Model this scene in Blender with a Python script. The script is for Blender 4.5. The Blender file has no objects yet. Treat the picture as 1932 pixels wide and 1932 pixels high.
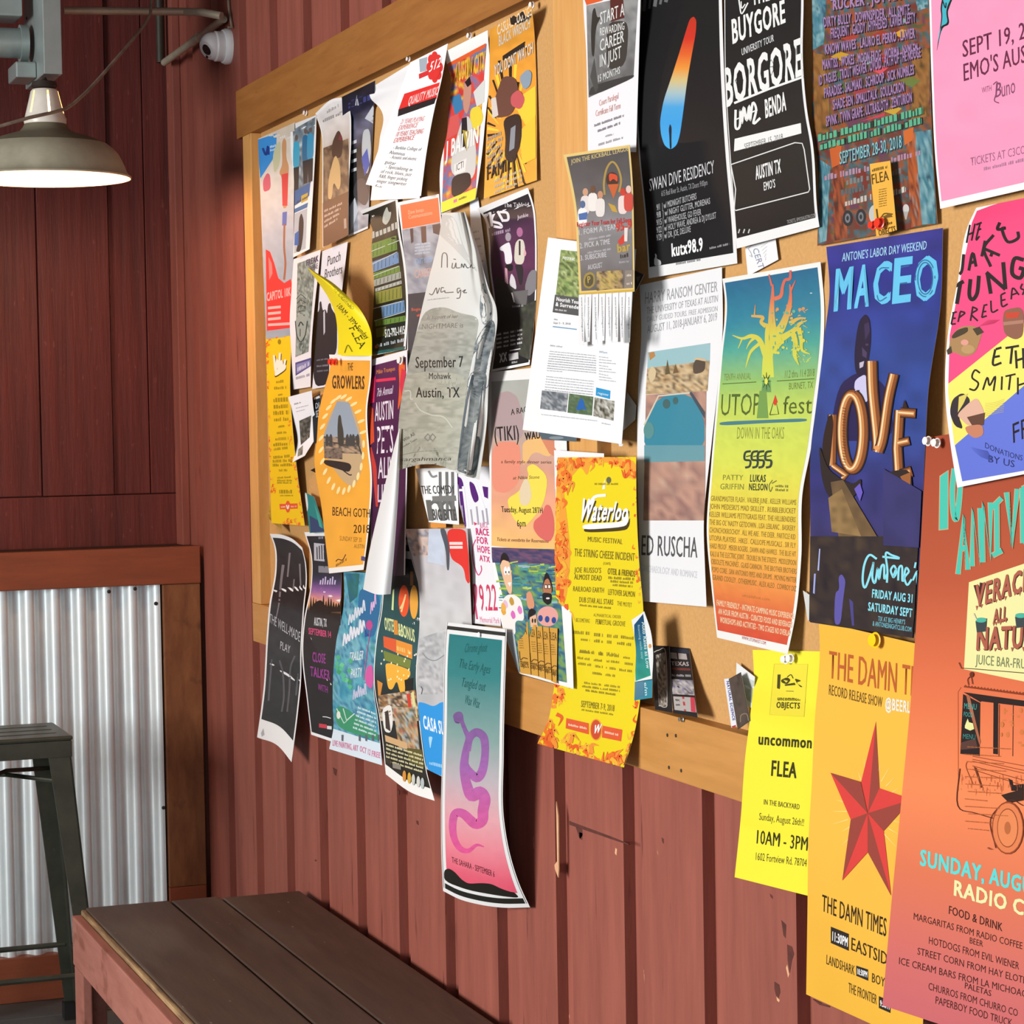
import bpy, bmesh, math, random
import numpy as np
from mathutils import Vector, Matrix
from mathutils.geometry import tessellate_polygon
sc = bpy.context.scene
COL = sc.collection

# ------------------------------------------------------------------ camera
FPX = 4400.0                       # focal length in pixels of the 1932 px frame
CD, CH = 1.54, 1.62                # distance to the board wall, height above the floor
_a = np.array([-1666.0, -146.0, FPX]); _b = np.array([0.0, -174.3, FPX])
_dy = _a / np.linalg.norm(_a)
_up = np.cross(_a, _b); _up /= np.linalg.norm(_up)
if _up[1] > 0: _up = -_up
_dx = np.cross(_dy, _up)
if _dx[0] < 0: _dx = -_dx
RW = np.array([_dx, _dy, _up])      # world = RW @ (right, down, forward)
CAM = np.array([-CD, 0.0, CH])
cd = bpy.data.cameras.new('camera'); cam = bpy.data.objects.new('camera', cd); COL.objects.link(cam)
cd.sensor_width = 36; cd.sensor_fit = 'HORIZONTAL'; cd.lens = FPX / 1932 * 36; cd.clip_start = 0.05; cd.clip_end = 100
_r, _d, _f = RW[:, 0], RW[:, 1], RW[:, 2]
cam.matrix_world = Matrix([[_r[0], -_d[0], -_f[0], CAM[0]], [_r[1], -_d[1], -_f[1], CAM[1]], [_r[2], -_d[2], -_f[2], CAM[2]], [0, 0, 0, 1]])
sc.camera = cam

# ------------------------------------------------------------------ light and exposure
wd = bpy.data.worlds.new('patio_daylight'); sc.world = wd; wd.use_nodes = True
wd.node_tree.nodes['Background'].inputs[0].default_value = (0.80, 0.88, 1.0, 1)
wd.node_tree.nodes['Background'].inputs[1].default_value = 0.42
def area_light(name, loc, target, sx, sy, power, col):
    l = bpy.data.lights.new(name, 'AREA'); l.shape = 'RECTANGLE'; l.size = sx; l.size_y = sy; l.energy = power; l.color = col
    o = bpy.data.objects.new(name, l); COL.objects.link(o); o.location = loc
    o.rotation_euler = (Vector(target) - Vector(loc)).to_track_quat('-Z', 'Y').to_euler(); return o
area_light('daylight_opening', (-6.6, 3.1, 2.0), (0, 3.3, 1.5), 3.2, 1.9, 620, (1.0, 0.985, 0.96))
area_light('front_fill', (-3.4, -4.6, 1.9), (-0.6, 6.6, 1.2), 3.4, 2.0, 80, (0.93, 0.97, 1.0))  # fill light added behind the camera to brighten the tin and grooves
sc.view_settings.view_transform = 'Standard'; sc.view_settings.look = 'None'
sc.view_settings.exposure = 0.0; sc.view_settings.gamma = 1.0; sc.view_settings.use_curve_mapping = False

# ------------------------------------------------------------------ pixel <-> place helpers (where things stand on the wall)
def rays(px, py):
    c = np.stack([np.asarray(px, float) - 966, np.asarray(py, float) - 966, np.full(np.shape(px), FPX)], -1)
    return c @ RW.T
def at_wall(px, py, w=0.0):
    r = rays(px, py); t = (CD - w) / r[..., 0]; return CAM + r * np.asarray(t)[..., None]
def at_y(px, py, y):
    r = rays(np.array(px), np.array(py)); return CAM + r * (y / r[..., 1])[..., None]
def proj(P):
    c = (P - CAM) @ RW; return 966 + FPX * c[..., 0] / c[..., 2], 966 + FPX * c[..., 1] / c[..., 2]

# ------------------------------------------------------------------ materials
def lin(h, g=1.0):
    if not isinstance(h, str): return np.array(h, float)
    h = h.lstrip('#')
    if len(h) == 3: h = ''.join(c + c for c in h)
    c = np.array([int(h[i:i + 2], 16) for i in (0, 2, 4)]) / 255
    return np.where(c <= 0.04045, c / 12.92, ((c + 0.055) / 1.055) ** 2.4) * g
def mat(name, col, rough=0.6, metal=0.0, spec=0.4, noise=None, col2=None, bump=0.0, stretch=(1, 1, 1), detail=6, contrast=(0.3, 0.7), emit=None):
    m = bpy.data.materials.new(name); m.use_nodes = True; nt = m.node_tree; b = nt.nodes['Principled BSDF']
    c = tuple(lin(col)) + (1,)
    b.inputs['Base Color'].default_value = c; b.inputs['Roughness'].default_value = rough; b.inputs['Metallic'].default_value = metal
    b.inputs['Specular IOR Level'].default_value = spec
    if emit:
        b.inputs['Emission Color'].default_value = tuple(lin(emit[0])) + (1,); b.inputs['Emission Strength'].default_value = emit[1]
    if noise:
        tc = nt.nodes.new('ShaderNodeTexCoord'); mp = nt.nodes.new('ShaderNodeMapping'); mp.inputs['Scale'].default_value = stretch
        nz = nt.nodes.new('ShaderNodeTexNoise'); nz.inputs['Scale'].default_value = noise; nz.inputs['Detail'].default_value = detail; nz.inputs['Roughness'].default_value = 0.65
        nt.links.new(tc.outputs['Object'], mp.inputs[0]); nt.links.new(mp.outputs[0], nz.inputs['Vector'])
        cr = nt.nodes.new('ShaderNodeValToRGB'); cr.color_ramp.elements[0].position = contrast[0]; cr.color_ramp.elements[1].position = contrast[1]
        cr.color_ramp.elements[0].color = c; cr.color_ramp.elements[1].color = tuple(lin(col2)) + (1,)
        nt.links.new(nz.outputs['Fac'], cr.inputs[0]); nt.links.new(cr.outputs[0], b.inputs['Base Color'])
        if bump:
            bp = nt.nodes.new('ShaderNodeBump'); bp.inputs['Strength'].default_value = bump; bp.inputs['Distance'].default_value = 0.004
            nt.links.new(nz.outputs['Fac'], bp.inputs['Height']); nt.links.new(bp.outputs[0], b.inputs['Normal'])
    return m
def overlay(m, col, noise, stretch, lo, hi, seed=0.0, amount=1.0):
    """a second, sparse pattern (scuffs, dirt, knots) mixed over a material's base colour"""
    nt = m.node_tree; b = nt.nodes['Principled BSDF']; tc = nt.nodes.new('ShaderNodeTexCoord'); mp = nt.nodes.new('ShaderNodeMapping')
    mp.inputs['Scale'].default_value = stretch; mp.inputs['Location'].default_value = (seed, seed * 1.7, seed * 0.6)
    nz = nt.nodes.new('ShaderNodeTexNoise'); nz.inputs['Scale'].default_value = noise; nz.inputs['Detail'].default_value = 4
    cr = nt.nodes.new('ShaderNodeValToRGB'); cr.color_ramp.elements[0].position = lo; cr.color_ramp.elements[1].position = hi
    cr.color_ramp.elements[0].color = (0, 0, 0, 1); cr.color_ramp.elements[1].color = (amount,) * 3 + (1,)
    mx = nt.nodes.new('ShaderNodeMix'); mx.data_type = 'RGBA'
    src = b.inputs['Base Color'].links[0].from_socket if b.inputs['Base Color'].links else None
    if src: nt.links.new(src, mx.inputs[6])
    else: mx.inputs[6].default_value = b.inputs['Base Color'].default_value
    mx.inputs[7].default_value = tuple(lin(col)) + (1,)
    nt.links.new(tc.outputs['Object'], mp.inputs[0]); nt.links.new(mp.outputs[0], nz.inputs['Vector']); nt.links.new(nz.outputs['Fac'], cr.inputs[0])
    nt.links.new(cr.outputs[0], mx.inputs[0]); nt.links.new(mx.outputs[2], b.inputs['Base Color']); return m

M = {}
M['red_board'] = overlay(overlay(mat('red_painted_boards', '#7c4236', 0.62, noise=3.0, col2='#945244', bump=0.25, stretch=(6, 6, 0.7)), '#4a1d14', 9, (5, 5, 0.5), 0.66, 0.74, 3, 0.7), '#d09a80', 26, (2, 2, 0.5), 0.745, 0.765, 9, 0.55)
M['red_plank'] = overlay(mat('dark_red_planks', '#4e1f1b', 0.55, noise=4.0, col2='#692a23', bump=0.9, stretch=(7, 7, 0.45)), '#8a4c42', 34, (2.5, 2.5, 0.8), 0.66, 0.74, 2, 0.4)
M['brown_wood'] = overlay(mat('brown_stained_wood', '#6b3f24', 0.55, noise=7, col2='#8a5a36', bump=0.2, stretch=(4, 4, 1)), '#4a2a18', 14, (1, 1, 1), 0.6, 0.72, 5, 0.7)
M['brown_beam'] = mat('red_brown_beam', '#7a4028', 0.55, noise=6, col2='#8c4a2e', bump=0.15, stretch=(0.6, 4, 5))
M['ledge'] = mat('dark_brown_ledge', '#2a1a12', 0.7, noise=8, col2='#38241a')  # one very dark brown tone over the whole ledge
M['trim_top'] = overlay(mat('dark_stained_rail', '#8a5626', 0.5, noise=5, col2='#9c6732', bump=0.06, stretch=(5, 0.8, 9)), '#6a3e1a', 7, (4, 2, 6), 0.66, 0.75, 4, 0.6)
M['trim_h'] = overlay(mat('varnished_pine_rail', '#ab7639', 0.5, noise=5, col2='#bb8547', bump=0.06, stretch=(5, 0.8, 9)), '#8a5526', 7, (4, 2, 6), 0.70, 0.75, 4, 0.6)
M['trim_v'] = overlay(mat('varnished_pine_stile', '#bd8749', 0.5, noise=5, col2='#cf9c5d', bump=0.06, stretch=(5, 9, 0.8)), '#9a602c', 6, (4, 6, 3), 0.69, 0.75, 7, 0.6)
M['board'] = mat('tan_fibre_board', '#b0834c', 0.8, noise=160, col2='#bf925a', bump=0.05)
M['bench_top'] = overlay(overlay(mat('weathered_bench_plank', '#43362e', 0.55, noise=5, col2='#554439', bump=0.25, stretch=(7, 0.8, 7)), '#6c645b', 3, (2, 0.5, 1), 0.52, 0.72, 1, 0.55), '#b7a596', 40, (2, 0.7, 2), 0.72, 0.75, 8, 0.6)
M['bench_edge'] = mat('worn_bench_edge', '#5c4632', 0.7, noise=16, col2='#a88a62', bump=0.1, stretch=(3, 0.4, 3), contrast=(0.3, 0.65))
M['bench_side'] = overlay(mat('faded_red_bench_side', '#935a4d', 0.6, noise=8, col2='#a56c5e', bump=0.2, stretch=(4, 0.7, 4)), '#75402f', 9, (2, 1, 2), 0.6, 0.7, 3, 0.6)
M['tin'] = mat('galvanised_corrugated_tin', '#e6f0f2', 0.45, metal=0.45, noise=9, col2='#d8e4e8', stretch=(2, 2, 1), bump=0.03)
M['galv'] = mat('galvanised_sheet', '#aab4b2', 0.45, metal=0.6, noise=12, col2='#98a4a2')
M['stool'] = overlay(mat('dark_gunmetal', '#44463e', 0.42, metal=0.5, noise=14, col2='#54564a', bump=0.05), '#6b6f68', 20, (1, 1, 1), 0.68, 0.75, 2, 0.5)
M['rubber'] = mat('black_rubber', '#161616', 0.8)
M['conduit'] = mat('grey_conduit', '#c2b9a6', 0.4, metal=0.35, noise=20, col2='#aaa18e')
M['darkpipe'] = mat('dark_pipe', '#3a342a', 0.5, noise=20, col2='#2a251e')
M['cable'] = mat('grey_cable', '#988b7c', 0.6, noise=30, col2='#6c6257')
M['whiteplastic'] = mat('white_camera_plastic', '#e9ecee', 0.35, noise=40, col2='#dfe3e6')
M['blackglass'] = mat('black_lens', '#0b0d0f', 0.12, spec=0.6)
M['enamel'] = mat('white_enamel', '#e9e4da', 0.3, noise=16, col2='#d8d0c2')
M['enamel_dusty'] = overlay(mat('dusty_enamel', '#aaa693', 0.45, noise=10, col2='#96917d'), '#6e6955', 6, (1, 1, 1), 0.55, 0.75, 2, 0.6)
M['lining'] = mat('warm_enamel_lining', '#dcc6b2', 0.4, noise=16, col2='#d2bba6')
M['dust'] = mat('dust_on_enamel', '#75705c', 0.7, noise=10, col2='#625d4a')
M['ceramic'] = mat('lamp_holder', '#3a302a', 0.5, noise=20, col2='#2a221e')
M['bulb'] = mat('lit_bulb', '#ffdcae', 0.4, emit=('#ffb46a', 9.0))
M['floor'] = overlay(mat('grey_slate_floor', '#4c4f4e', 0.55, noise=5, col2='#62625f', bump=0.2), '#33383a', 3, (1, 1, 1), 0.5, 0.7, 2, 0.7)
M['grout'] = mat('dark_grout', '#1d1f20', 0.9, noise=30, col2='#282a2a')
M['pale_wood'] = mat('bare_splintered_wood', '#c8946c', 0.7, noise=30, col2='#d8ac84')
M['dark_gap'] = mat('dark_chipped_paint', '#5c2c22', 0.8, noise=40, col2='#45201a')
M['ceil'] = mat('dark_ceiling_boards', '#5a4634', 0.7, noise=6, col2='#6b5440', stretch=(1, 6, 1))
M['steel'] = mat('steel_nail', '#b8b4ac', 0.35, metal=0.9, noise=40, col2='#9a968e')
for nm, hx in (('pin_red', '#e23420'), ('pin_white', '#f1eef2'), ('pin_yellow', '#f0bd12'), ('pin_clear', '#e6dcd6')):
    M[nm] = mat(nm + '_plastic', hx, 0.25, noise=30, col2=hx, spec=0.6)
pm = bpy.data.materials.new('printed_paper'); pm.use_nodes = True
_b = pm.node_tree.nodes['Principled BSDF']; _b.inputs['Roughness'].default_value = 0.5; _b.inputs['Specular IOR Level'].default_value = 0.3
_at = pm.node_tree.nodes.new('ShaderNodeAttribute'); _at.attribute_name = 'ink'
pm.node_tree.links.new(_at.outputs['Color'], _b.inputs['Base Color'])
M['paper'] = pm

# ------------------------------------------------------------------ mesh helpers
def link(name, me, parent=None, m=None, smooth=False):
    o = bpy.data.objects.new(name, me); COL.objects.link(o)
    if m is not None: me.materials.append(m)
    if parent is not None: o.parent = parent
    if smooth:
        for p in me.polygons: p.use_smooth = True
    return o
def tag(o, label, cat, group=None, kind=None):
    if label: o['label'] = label
    if cat: o['category'] = cat
    if group: o['group'] = group
    if kind: o['kind'] = kind
    return o
def thing(name, label, cat, group=None, loc=(0, 0, 0)):
    o = bpy.data.objects.new(name, None); COL.objects.link(o); o.empty_display_size = 0.05; o.location = loc
    return tag(o, label, cat, group)
class MB:
    def __init__(s, org=(0, 0, 0)): s.bm = bmesh.new(); s.org = Vector(org)
    def box(s, x0, x1, y0, y1, z0, z1, bev=0.0, rot=None):
        r = bmesh.ops.create_cube(s.bm, size=1.0); vs = r['verts']
        bmesh.ops.scale(s.bm, verts=vs, vec=(abs(x1 - x0), abs(y1 - y0), abs(z1 - z0)))
        if bev:
            es = list({e for v in vs for e in v.link_edges})
            q = bmesh.ops.bevel(s.bm, geom=es, offset=bev, segments=2, affect='EDGES', profile=0.6); vs = list({v for f in q['faces'] for v in f.verts} | {v for v in vs if v.is_valid})
        if rot is not None: bmesh.ops.rotate(s.bm, verts=vs, matrix=rot, cent=(0, 0, 0))
        bmesh.ops.translate(s.bm, verts=vs, vec=((x0 + x1) / 2, (y0 + y1) / 2, (z0 + z1) / 2)); return s
    def tube(s, pts, rad, n=10, cap=True):
        pts = [Vector(p) for p in pts]; rads = rad if isinstance(rad, (list, tuple)) else [rad] * len(pts); rings = []
        for i, p in enumerate(pts):
            d = (pts[min(i + 1, len(pts) - 1)] - pts[max(i - 1, 0)]).normalized()
            a = d.cross(Vector((0, 0, 1)));  a = a if a.length > 0.02 else d.cross(Vector((1, 0, 0)))
            a.normalize(); b = d.cross(a)
            rings.append([s.bm.verts.new(p + (a * math.cos(t) + b * math.sin(t)) * rads[i]) for t in [2 * math.pi * k / n for k in range(n)]])
        for r0, r1 in zip(rings, rings[1:]):
            for k in range(n): s.bm.faces.new((r0[k], r0[(k + 1) % n], r1[(k + 1) % n], r1[k]))
        if cap:
            s.bm.faces.new(rings[0][::-1]); s.bm.faces.new(rings[-1])
        return s
    def lathe(s, prof, c, axis=(0, 0, 1), n=40, skip=None):
        ax = Vector(axis).normalized(); a = ax.cross(Vector((1, 0, 0))); a = a if a.length > 0.05 else ax.cross(Vector((0, 1, 0))); a.normalize(); b = ax.cross(a); c = Vector(c); rings = []
        for r, h in prof:
            rings.append([s.bm.verts.new(c + ax * h + (a * math.cos(t) + b * math.sin(t)) * max(r, 1e-4)) for t in [2 * math.pi * k / n for k in range(n)]])
        for i, (r0, r1) in enumerate(zip(rings, rings[1:])):
            for k in range(n):
                if skip and skip(i, k): continue
                s.bm.faces.new((r0[k], r0[(k + 1) % n], r1[(k + 1) % n], r1[k]))
        return s
    def prism(s, prof, lo, hi, axis):
        """profile of 2-D points swept along an axis (0 x, 1 y, 2 z)"""
        def mk(p, h):
            q = list(p); q.insert(axis, h); return s.bm.verts.new(q)
        A = [mk(p, lo) for p in prof]; B = [mk(p, hi) for p in prof]; n = len(prof)
        for i in range(n): s.bm.faces.new((A[i], A[(i + 1) % n], B[(i + 1) % n], B[i]))
        s.bm.faces.new(A[::-1]); s.bm.faces.new(B); return s
    def hull8(s, v):
        v = [s.bm.verts.new(p) for p in v]
        for f in ((0, 3, 2, 1), (4, 5, 6, 7), (0, 1, 5, 4), (1, 2, 6, 5), (2, 3, 7, 6), (3, 0, 4, 7)): s.bm.faces.new([v[i] for i in f])
        return s
    def done(s, name, m, parent=None, smooth=False, bev=0.0):
        bmesh.ops.recalc_face_normals(s.bm, faces=s.bm.faces)
        if parent is not None:
            off = Vector(parent.location); q = parent.parent
            while q is not None: off += q.location; q = q.parent
            bmesh.ops.translate(s.bm, verts=s.bm.verts, vec=-off)
        me = bpy.data.meshes.new(name); s.bm.to_mesh(me); s.bm.free()
        o = link(name, me, parent, m, smooth)
        if smooth:
            try: me.set_sharp_from_angle(angle=math.radians(40))
            except Exception: pass
        if bev:
            b = o.modifiers.new('edge', 'BEVEL'); b.width = bev; b.segments = 2; b.limit_method = 'ANGLE'
        return o
def struct(o): o['kind'] = 'structure'; return o

# ------------------------------------------------------------------ the setting
YB, YF = 6.86, 6.59                 # back wall above the ledge, face of the half wall below it
BY0, BY1, BZ0, BZ1 = 1.2, 5.95, 1.057, 2.484    # notice board on the right wall
# floor of square slate tiles
mb = MB()
for i in range(-12, 2):
    for j in range(-4, 21):
        x0 = -0.02 + i * 0.36 + (0.0); y0 = -0.06 + j * 0.36
        if x0 + 0.354 > 0.0 and x0 > -0.02: continue
        mb.box(x0, min(x0 + 0.352, 0.03), y0, min(y0 + 0.352, 6.9), -0.03, 0.0, 0.002)
fl = struct(mb.done('floor', M['floor'])); mb = MB(); mb.box(-4.4, 0.03, -1.6, 6.95, -0.06, -0.005); mb.done('grout', M['grout'], fl)
# right wall: wide boards with deep grooves every 31 cm
prof = [(0.06, -1.6)]
prof.append((0.0, -1.6)); y = 3.19 - 0.31 * 15
while y < 6.7:
    if y > -1.5: prof += [(0.0, y), (0.021, y), (0.021, y + 0.075), (0.0, y + 0.075)]
    y += 0.31
prof += [(0.0, YB), (0.06, YB)]
struct(MB().prism(prof, 0.0, 3.05, 2).done('wall_right', M['red_board']))
# back wall of vertical planks, seams at varying widths
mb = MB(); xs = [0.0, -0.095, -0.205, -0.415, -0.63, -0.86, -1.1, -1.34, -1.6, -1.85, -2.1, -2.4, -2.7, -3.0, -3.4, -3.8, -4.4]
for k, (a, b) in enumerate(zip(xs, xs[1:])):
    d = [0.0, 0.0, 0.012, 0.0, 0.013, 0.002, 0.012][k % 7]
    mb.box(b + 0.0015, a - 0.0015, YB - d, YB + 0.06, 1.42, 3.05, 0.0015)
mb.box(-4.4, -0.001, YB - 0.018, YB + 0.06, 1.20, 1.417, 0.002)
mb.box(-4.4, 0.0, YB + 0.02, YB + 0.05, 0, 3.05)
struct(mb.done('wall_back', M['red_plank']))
struct(MB().box(-0.025, -0.0005, YB - 0.10, YB - 0.02, 1.25, 3.05, 0.003).done('trim_1', M['red_board']))
struct(MB().box(-4.46, -4.40, 4.6, 6.95, 0.0, 3.049, 0.003).done('unseen_shade_wall', M['red_plank']))  # unseen wall added to hold the side daylight off the far end
struct(MB().box(-4.4, 0.06, -1.6, 6.95, 3.05, 3.12).done('ceiling', M['ceil']))
# half wall in front of it: ledge, beam, post, skirting, corrugated tin
hw = thing('half_wall', 'corrugated tin half wall framed in brown wood below the ledge', 'wall panel', None, (-0.6, YF, 0.0))
MB().box(-4.3, -0.012, YF, YF + 0.04, 1.165, 1.272, 0.003).done('beam', M['brown_beam'], hw)
MB().box(-4.3, -0.003, YF + 0.041, YB - 0.02, 1.225, 1.268, 0.002).done('ledge', M['ledge'], hw)
MB().box(-0.122, -0.014, YF + 0.004, YF + 0.055, 0.29, 1.164, 0.002).done('post', M['brown_wood'], hw)
MB().box(-0.122, -0.014, YF + 0.004, YF + 0.055, 0.001, 0.289, 0.002).done('post_base', M['brown_beam'], hw)
MB().box(-4.3, -0.124, YF + 0.004, YF + 0.05, 0.001, 0.128, 0.003).done('skirting', M['brown_beam'], hw)
mb = MB(); P0 = 0.0735; n = 14; xs = np.arange(-1.75, -0.123, P0 / n); bm = mb.bm; rows = []
for z in (0.125, 1.17):
    rows.append([bm.verts.new((x, YF + 0.032 - 0.0135 * math.tanh(1.6 * math.sin(2 * math.pi * (x + 0.150) / P0)) / 0.922, z)) for x in xs])
for k in range(len(xs) - 1): bm.faces.new((rows[0][k], rows[0][k + 1], rows[1][k + 1], rows[1][k]))
tin = mb.done('corrugated_sheet', M['tin'], hw, True)
for x, z in ((-0.132, 0.52), (-0.14, 1.11), (-0.275, 1.15), (-0.20, 1.155)):
    MB().lathe([(0.0001, -0.004), (0.005, -0.003), (0.006, 0.0)], (x, YF + 0.02, z), (0, 1, 0), 12).done('screw', M['darkpipe'], hw)

# notice board: fibre sheet with a varnished pine frame
nb = thing('notice_board', 'long tan notice board in a varnished pine frame on the red wall', 'notice board', None, (0, BY1, BZ0))
MB().box(-0.012, -0.0005, BY0, 5.885, BZ0 + 0.02, BZ1 - 0.02).done('backing_sheet', M['board'], nb)
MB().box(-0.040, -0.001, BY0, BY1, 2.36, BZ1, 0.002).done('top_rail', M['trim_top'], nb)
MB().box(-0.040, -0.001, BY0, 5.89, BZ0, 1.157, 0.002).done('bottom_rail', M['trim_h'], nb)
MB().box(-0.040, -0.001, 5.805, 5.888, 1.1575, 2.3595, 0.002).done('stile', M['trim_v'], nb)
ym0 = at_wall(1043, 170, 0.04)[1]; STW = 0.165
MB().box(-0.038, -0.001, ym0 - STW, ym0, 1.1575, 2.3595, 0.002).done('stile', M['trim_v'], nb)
for px, py in ((1259, 1387), (1275, 1388), (1262, 1448), (1285, 1454)):
    p = at_wall(px, py, 0.0405); MB().lathe([(0.0001, -0.0006), (0.0028, -0.0005), (0.003, 0.0006)], p, (1, 0, 0), 10).done('nail_head', M['darkpipe'], nb)

# wear on the red boards: a butt joint, splinters, chips
wr = bpy.data.objects['wall_right']
def chip(name, pts, m, w=0.0004):
    q = at_wall(np.array([a for a, _ in pts], float), np.array([b for _, b in pts], float), w); bm = bmesh.new(); f = bm.faces.new([bm.verts.new(v) for v in q]); r = bmesh.ops.extrude_face_region(bm, geom=[f]); bmesh.ops.translate(bm, verts=[v for v in r['geom'] if isinstance(v, bmesh.types.BMVert)], vec=(0.002, 0, 0))
    bmesh.ops.recalc_face_normals(bm, faces=bm.faces); me = bpy.data.meshes.new(name); bm.to_mesh(me); bm.free(); return link(name, me, wr, m)
chip('splinter', [(1049, 1512), (1053, 1540), (1054, 1640), (1053, 1656), (1047, 1640), (1046, 1632), (1051, 1625), (1050, 1560)], M['pale_wood'])
chip('board_joint', [(1074, 1549), (1160, 1581), (1186, 1592), (1186, 1594), (1158, 1585), (1074, 1556)], M['dark_gap'])
for q in ([(1086, 1560), (1098, 1564), (1099, 1576), (1094, 1584)], [(1093, 1570), (1099, 1572), (1098, 1585), (1093, 1580)], [(1248, 1580), (1252, 1583), (1252, 1592), (1249, 1588)], [(1452, 1686), (1457, 1690), (1458, 1696), (1454, 1693)], [(1474, 1736), (1483, 1745), (1482, 1770), (1478, 1765)], [(1485, 1782), (1494, 1786), (1498, 1800), (1494, 1812), (1490, 1836), (1486, 1812)], [(1461, 1852), (1470, 1858), (1472, 1872), (1468, 1884), (1464, 1878), (1461, 1866)], [(1533, 1885), (1548, 1892), (1566, 1898), (1566, 1901), (1546, 1896)], [(750, 1490), (753, 1492), (753, 1500), (750, 1497)], [(785, 1548), (789, 1549), (790, 1557), (786, 1554)], [(594, 1622), (597, 1622), (597, 1625), (594, 1625)], [(628, 1448), (636, 1452), (634, 1464), (630, 1460)]): chip('paint_chip', q, M['dark_gap'])
for q in ([(1161, 1600), (1164, 1602), (1163, 1614), (1160, 1610)], [(1485, 1820), (1489, 1838), (1487, 1845), (1483, 1826)], [(1465, 1880), (1471, 1887), (1470, 1891), (1466, 1888)]): chip('paint_chip', q, M['pale_wood'])
# ------------------------------------------------------------------ bench
be = thing('bench', 'low weathered plank bench with faded red sides along the wall', 'bench', None, (-0.28, 5.55, 0))
for x0, x1, e in ((-0.548, -0.346, 5.57), (-0.341, -0.224, 5.565), (-0.219, -0.024, 5.545)):
    MB().box(x0, x1, 3.1, e, 0.43, 0.466, 0.004).done('seat_plank', M['bench_top'], be)
MB().box(-0.560, -0.5485, 3.1, 5.568, 0.434, 0.462, 0.004).done('worn_edge', M['bench_edge'], be)
MB().box(-0.583, -0.5605, 3.1, 5.56, 0.335, 0.452, 0.003).done('side_rail', M['bench_side'], be)
MB().box(-0.06, -0.04, 3.1, 5.54, 0.335, 0.429, 0.003).done('side_rail', M['bench_side'], be)
MB().box(-0.5595, -0.0605, 5.51, 5.53, 0.335, 0.429, 0.003).done('end_rail', M['bench_side'], be)
for yy in (5.44, 3.2):
    mb = MB(); mb.box(-0.5825, -0.5605, yy, yy + 0.105, 0.001, 0.3345, 0.003); mb.box(-0.56, -0.515, yy + 0.06, yy + 0.09, 0.001, 0.43, 0.003); mb.done('leg', M['bench_side'], be)
    mb = MB(); mb.box(-0.06, -0.04, yy, yy + 0.1, 0.001, 0.3345, 0.003); mb.box(-0.105, -0.0605, yy + 0.06, yy + 0.085, 0.001, 0.43, 0.003); mb.done('leg', M['bench_side'], be)

# ------------------------------------------------------------------ metal bar stool
SZ = 0.822; scx, scy = -0.640, 6.18
st = thing('bar_stool', 'dark gunmetal square bar stool standing before the tin half wall', 'stool', None, (scx, scy, 0))
hs = 0.152
mb = MB(); mb.box(scx - hs, scx + hs, scy - hs, scy + hs, SZ - 0.012, SZ, 0.006)
for k in range(-1, 2): mb.box(scx - hs * 0.8, scx + hs * 0.8, scy + k * 0.075 - 0.004, scy + k * 0.075 + 0.004, SZ - 0.001, SZ + 0.0015, 0.001)
mb.done('seat', M['stool'], st)
mb = MB(); a = hs - 0.003
for x0, x1, y0, y1 in ((-a, a, -a, -a + 0.005), (-a, a, a - 0.005, a), (-a, -a + 0.005, -a, a), (a - 0.005, a, -a, a)): mb.box(scx + x0, scx + x1, scy + y0, scy + y1, SZ - 0.055, SZ - 0.0125, 0.001)
mb.done('apron', M['stool'], st)
def legpos(sx, sy, z):
    t = (SZ - 0.015 - z) / (SZ - 0.015); return Vector((scx + sx * (hs - 0.008 + 0.062 * t), scy + sy * (hs - 0.008 + 0.062 * t), z))
for sx in (-1, 1):
    for sy in (-1, 1):
        mb = MB()
        for dx, dy in ((1, 0), (0, 1)):       # two flanges of a pressed angle leg
            v = []
            for z, wd_ in ((0.03, 0.03), (SZ - 0.015, 0.06)):
                c = legpos(sx, sy, z); e = Vector((-sx * wd_ * dx, -sy * wd_ * dy, 0)); th = Vector((-sx * 0.005 * dy, -sy * 0.005 * dx, 0))
                v += [c, c + e, c + e + th, c + th]
            mb.hull8(v)
        lg = mb.done('leg', M['stool'], st)
        c = legpos(sx, sy, 0.015); c2 = legpos(sx, sy, 0.0)
        f = MB(); f.hull8([c2 + Vector((-0.004, -0.004, 0)) + Vector(o) for o in ((-sx * 0.036, -sy * 0.036, 0), (sx * 0.006 + 0, -sy * 0.036, 0), (sx * 0.006, sy * 0.006, 0), (-sx * 0.036, sy * 0.006, 0))] + [c + Vector((-0.003, -0.003, 0.03)) + Vector(o) for o in ((-sx * 0.036, -sy * 0.036, 0), (sx * 0.006, -sy * 0.036, 0), (sx * 0.006, sy * 0.006, 0), (-sx * 0.036, sy * 0.006, 0))])
        f.done('foot', M['rubber'], lg)
for zz, pairs in ((0.205, (((-1, -1), (1, -1)), ((-1, 1), (1, 1)), ((-1, -1), (-1, 1)), ((1, -1), (1, 1)))),):
    for p, q in pairs:
        A = legpos(p[0], p[1], zz); B = legpos(q[0], q[1], zz); MB().tube([A * 0.96 + B * 0.04, A * 0.04 + B * 0.96], 0.0075, 8).done('rung', M['stool'], st, True)
for p, q in (((-1, -1), (1, 1)), ((-1, 1), (1, -1))):
    A = legpos(p[0], p[1], 0.70); B = legpos(q[0], q[1], 0.70); mid = (A + B) / 2 + Vector((0, 0, 0.02 if p[1] < 0 else 0.01))
    MB().tube([A * 0.95 + B * 0.05, mid, A * 0.05 + B * 0.95], 0.006, 8).done('cross_brace', M['stool'], st, True)

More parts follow.
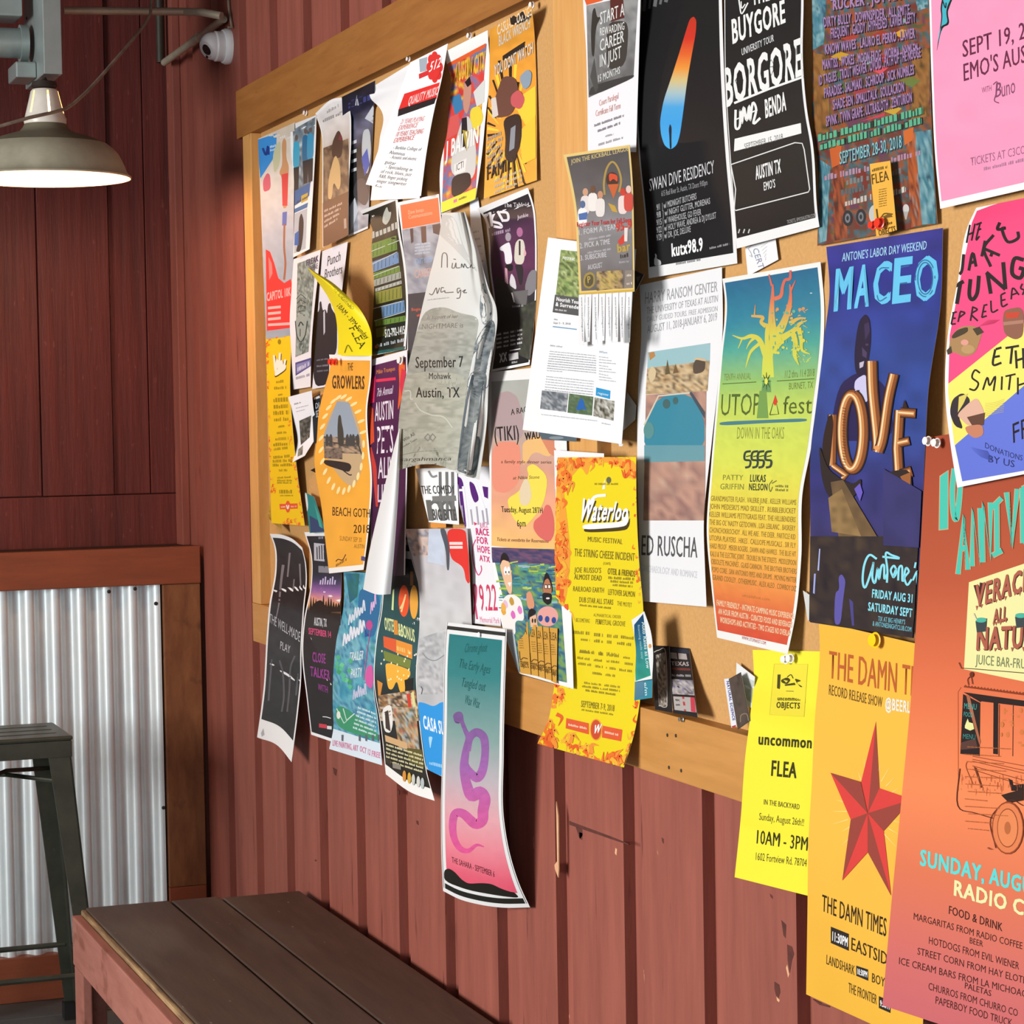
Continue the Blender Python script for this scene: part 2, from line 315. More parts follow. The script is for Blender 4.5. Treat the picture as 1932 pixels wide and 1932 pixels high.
# ------------------------------------------------------------------ hanging barn lamp
ly = 5.9; lc = at_y([88.0], [338.0], ly)[0]; lx, lz = lc[0], lc[2]; S_ = 5.95 / FPX
lamp = thing('pendant_lamp', 'white enamel barn pendant lamp, lit, in front of the dark red planks', 'lamp', None, (lx, ly, lz))
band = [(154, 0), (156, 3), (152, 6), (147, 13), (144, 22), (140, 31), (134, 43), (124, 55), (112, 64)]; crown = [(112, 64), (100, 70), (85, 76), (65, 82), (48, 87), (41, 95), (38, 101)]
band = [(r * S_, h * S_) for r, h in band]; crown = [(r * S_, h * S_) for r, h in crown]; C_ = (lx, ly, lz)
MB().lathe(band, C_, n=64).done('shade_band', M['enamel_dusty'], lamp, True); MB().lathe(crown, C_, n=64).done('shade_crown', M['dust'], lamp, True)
MB().lathe([(r - 0.0022, h - 0.0012) for r, h in band[2:] + crown[1:]], C_, n=64).lathe([(band[2][0] - 0.0022, band[2][1] - 0.0012), band[0]], C_, n=64).done('shade_lining', M['lining'], lamp, True)
nprof = [(38, 101), (39, 105), (39, 111), (37, 114), (35.5, 120), (32, 134), (28, 150), (25.5, 161), (22, 165), (3, 166)]
nk = MB(); nk.lathe([(r * S_, h * S_) for r, h in nprof], C_, n=48, skip=lambda i, k: i in (4, 5, 6) and k % 8 == 0); nk.done('vented_neck', M['enamel'], lamp, True)
MB().lathe([(0.0001, 167 * S_), (20 * S_, 167 * S_), (24 * S_, 171 * S_), (22 * S_, 179 * S_), (8 * S_, 181 * S_), (5 * S_, 184 * S_), (4 * S_, 187 * S_), (0.0001, 187 * S_)], C_, n=32).done('holder_cap', M['ceramic'], lamp, True)
MB().lathe([(0.0001, 30 * S_), (16 * S_, 34 * S_), (24 * S_, 50 * S_), (22 * S_, 66 * S_), (14 * S_, 88 * S_), (12 * S_, 155 * S_), (0.0001, 156 * S_)], C_, n=24).done('bulb', M['bulb'], lamp, True)
pl = bpy.data.lights.new('bulb_light', 'POINT'); pl.energy = 13; pl.color = (1.0, 0.60, 0.36); pl.shadow_soft_size = 0.04
po = bpy.data.objects.new('bulb_light', pl); COL.objects.link(po); po.parent = lamp; po.location = (0, 0, 10 * S_)

# galvanised bracket box the lamp hangs from, with a stub of duct on its left
by = 5.86; pA = at_y([83.0], [128.0], by)[0]; pB = at_y([118.0], [140.0], by)[0]
gb = thing('duct_box', 'galvanised sheet metal box above the pendant lamp', 'duct', None, (pA[0], by, pB[2]))
MB().box(pA[0], pB[0], by, by + 0.29, pB[2], 3.049, 0.002).done('casing', M['galv'], gb)
for k, py in enumerate((32, 55, 86, 116)):
    p = at_wall(0, 0); q = at_y([52.0 + k * 0.5], [float(py)], 6.08)[0]
    MB().lathe([(0.0001, -0.003), (0.004, -0.002), (0.004, 0.001)], (pA[0], 6.1, q[2]), (1, 0, 0), 10).done('rivet', M['darkpipe'], gb)
q = at_y([20.0], [80.0], 6.02)[0]
MB().lathe([(0.0001, -0.40), (0.038, -0.40), (0.038, -0.001), (0.0001, -0.001)], (pA[0] - 0.02, 6.03, q[2]), (1, 0, 0), 32).done('duct_stub', M['galv'], gb, True)
MB().lathe([(0.039, -0.02), (0.047, -0.02), (0.047, -0.0005), (0.039, -0.0005)], (pA[0] - 0.012, 6.03, q[2]), (1, 0, 0), 32).done('flange', M['galv'], gb, True)
MB().box(pA[0] - 0.052, pA[0] - 0.001, 5.97, 6.10, pB[2] + 0.005, pB[2] + 0.045, 0.004).done('lower_bracket', M['galv'], gb)
MB().box(pA[0] - 0.25, pA[0] - 0.03, 5.98, 6.10, q[2] + 0.06, q[2] + 0.16, 0.006).done('junction_box', M['galv'], gb)

# conduits, cable and camera up in the corner
cz = at_y([250.0], [21.0], 6.25)[0]; e0 = at_y([120.0], [20.0], 6.2)[0]; e1 = at_y([345.0], [22.0], 6.2)[0]; e2 = at_wall(418.0, 30.0, 0.035)
tag(MB().tube([e0, e1, (e1 * 0.5 + e2 * 0.5) + np.array([0, 0, 0.004]), e2], 0.0105, 12).done('conduit', M['conduit'], None, True), 'horizontal grey conduit from the metal box to the right wall', 'pipe')
g0 = at_wall(422.0, 36.0, 0.016); g1 = at_wall(310.0, 118.0, 0.05)
MBt = MB(); MBt.tube([g0, g1], 0.0105, 12); cdt = tag(MBt.done('conduit', M['conduit'], None, True), 'short grey conduit slanting back along the wall beside the camera', 'pipe')
gm = g0 * 0.55 + g1 * 0.45; gd = (g1 - g0) / np.linalg.norm(g1 - g0)
MB().tube([gm - gd * 0.03, gm + gd * 0.03], 0.0125, 12).done('coupling', M['conduit'], cdt, True)
v = at_y([302.0], [60.0], 6.8)[0]
tag(MB().tube([(v[0], 6.80, at_y([302.0], [118.0], 6.8)[0][2]), (v[0], 6.80, 3.048)], 0.013, 12).done('pipe', M['darkpipe'], None, True), 'dark upright pipe in the top corner of the back wall', 'pipe')
cy = 5.62; cpts = [(-60, 252), (0, 238), (55, 222), (100, 212), (125, 205), (140, 195), (165, 172), (190, 145), (222, 108), (250, 75), (272, 48), (284, 26), (288, -30)]
ys = np.interp([c[0] for c in cpts], [0, 110, 290], [5.6, 5.66, 6.1]); pts = [at_y([float(a)], [float(b)], yy)[0] for (a, b), yy in zip(cpts, ys)]
tag(MB().tube(pts, 0.0042, 8).done('cable', M['cable'], None, True), 'thin slack grey cable crossing in front of the lamp neck', 'cable')
sp = at_wall(433.0, 88.0, 0.0)
secc = thing('security_camera', 'small white turret security camera high on the red wall', 'camera', None, tuple(sp))
ax = Vector((-1.0, -0.05, -0.02)).normalized()
MB().lathe([(0.0001, 0.0), (0.047, 0.0), (0.048, 0.012), (0.044, 0.02), (0.0001, 0.021)], sp, ax, 40).done('base', M['whiteplastic'], secc, True)
MB().lathe([(0.040, 0.02), (0.0405, 0.04), (0.036, 0.045), (0.0001, 0.046)], sp, ax, 40).done('collar', M['whiteplastic'], secc, True)
hd = Vector(sp) + ax * 0.046; hax = Vector((-0.75, -0.30, -0.45)).normalized()
MB().lathe([(0.0001, -0.034)] + [(0.037 * math.cos(t), 0.037 * math.sin(t)) for t in np.linspace(-1.2, 0.55, 12)] + [(0.026, 0.024), (0.0001, 0.024)], hd, hax, 40).done('head', M['whiteplastic'], secc, True)
MB().lathe([(0.0001, 0.0262), (0.014, 0.0258), (0.0155, 0.0242)], hd + hax * 0.0, hax, 24).done('lens', M['blackglass'], secc, True)
MB().lathe([(0.0001, 0.0255), (0.004, 0.0252), (0.0045, 0.0242)], hd + Vector((0, -0.004, -0.019)), hax, 16).done('sensor', M['blackglass'], secc, True)
w0 = at_wall(438.0, 52.0, 0.006); w1 = at_wall(432.0, 18.0, 0.006); w2 = at_wall(428.0, -40.0, 0.006)
tag(MB().tube([w0 + np.array([-.012, 0, 0]), w0, w1, w2], 0.0035, 8).done('cable', M['cable'], None, True), 'short pale cable running down to the security camera', 'cable')

# ------------------------------------------------------------------ printed sheets of paper
ALB = 0.70
FR = dict(A=(0, 0, 3.864), B=(440, 0, 3.22), C=(1000, 0, 3.864), D=(1450, 0, 4.008), E=(460, 440, 4.83), F=(460, 840, 4.83), G=(700, 380, 5.52), H=(700, 700, 5.52),
          I=(980, 440, 4.83), J=(980, 840, 4.83), K=(1300, 440, 6.44), L=(1300, 740, 3.864), M=(1520, 420, 4.689), N=(1520, 820, 4.689), O=(480, 960, 4.83),
          P=(480, 1200, 3.22), Q=(780, 960, 5.52), R=(1000, 1140, 3.864), S=(1380, 1200, 5.682), T=(1380, 1520, 4.689), U=(1640, 1200, 6.616), V=(1640, 1560, 5.195), X=(0, 0, 1))
GL = {}
def load_glyphs():
    chars = [chr(c) for c in range(33, 127)] + ['ü']; todo = []
    for bold in (0.0,):
        for c in chars:
            for s in (c, c + c):
                cu = bpy.data.curves.new('g', 'FONT'); cu.body = s; cu.offset = bold; cu.resolution_u = 2; cu.fill_mode = 'FRONT'
                o = bpy.data.objects.new('g', cu); COL.objects.link(o); todo.append((bold, c, len(s), o))
    bpy.context.view_layer.update(); dg = bpy.context.evaluated_depsgraph_get(); W = {}
    for bold, c, n, o in todo:
        e = o.evaluated_get(dg); me = e.to_mesh(); me.calc_loop_triangles()
        v = np.array([p.co[:2] for p in me.vertices]).reshape(-1, 2); t = np.array([p.vertices[:] for p in me.loop_triangles], int).reshape(-1, 3); e.to_mesh_clear()
        if n == 1: W[bold, c] = (v, t)
        else:
            v1, t1 = W[bold, c]; adv = (v[:, 0].max() - v1[:, 0].max()) if len(v1) else 0.4; GL[bold, c] = (v1, t1, adv)
    for _, _, _, o in todo:
        cu = o.data; bpy.data.objects.remove(o); bpy.data.curves.remove(cu)
load_glyphs()
for b_, d_ in ((0.022, 0.016), (0.042, 0.036)):      # heavier weights: the same glyph struck several times
    for (z_, c_), (v_, t_, a_) in list(GL.items()):
        if z_ or not len(v_): continue
        o_ = [(-d_, 0), (d_, 0), (0, 0)] if b_ < .03 else [(-d_, -d_ * .5), (d_, -d_ * .5), (-d_, d_ * .5), (d_, d_ * .5), (0, 0)]
        GL[b_, c_] = (np.concatenate([np.column_stack([v_ + np.array(q), np.full(len(v_), k * 1.6e-5)]) for k, q in enumerate(o_)]), np.concatenate([t_ + k * len(v_) for k in range(len(o_))]), a_ + d_ * 1.6)
CAPH = GL[0.0, 'H'][0][:, 1].max()
def vnoise(x, y, seed=0):
    x = x + seed * 17.31; y = y - seed * 9.77; xi = np.floor(x).astype(np.int64); yi = np.floor(y).astype(np.int64); fx = x - xi; fy = y - yi
    def h(a, b):
        n = (a * 374761393 + b * 668265263 + seed * 69069) & 0xffffffff; n = ((n ^ (n >> 13)) * 1274126177) & 0xffffffff; return ((n ^ (n >> 16)) & 0xffff) / 65535.0
    fx = fx * fx * (3 - 2 * fx); fy = fy * fy * (3 - 2 * fy)
    return (h(xi, yi) * (1 - fx) + h(xi + 1, yi) * fx) * (1 - fy) + (h(xi, yi + 1) * (1 - fx) + h(xi + 1, yi + 1) * fx) * fy
def gv(stops, amp=0.0, sc=14.0, seed=1, horiz=False):
    """printed vertical (or horizontal) colour blend with a little tone noise"""
    vs = [s[0] for s in stops]; cs = np.array([lin(s[1]) for s in stops])
    def f(u, v, x, y):
        t = u if horiz else v; c = np.stack([np.interp(t, vs, cs[:, k]) for k in range(3)], -1)
        if amp: c = c * (1 + amp * (vnoise(x / sc, y / sc, seed) * 2 - 1)[..., None])
        return np.clip(c, 0, 1)
    return f
def mx(cols, sx=10.0, sy=10.0, seed=1, sharp=1.0):
    """printed picture made of blotches of several colours"""
    cs = np.array([lin(c) for c in cols])
    def f(u, v, x, y):
        n = 0.65 * vnoise(x / sx, y / sy, seed) + 0.35 * vnoise(x / sx * 2.3, y / sy * 2.3, seed + 5)
        n = np.clip((n - 0.5) * 1.5 * sharp + 0.5, 0, 0.9999) * (len(cs) - 1); i = n.astype(int); t = (n - i)[..., None]
        return cs[i] * (1 - t) + cs[np.minimum(i + 1, len(cs) - 1)] * t
    return f
def cfun(c):
    if callable(c): return c
    k = lin(c); return lambda u, v, x, y: np.broadcast_to(k, u.shape + (3,))
def ramp(t, a, b, r0, r1):
    """1 between a and b, easing to 0 over r0 before and r1 after"""
    k = np.clip(np.minimum((t - a) / r0 + 1, (b - t) / r1 + 1), 0, 1); return k * k * (3 - 2 * k)
def rest_on(p, lift):
    """paper lies over the rails and stiles of the frame instead of passing through them"""
    y, z = p[..., 1], p[..., 2]
    inb = ramp(z, 1.03, 2.6, 0.15, 0.05)
    need = 0.003 + 0.0105 * inb + 0.0285 * np.maximum.reduce([ramp(z, 1.047, 1.161, 0.14, 0.09), ramp(z, 2.356, 2.5, 0.08, 0.05), ramp(y, ym0 - STW - .005, ym0 + 0.004, 0.09, 0.06) * inb, ramp(y, 5.80, 5.895, 0.04, 0.05) * inb]) + lift
    w = -p[..., 0]; t = (CD - np.maximum(w, need)) / (CD - w); return CAM + (p - CAM) * t[..., None]
class Sheet:
    def __init__(s, f, TL=None, TR=None, BR=None, BL=None, w=0.02, L=(), R=(), base='fff', back='eeeeec', top=(), bot=(), gain=1.0, nu=20, nv=60, lift=0.0):
        s.f = FR[f]; s.items = []; s.gain = gain; s.nu, s.nv, s.base, s.back = nu, nv, base, back; s.lift = lift
        if TL is None: return
        q = [s.px(*p) for p in (TL, TR, BR, BL)]; ws = w if isinstance(w, (list, tuple)) else [w] * 4
        s.q = np.array(q); s.c = np.array([at_wall(p[0], p[1], ww) for p, ww in zip(q, ws)])
        Z = np.mean(((s.c - CAM) @ RW)[:, 2]); s.kw = Z / (FPX * 0.93); s.kz = Z / FPX
        def edge(pts, a, b, ax):
            k = [0.0]; d = [0.0]
            for p in pts:
                p = s.px(*p); t = (p[ax] - a[ax]) / (b[ax] - a[ax]); k.append(t); d.append(p[1 - ax] - (a[1 - ax] + t * (b[1 - ax] - a[1 - ax])))
            return np.array(k + [1.0]), np.array(d + [0.0])
        s.eL, s.eR = edge(L, q[0], q[3], 1), edge(R, q[1], q[2], 1)
        s.eT, s.eB = edge(top, q[0], q[1], 0), edge(bot, q[3], q[2], 0)
        s.lean = ((q[3][0] - q[0][0]) + (q[2][0] - q[1][0])) / ((q[3][1] - q[0][1]) + (q[2][1] - q[1][1]))
    def px(s, x, y): return (s.f[0] + x / s.f[2], s.f[1] + y / s.f[2])
    def fr(s, f): s.f = FR[f]; return s
    @staticmethod
    def smooth(t, e):
        k, d = e
        if len(k) <= 2: return np.zeros_like(t)
        m = np.gradient(d, k); i = np.clip(np.searchsorted(k, t, side='right') - 1, 0, len(k) - 2); h = k[i + 1] - k[i]; x = (t - k[i]) / h
        x = np.clip(x, 0, 1)
        return (2 * x**3 - 3 * x**2 + 1) * d[i] + (x**3 - 2 * x**2 + x) * h * m[i] + (-2 * x**3 + 3 * x**2) * d[i + 1] + (x**3 - x**2) * h * m[i + 1]
    def P(s, u, v):
        U, V = u[..., None], v[..., None]; a, b, c, d = s.c
        p = (a * (1 - U) + b * U) * (1 - V) + (d * (1 - U) + c * U) * V
        dw = -((1 - u) * s.smooth(v, s.eL) + u * s.smooth(v, s.eR)) * s.kw
        p = p.copy(); p[..., 0] -= dw
        p[..., 2] -= (s.smooth(u, s.eT) * (1 - v)**2 + s.smooth(u, s.eB) * v**2) * s.kz
        return rest_on(p, s.lift)
    def inv(s, x, y):
        u = np.full(x.shape, 0.5); v = np.full(x.shape, 0.5); e = 1e-3
        for it in range(9):
            X, Y = proj(s.P(u, v)); X1, Y1 = proj(s.P(u + e, v)); X2, Y2 = proj(s.P(u, v + e))
            a, b, c, d = (X1 - X) / e, (X2 - X) / e, (Y1 - Y) / e, (Y2 - Y) / e; det = a * d - b * c; det = np.where(np.abs(det) < 1e-6, 1e-6, det)
            rx, ry = x - X, y - Y; u = np.clip(u + np.clip((d * rx - b * ry) / det, -.4, .4), -0.02, 1.02); v = np.clip(v + np.clip((-c * rx + a * ry) / det, -.4, .4), -0.02, 1.02)
        return np.clip(u, 0.0, 1.0), np.clip(v, 0.0, 1.0)
    # ---- ink: every shape is given where it is printed
    def add(s, pts, tris, col, uv=False, lim=14.0, z=0.0):
        pts = np.asarray(pts, float); tris = np.asarray(tris, int)
        if not len(tris): return s
        if not uv:
            for _ in range(6):
                a, b, c = pts[tris[:, 0]], pts[tris[:, 1]], pts[tris[:, 2]]
                if max(np.linalg.norm(a - b, axis=1).max(), np.linalg.norm(b - c, axis=1).max(), np.linalg.norm(c - a, axis=1).max()) < lim: break
                n = len(pts); m = len(tris); pts = np.concatenate([pts, (a + b) / 2, (b + c) / 2, (c + a) / 2]); i = np.arange(m); ab, bc, ca = n + i, n + m + i, n + 2 * m + i
                tris = np.concatenate([np.stack([tris[:, 0], ab, ca], 1), np.stack([ab, tris[:, 1], bc], 1), np.stack([ca, bc, tris[:, 2]], 1), np.stack([ab, bc, ca], 1)])
        s.items.append((pts, tris, cfun(col), uv, z)); return s
    soft = True
    def P_(s, pts, col):
        if s.soft and len(pts) >= 5:          # printed pictures have rounded shapes
            a = np.array(pts, float)
            for _ in range(2): b = np.roll(a, -1, 0); a = np.stack([a * .8 + b * .2, a * .2 + b * .8], 1).reshape(-1, 2)
            pts = a.tolist()
        q = [s.px(*p) for p in pts]; t = tessellate_polygon([[Vector((a, b, 0)) for a, b in q]]); return s.add(q, t, col)
    def E_(s, x, y, rx, ry, col, rot=0.0, n=22):
        c, d = math.cos(rot), math.sin(rot); return s.P_([(x + rx * math.cos(t) * c - ry * math.sin(t) * d, y + rx * math.cos(t) * d + ry * math.sin(t) * c) for t in np.linspace(0, 2 * math.pi, n, endpoint=False)], col)
    def B_(s, pts, w, col, smooth=True):
        """brush stroke; w may be a list of widths along it"""
        p = np.array(pts, float); ws = np.array(w if isinstance(w, (list, tuple)) else [w] * len(p), float)
        if smooth and len(p) > 2:
            k = np.arange(len(p)); t = np.linspace(0, len(p) - 1, (len(p) - 1) * 5 + 1)
            p = np.stack([s.smooth(t, (k.astype(float), p[:, i])) for i in (0, 1)], -1); ws = np.interp(t, k, ws)
        d = np.gradient(p, axis=0); n = np.stack([-d[:, 1], d[:, 0]], -1); n /= np.linalg.norm(n, axis=1)[:, None] + 1e-9
        A, Bq = p + n * ws[:, None] / 2, p - n * ws[:, None] / 2; q = np.array([s.px(*r) for r in np.concatenate([A, Bq])]); m = len(p)
        t = [(i, i + 1, m + i) for i in range(m - 1)] + [(i + 1, m + i + 1, m + i) for i in range(m - 1)]; return s.add(q, t, col)
    def R_(s, x0, y0, x1, y1, h, col):
        l = s.lean * h; return s.P_([(x0, y0), (x1, y1), (x1 - l, y1 - h), (x0 - l, y0 - h)], col)
    def Q_(s, p4, col, nu=14, nv=20):
        a, b, c, d = [np.array(s.px(*p)) for p in p4]; U, V = np.meshgrid(np.linspace(0, 1, nu + 1), np.linspace(0, 1, nv + 1)); U, V = U[..., None], V[..., None]
        g = ((a * (1 - U) + b * U) * (1 - V) + (d * (1 - U) + c * U) * V).reshape(-1, 2); i = np.arange((nu + 1) * (nv + 1)).reshape(nv + 1, nu + 1)
        t = np.concatenate([np.stack([i[:-1, :-1], i[:-1, 1:], i[1:, 1:]], -1).reshape(-1, 3), np.stack([i[:-1, :-1], i[1:, 1:], i[1:, :-1]], -1).reshape(-1, 3)]); return s.add(g, t, col, lim=1e9)
    def panel(s, u0, v0, u1, v1, col, nu=None, nv=None):
        nu = nu or s.nu; nv = nv or s.nv; U, V = np.meshgrid(np.linspace(u0, u1, nu + 1), np.linspace(v0, v1, nv + 1)); i = np.arange((nu + 1) * (nv + 1)).reshape(nv + 1, nu + 1)
        t = np.concatenate([np.stack([i[:-1, :-1], i[:-1, 1:], i[1:, 1:]], -1).reshape(-1, 3), np.stack([i[:-1, :-1], i[1:, 1:], i[1:, :-1]], -1).reshape(-1, 3)])
        return s.add(np.stack([U, V], -1).reshape(-1, 2), t, col, uv=True)
    def T_(s, txt, x0, y0, x1, y1, h, col, h1=None, bold=0, sl=0.0, arc=0.0, lean=None, sh=None, ol=None):
        """a printed line: baseline from (x0, y0) to (x1, y1), capital height h (h1 at its end)"""
        if sh: s.T_(txt, x0 + sh[0], y0 + sh[1], x1 + sh[0], y1 + sh[1], h, sh[2], h1, bold, sl, arc, lean)
        if ol: s.T_(txt, x0, y0, x1, y1, h, ol, h1, 2, sl, arc, lean)
        bo = (0.0, 0.022, 0.042)[bold]; x = 0; V = []; T = []; Zs = []; n = 0
        for c in txt:
            if c == ' ' or (bo, c) not in GL: x += 0.30; continue
            v, t, adv = GL[bo, c]; Zs.append(v[:, 2] if v.shape[1] > 2 else np.zeros(len(v))); V.append(v[:, :2] + [x, 0]); T.append(t + n); n += len(v); x += adv
        if not V: return s
        V = np.concatenate(V); T = np.concatenate(T); gx = (V[:, 0] - V[:, 0].min()) / (V[:, 0].max() - V[:, 0].min()); gy = V[:, 1] / CAPH
        hh = h + ((h1 or h) - h) * gx; ln = s.lean if lean is None else lean
        X = x0 + (x1 - x0) * gx - (ln - sl) * gy * hh; Y = y0 + (y1 - y0) * gx - gy * hh + arc * 4 * gx * (1 - gx)
        return s.add(np.stack([s.f[0] + X / s.f[2], s.f[1] + Y / s.f[2]], -1), T, col, lim=1e9, z=np.concatenate(Zs))
    def V_(s, txt, x0, y0, x1, y1, h, col, bold=0):
        """a line of print running along any direction, letters square to it"""
        d = np.array([x1 - x0, y1 - y0], float); d /= np.linalg.norm(d); bo = (0.0, 0.022, 0.042)[bold]; x = 0; V = []; T = []; Zs = []; n = 0
        for c in txt:
            if c == ' ': x += 0.3; continue
            v, t, adv = GL[bo, c]; Zs.append(v[:, 2] if v.shape[1] > 2 else np.zeros(len(v))); V.append(v[:, :2] + [x, 0]); T.append(t + n); n += len(v); x += adv
        V = np.concatenate(V); T = np.concatenate(T); gx = V[:, 0] / x; gy = V[:, 1] / CAPH
        X = x0 + (x1 - x0) * gx + d[1] * gy * h; Y = y0 + (y1 - y0) * gx - d[0] * gy * h
        return s.add(np.stack([s.f[0] + X / s.f[2], s.f[1] + Y / s.f[2]], -1), T, col, lim=1e9, z=np.concatenate(Zs))
    def G_(s, x0, y0, x1, y1, h, col, seed=None, fill=0.62):
        """a line of print too small to read: strokes grouped into words"""
        rnd = random.Random(seed if seed is not None else int(x0 * 7 + y0 * 13)); L = math.hypot(x1 - x0, y1 - y0); x = 0; V = []; T = []
        while x < L:
            for _ in range(rnd.randint(3, 8)):
                if x > L: break
                wd_ = h * rnd.choice((0.28, 0.42, 0.5)); hh = h * rnd.choice((0.75, 1.0, 1.0)); n = len(V)
                for (a, b) in ((x, 0), (min(x + wd_, L), 0), (min(x + wd_, L), hh), (x, hh)):
                    t = a / L; V.append(s.px(x0 + (x1 - x0) * t - s.lean * b, y0 + (y1 - y0) * t - b))
                T += [(n, n + 1, n + 2), (n, n + 2, n + 3)]; x += wd_ + h * 0.17
            x += h * 0.45
        return s.add(V, T, col, lim=1e9)
    def make(s, name, label, cat, group=None, parent=None):
        nu, nv = s.nu, s.nv; U, V = np.meshgrid(np.linspace(0, 1, nu + 1), np.linspace(0, 1, nv + 1)); U, V = U.ravel(), V.ravel()
        i = np.arange((nu + 1) * (nv + 1)).reshape(nv + 1, nu + 1)
        quads = np.stack([i[:-1, :-1], i[1:, :-1], i[1:, 1:], i[:-1, 1:]], -1).reshape(-1, 4)
        def nrm(u, v):
            e = 2e-3; n = np.cross(s.P(u + e, v) - s.P(u - e, v), s.P(u, v - e) - s.P(u, v + e)); n /= np.linalg.norm(n, axis=-1)[..., None] + 1e-12
            return n
        g = s.P(U, V); gn = nrm(U, V); sg = -1.0 if np.mean(gn[:, 0]) > 0 else 1.0; gn = gn * sg
        X, Y = proj(g); vs = [g, g - gn * 0.0003]; cs = [cfun(s.base)(U, V, X, Y), np.broadcast_to(lin(s.back), (len(U), 3))]; faces = [quads, quads[:, ::-1] + len(U)]; tri = []
        n = 2 * len(U)
        rim = np.concatenate([i[0], i[1:, -1], i[-1, -2::-1], i[-2:0:-1, 0]]); m = len(rim); r2 = np.roll(rim, -1)
        vs += [g[rim], (g - gn * 0.0003)[rim]]; cs += [np.broadcast_to(lin(s.back), (2 * m, 3))]; k = np.arange(m); k2 = np.roll(k, -1)
        faces.append(np.stack([n + k, n + k2, n + m + k2, n + m + k], -1)); n += 2 * m
        lev = []
        for j, (p, t, c, uv, z) in enumerate(s.items):
            u, v = (p[:, 0], p[:, 1]) if uv else s.inv(p[:, 0], p[:, 1])
            bb = (u.min(), u.max(), v.min(), v.max()); lv = 0
            for b2, l2 in lev:
                if l2 >= lv and bb[0] < b2[1] and b2[0] < bb[1] and bb[2] < b2[3] and b2[2] < bb[3]: lv = l2 + 1
            lev.append((bb, lv)); off = 0.0002 + 0.00008 * lv; q = s.P(u, v); qn = nrm(u, v) * sg; x, y = proj(q)
            vs.append(q + qn * (off + np.asarray(z))[..., None] if np.ndim(z) else q + qn * off); cs.append(c(u, v, x, y)); tri.append(t + n); n += len(p)
        Vv = np.concatenate(vs); Cc = np.clip(np.concatenate(cs) * ALB * s.gain, 0, 0.97)
        org = g.mean(0)
        if parent is not None: org = np.array(parent.location)
        fl_ = [f for a in faces for f in a.tolist()] + [f for a in tri for f in a.tolist()]
        me = bpy.data.meshes.new(name); me.from_pydata((Vv - org).tolist(), [], fl_)
        at = me.color_attributes.new('ink', 'FLOAT_COLOR', 'POINT'); at.data.foreach_set('color', np.concatenate([Cc, np.ones((len(Cc), 1))], 1).ravel().astype(np.float32))
        me.polygons.foreach_set('use_smooth', [True] * len(me.polygons)); o = link(name, me, parent, M['paper'])
        if parent is None: o.location = tuple(org)
        return tag(o, label, cat, group)
class Raw(Sheet):
    """a sheet curling free of the board: outline of both edges and how far it stands off"""
    def __init__(s, f, L, R, w, base='fff', back='eeeeec', bot=(), gain=1.0, nu=24, nv=60):
        Sheet.__init__(s, f, base=base, back=back, gain=gain, nu=nu, nv=nv)
        def par(pts):
            p = np.array([s.px(*q) for q in pts]); d = np.concatenate([[0], np.cumsum(np.linalg.norm(np.diff(p, axis=0), axis=1))]); return d / d[-1], p
        s.l, s.r, s.w = par(L), par(R), w; s.lean = 0.0; s.botk = np.array([b[0] for b in bot] or [0, 1], float); s.botd = np.array([b[1] for b in bot] or [0, 0], float)
    def P(s, u, v):
        def ev(e): return np.stack([s.smooth(v, (e[0], e[1][:, k])) if len(e[0]) > 2 else np.interp(v, e[0], e[1][:, k]) for k in (0, 1)], -1)
        p = ev(s.l) * (1 - u[..., None]) + ev(s.r) * u[..., None]; y = p[..., 1] + s.smooth(u, (s.botk, s.botd)) * v**3
        return rest_on(at_wall(p[..., 0], y, s.w(u, v)), s.lift)
def scrap(name, f, pts, w, col, label, cat, ink=None, group=None, gain=1.0, back='eeeeec'):
    """a small torn or folded piece, outline given corner by corner"""
    s = Sheet(f, *pts, w=w, base=col, nu=8, nv=12, gain=gain, back=back)
    if ink: ink(s)
    return s.make(name, label, cat, group)
def pin(f, x, y, w, m, label, kind='push', r=0.0065):
    p = at_wall(FR[f][0] + x / FR[f][2], FR[f][1] + y / FR[f][2], w); ax = Vector((-1, -0.15, 0.1)).normalized()
    mb = MB()
    if kind == 'push': prof_ = [(0.0001, 0), (r, 0.0), (r * 1.05, 0.0015), (r * 0.5, 0.003), (r * 0.45, 0.0045), (r * 0.75, 0.006), (r * 0.8, 0.007), (0.0001, 0.0072)]
    else: prof_ = [(0.0001, 0), (r * 0.8, 0.0), (r, 0.001), (r * 0.8, 0.0022), (0.0001, 0.0026)]
    mb.lathe(prof_, (0, 0, 0), ax, 20); o = mb.done('push_pin', M[m], None, True); o.location = tuple(p)
    return tag(o, label, 'pin')

# ================================================================== posters, from the near (right) end of the board
RD = random.Random(4)
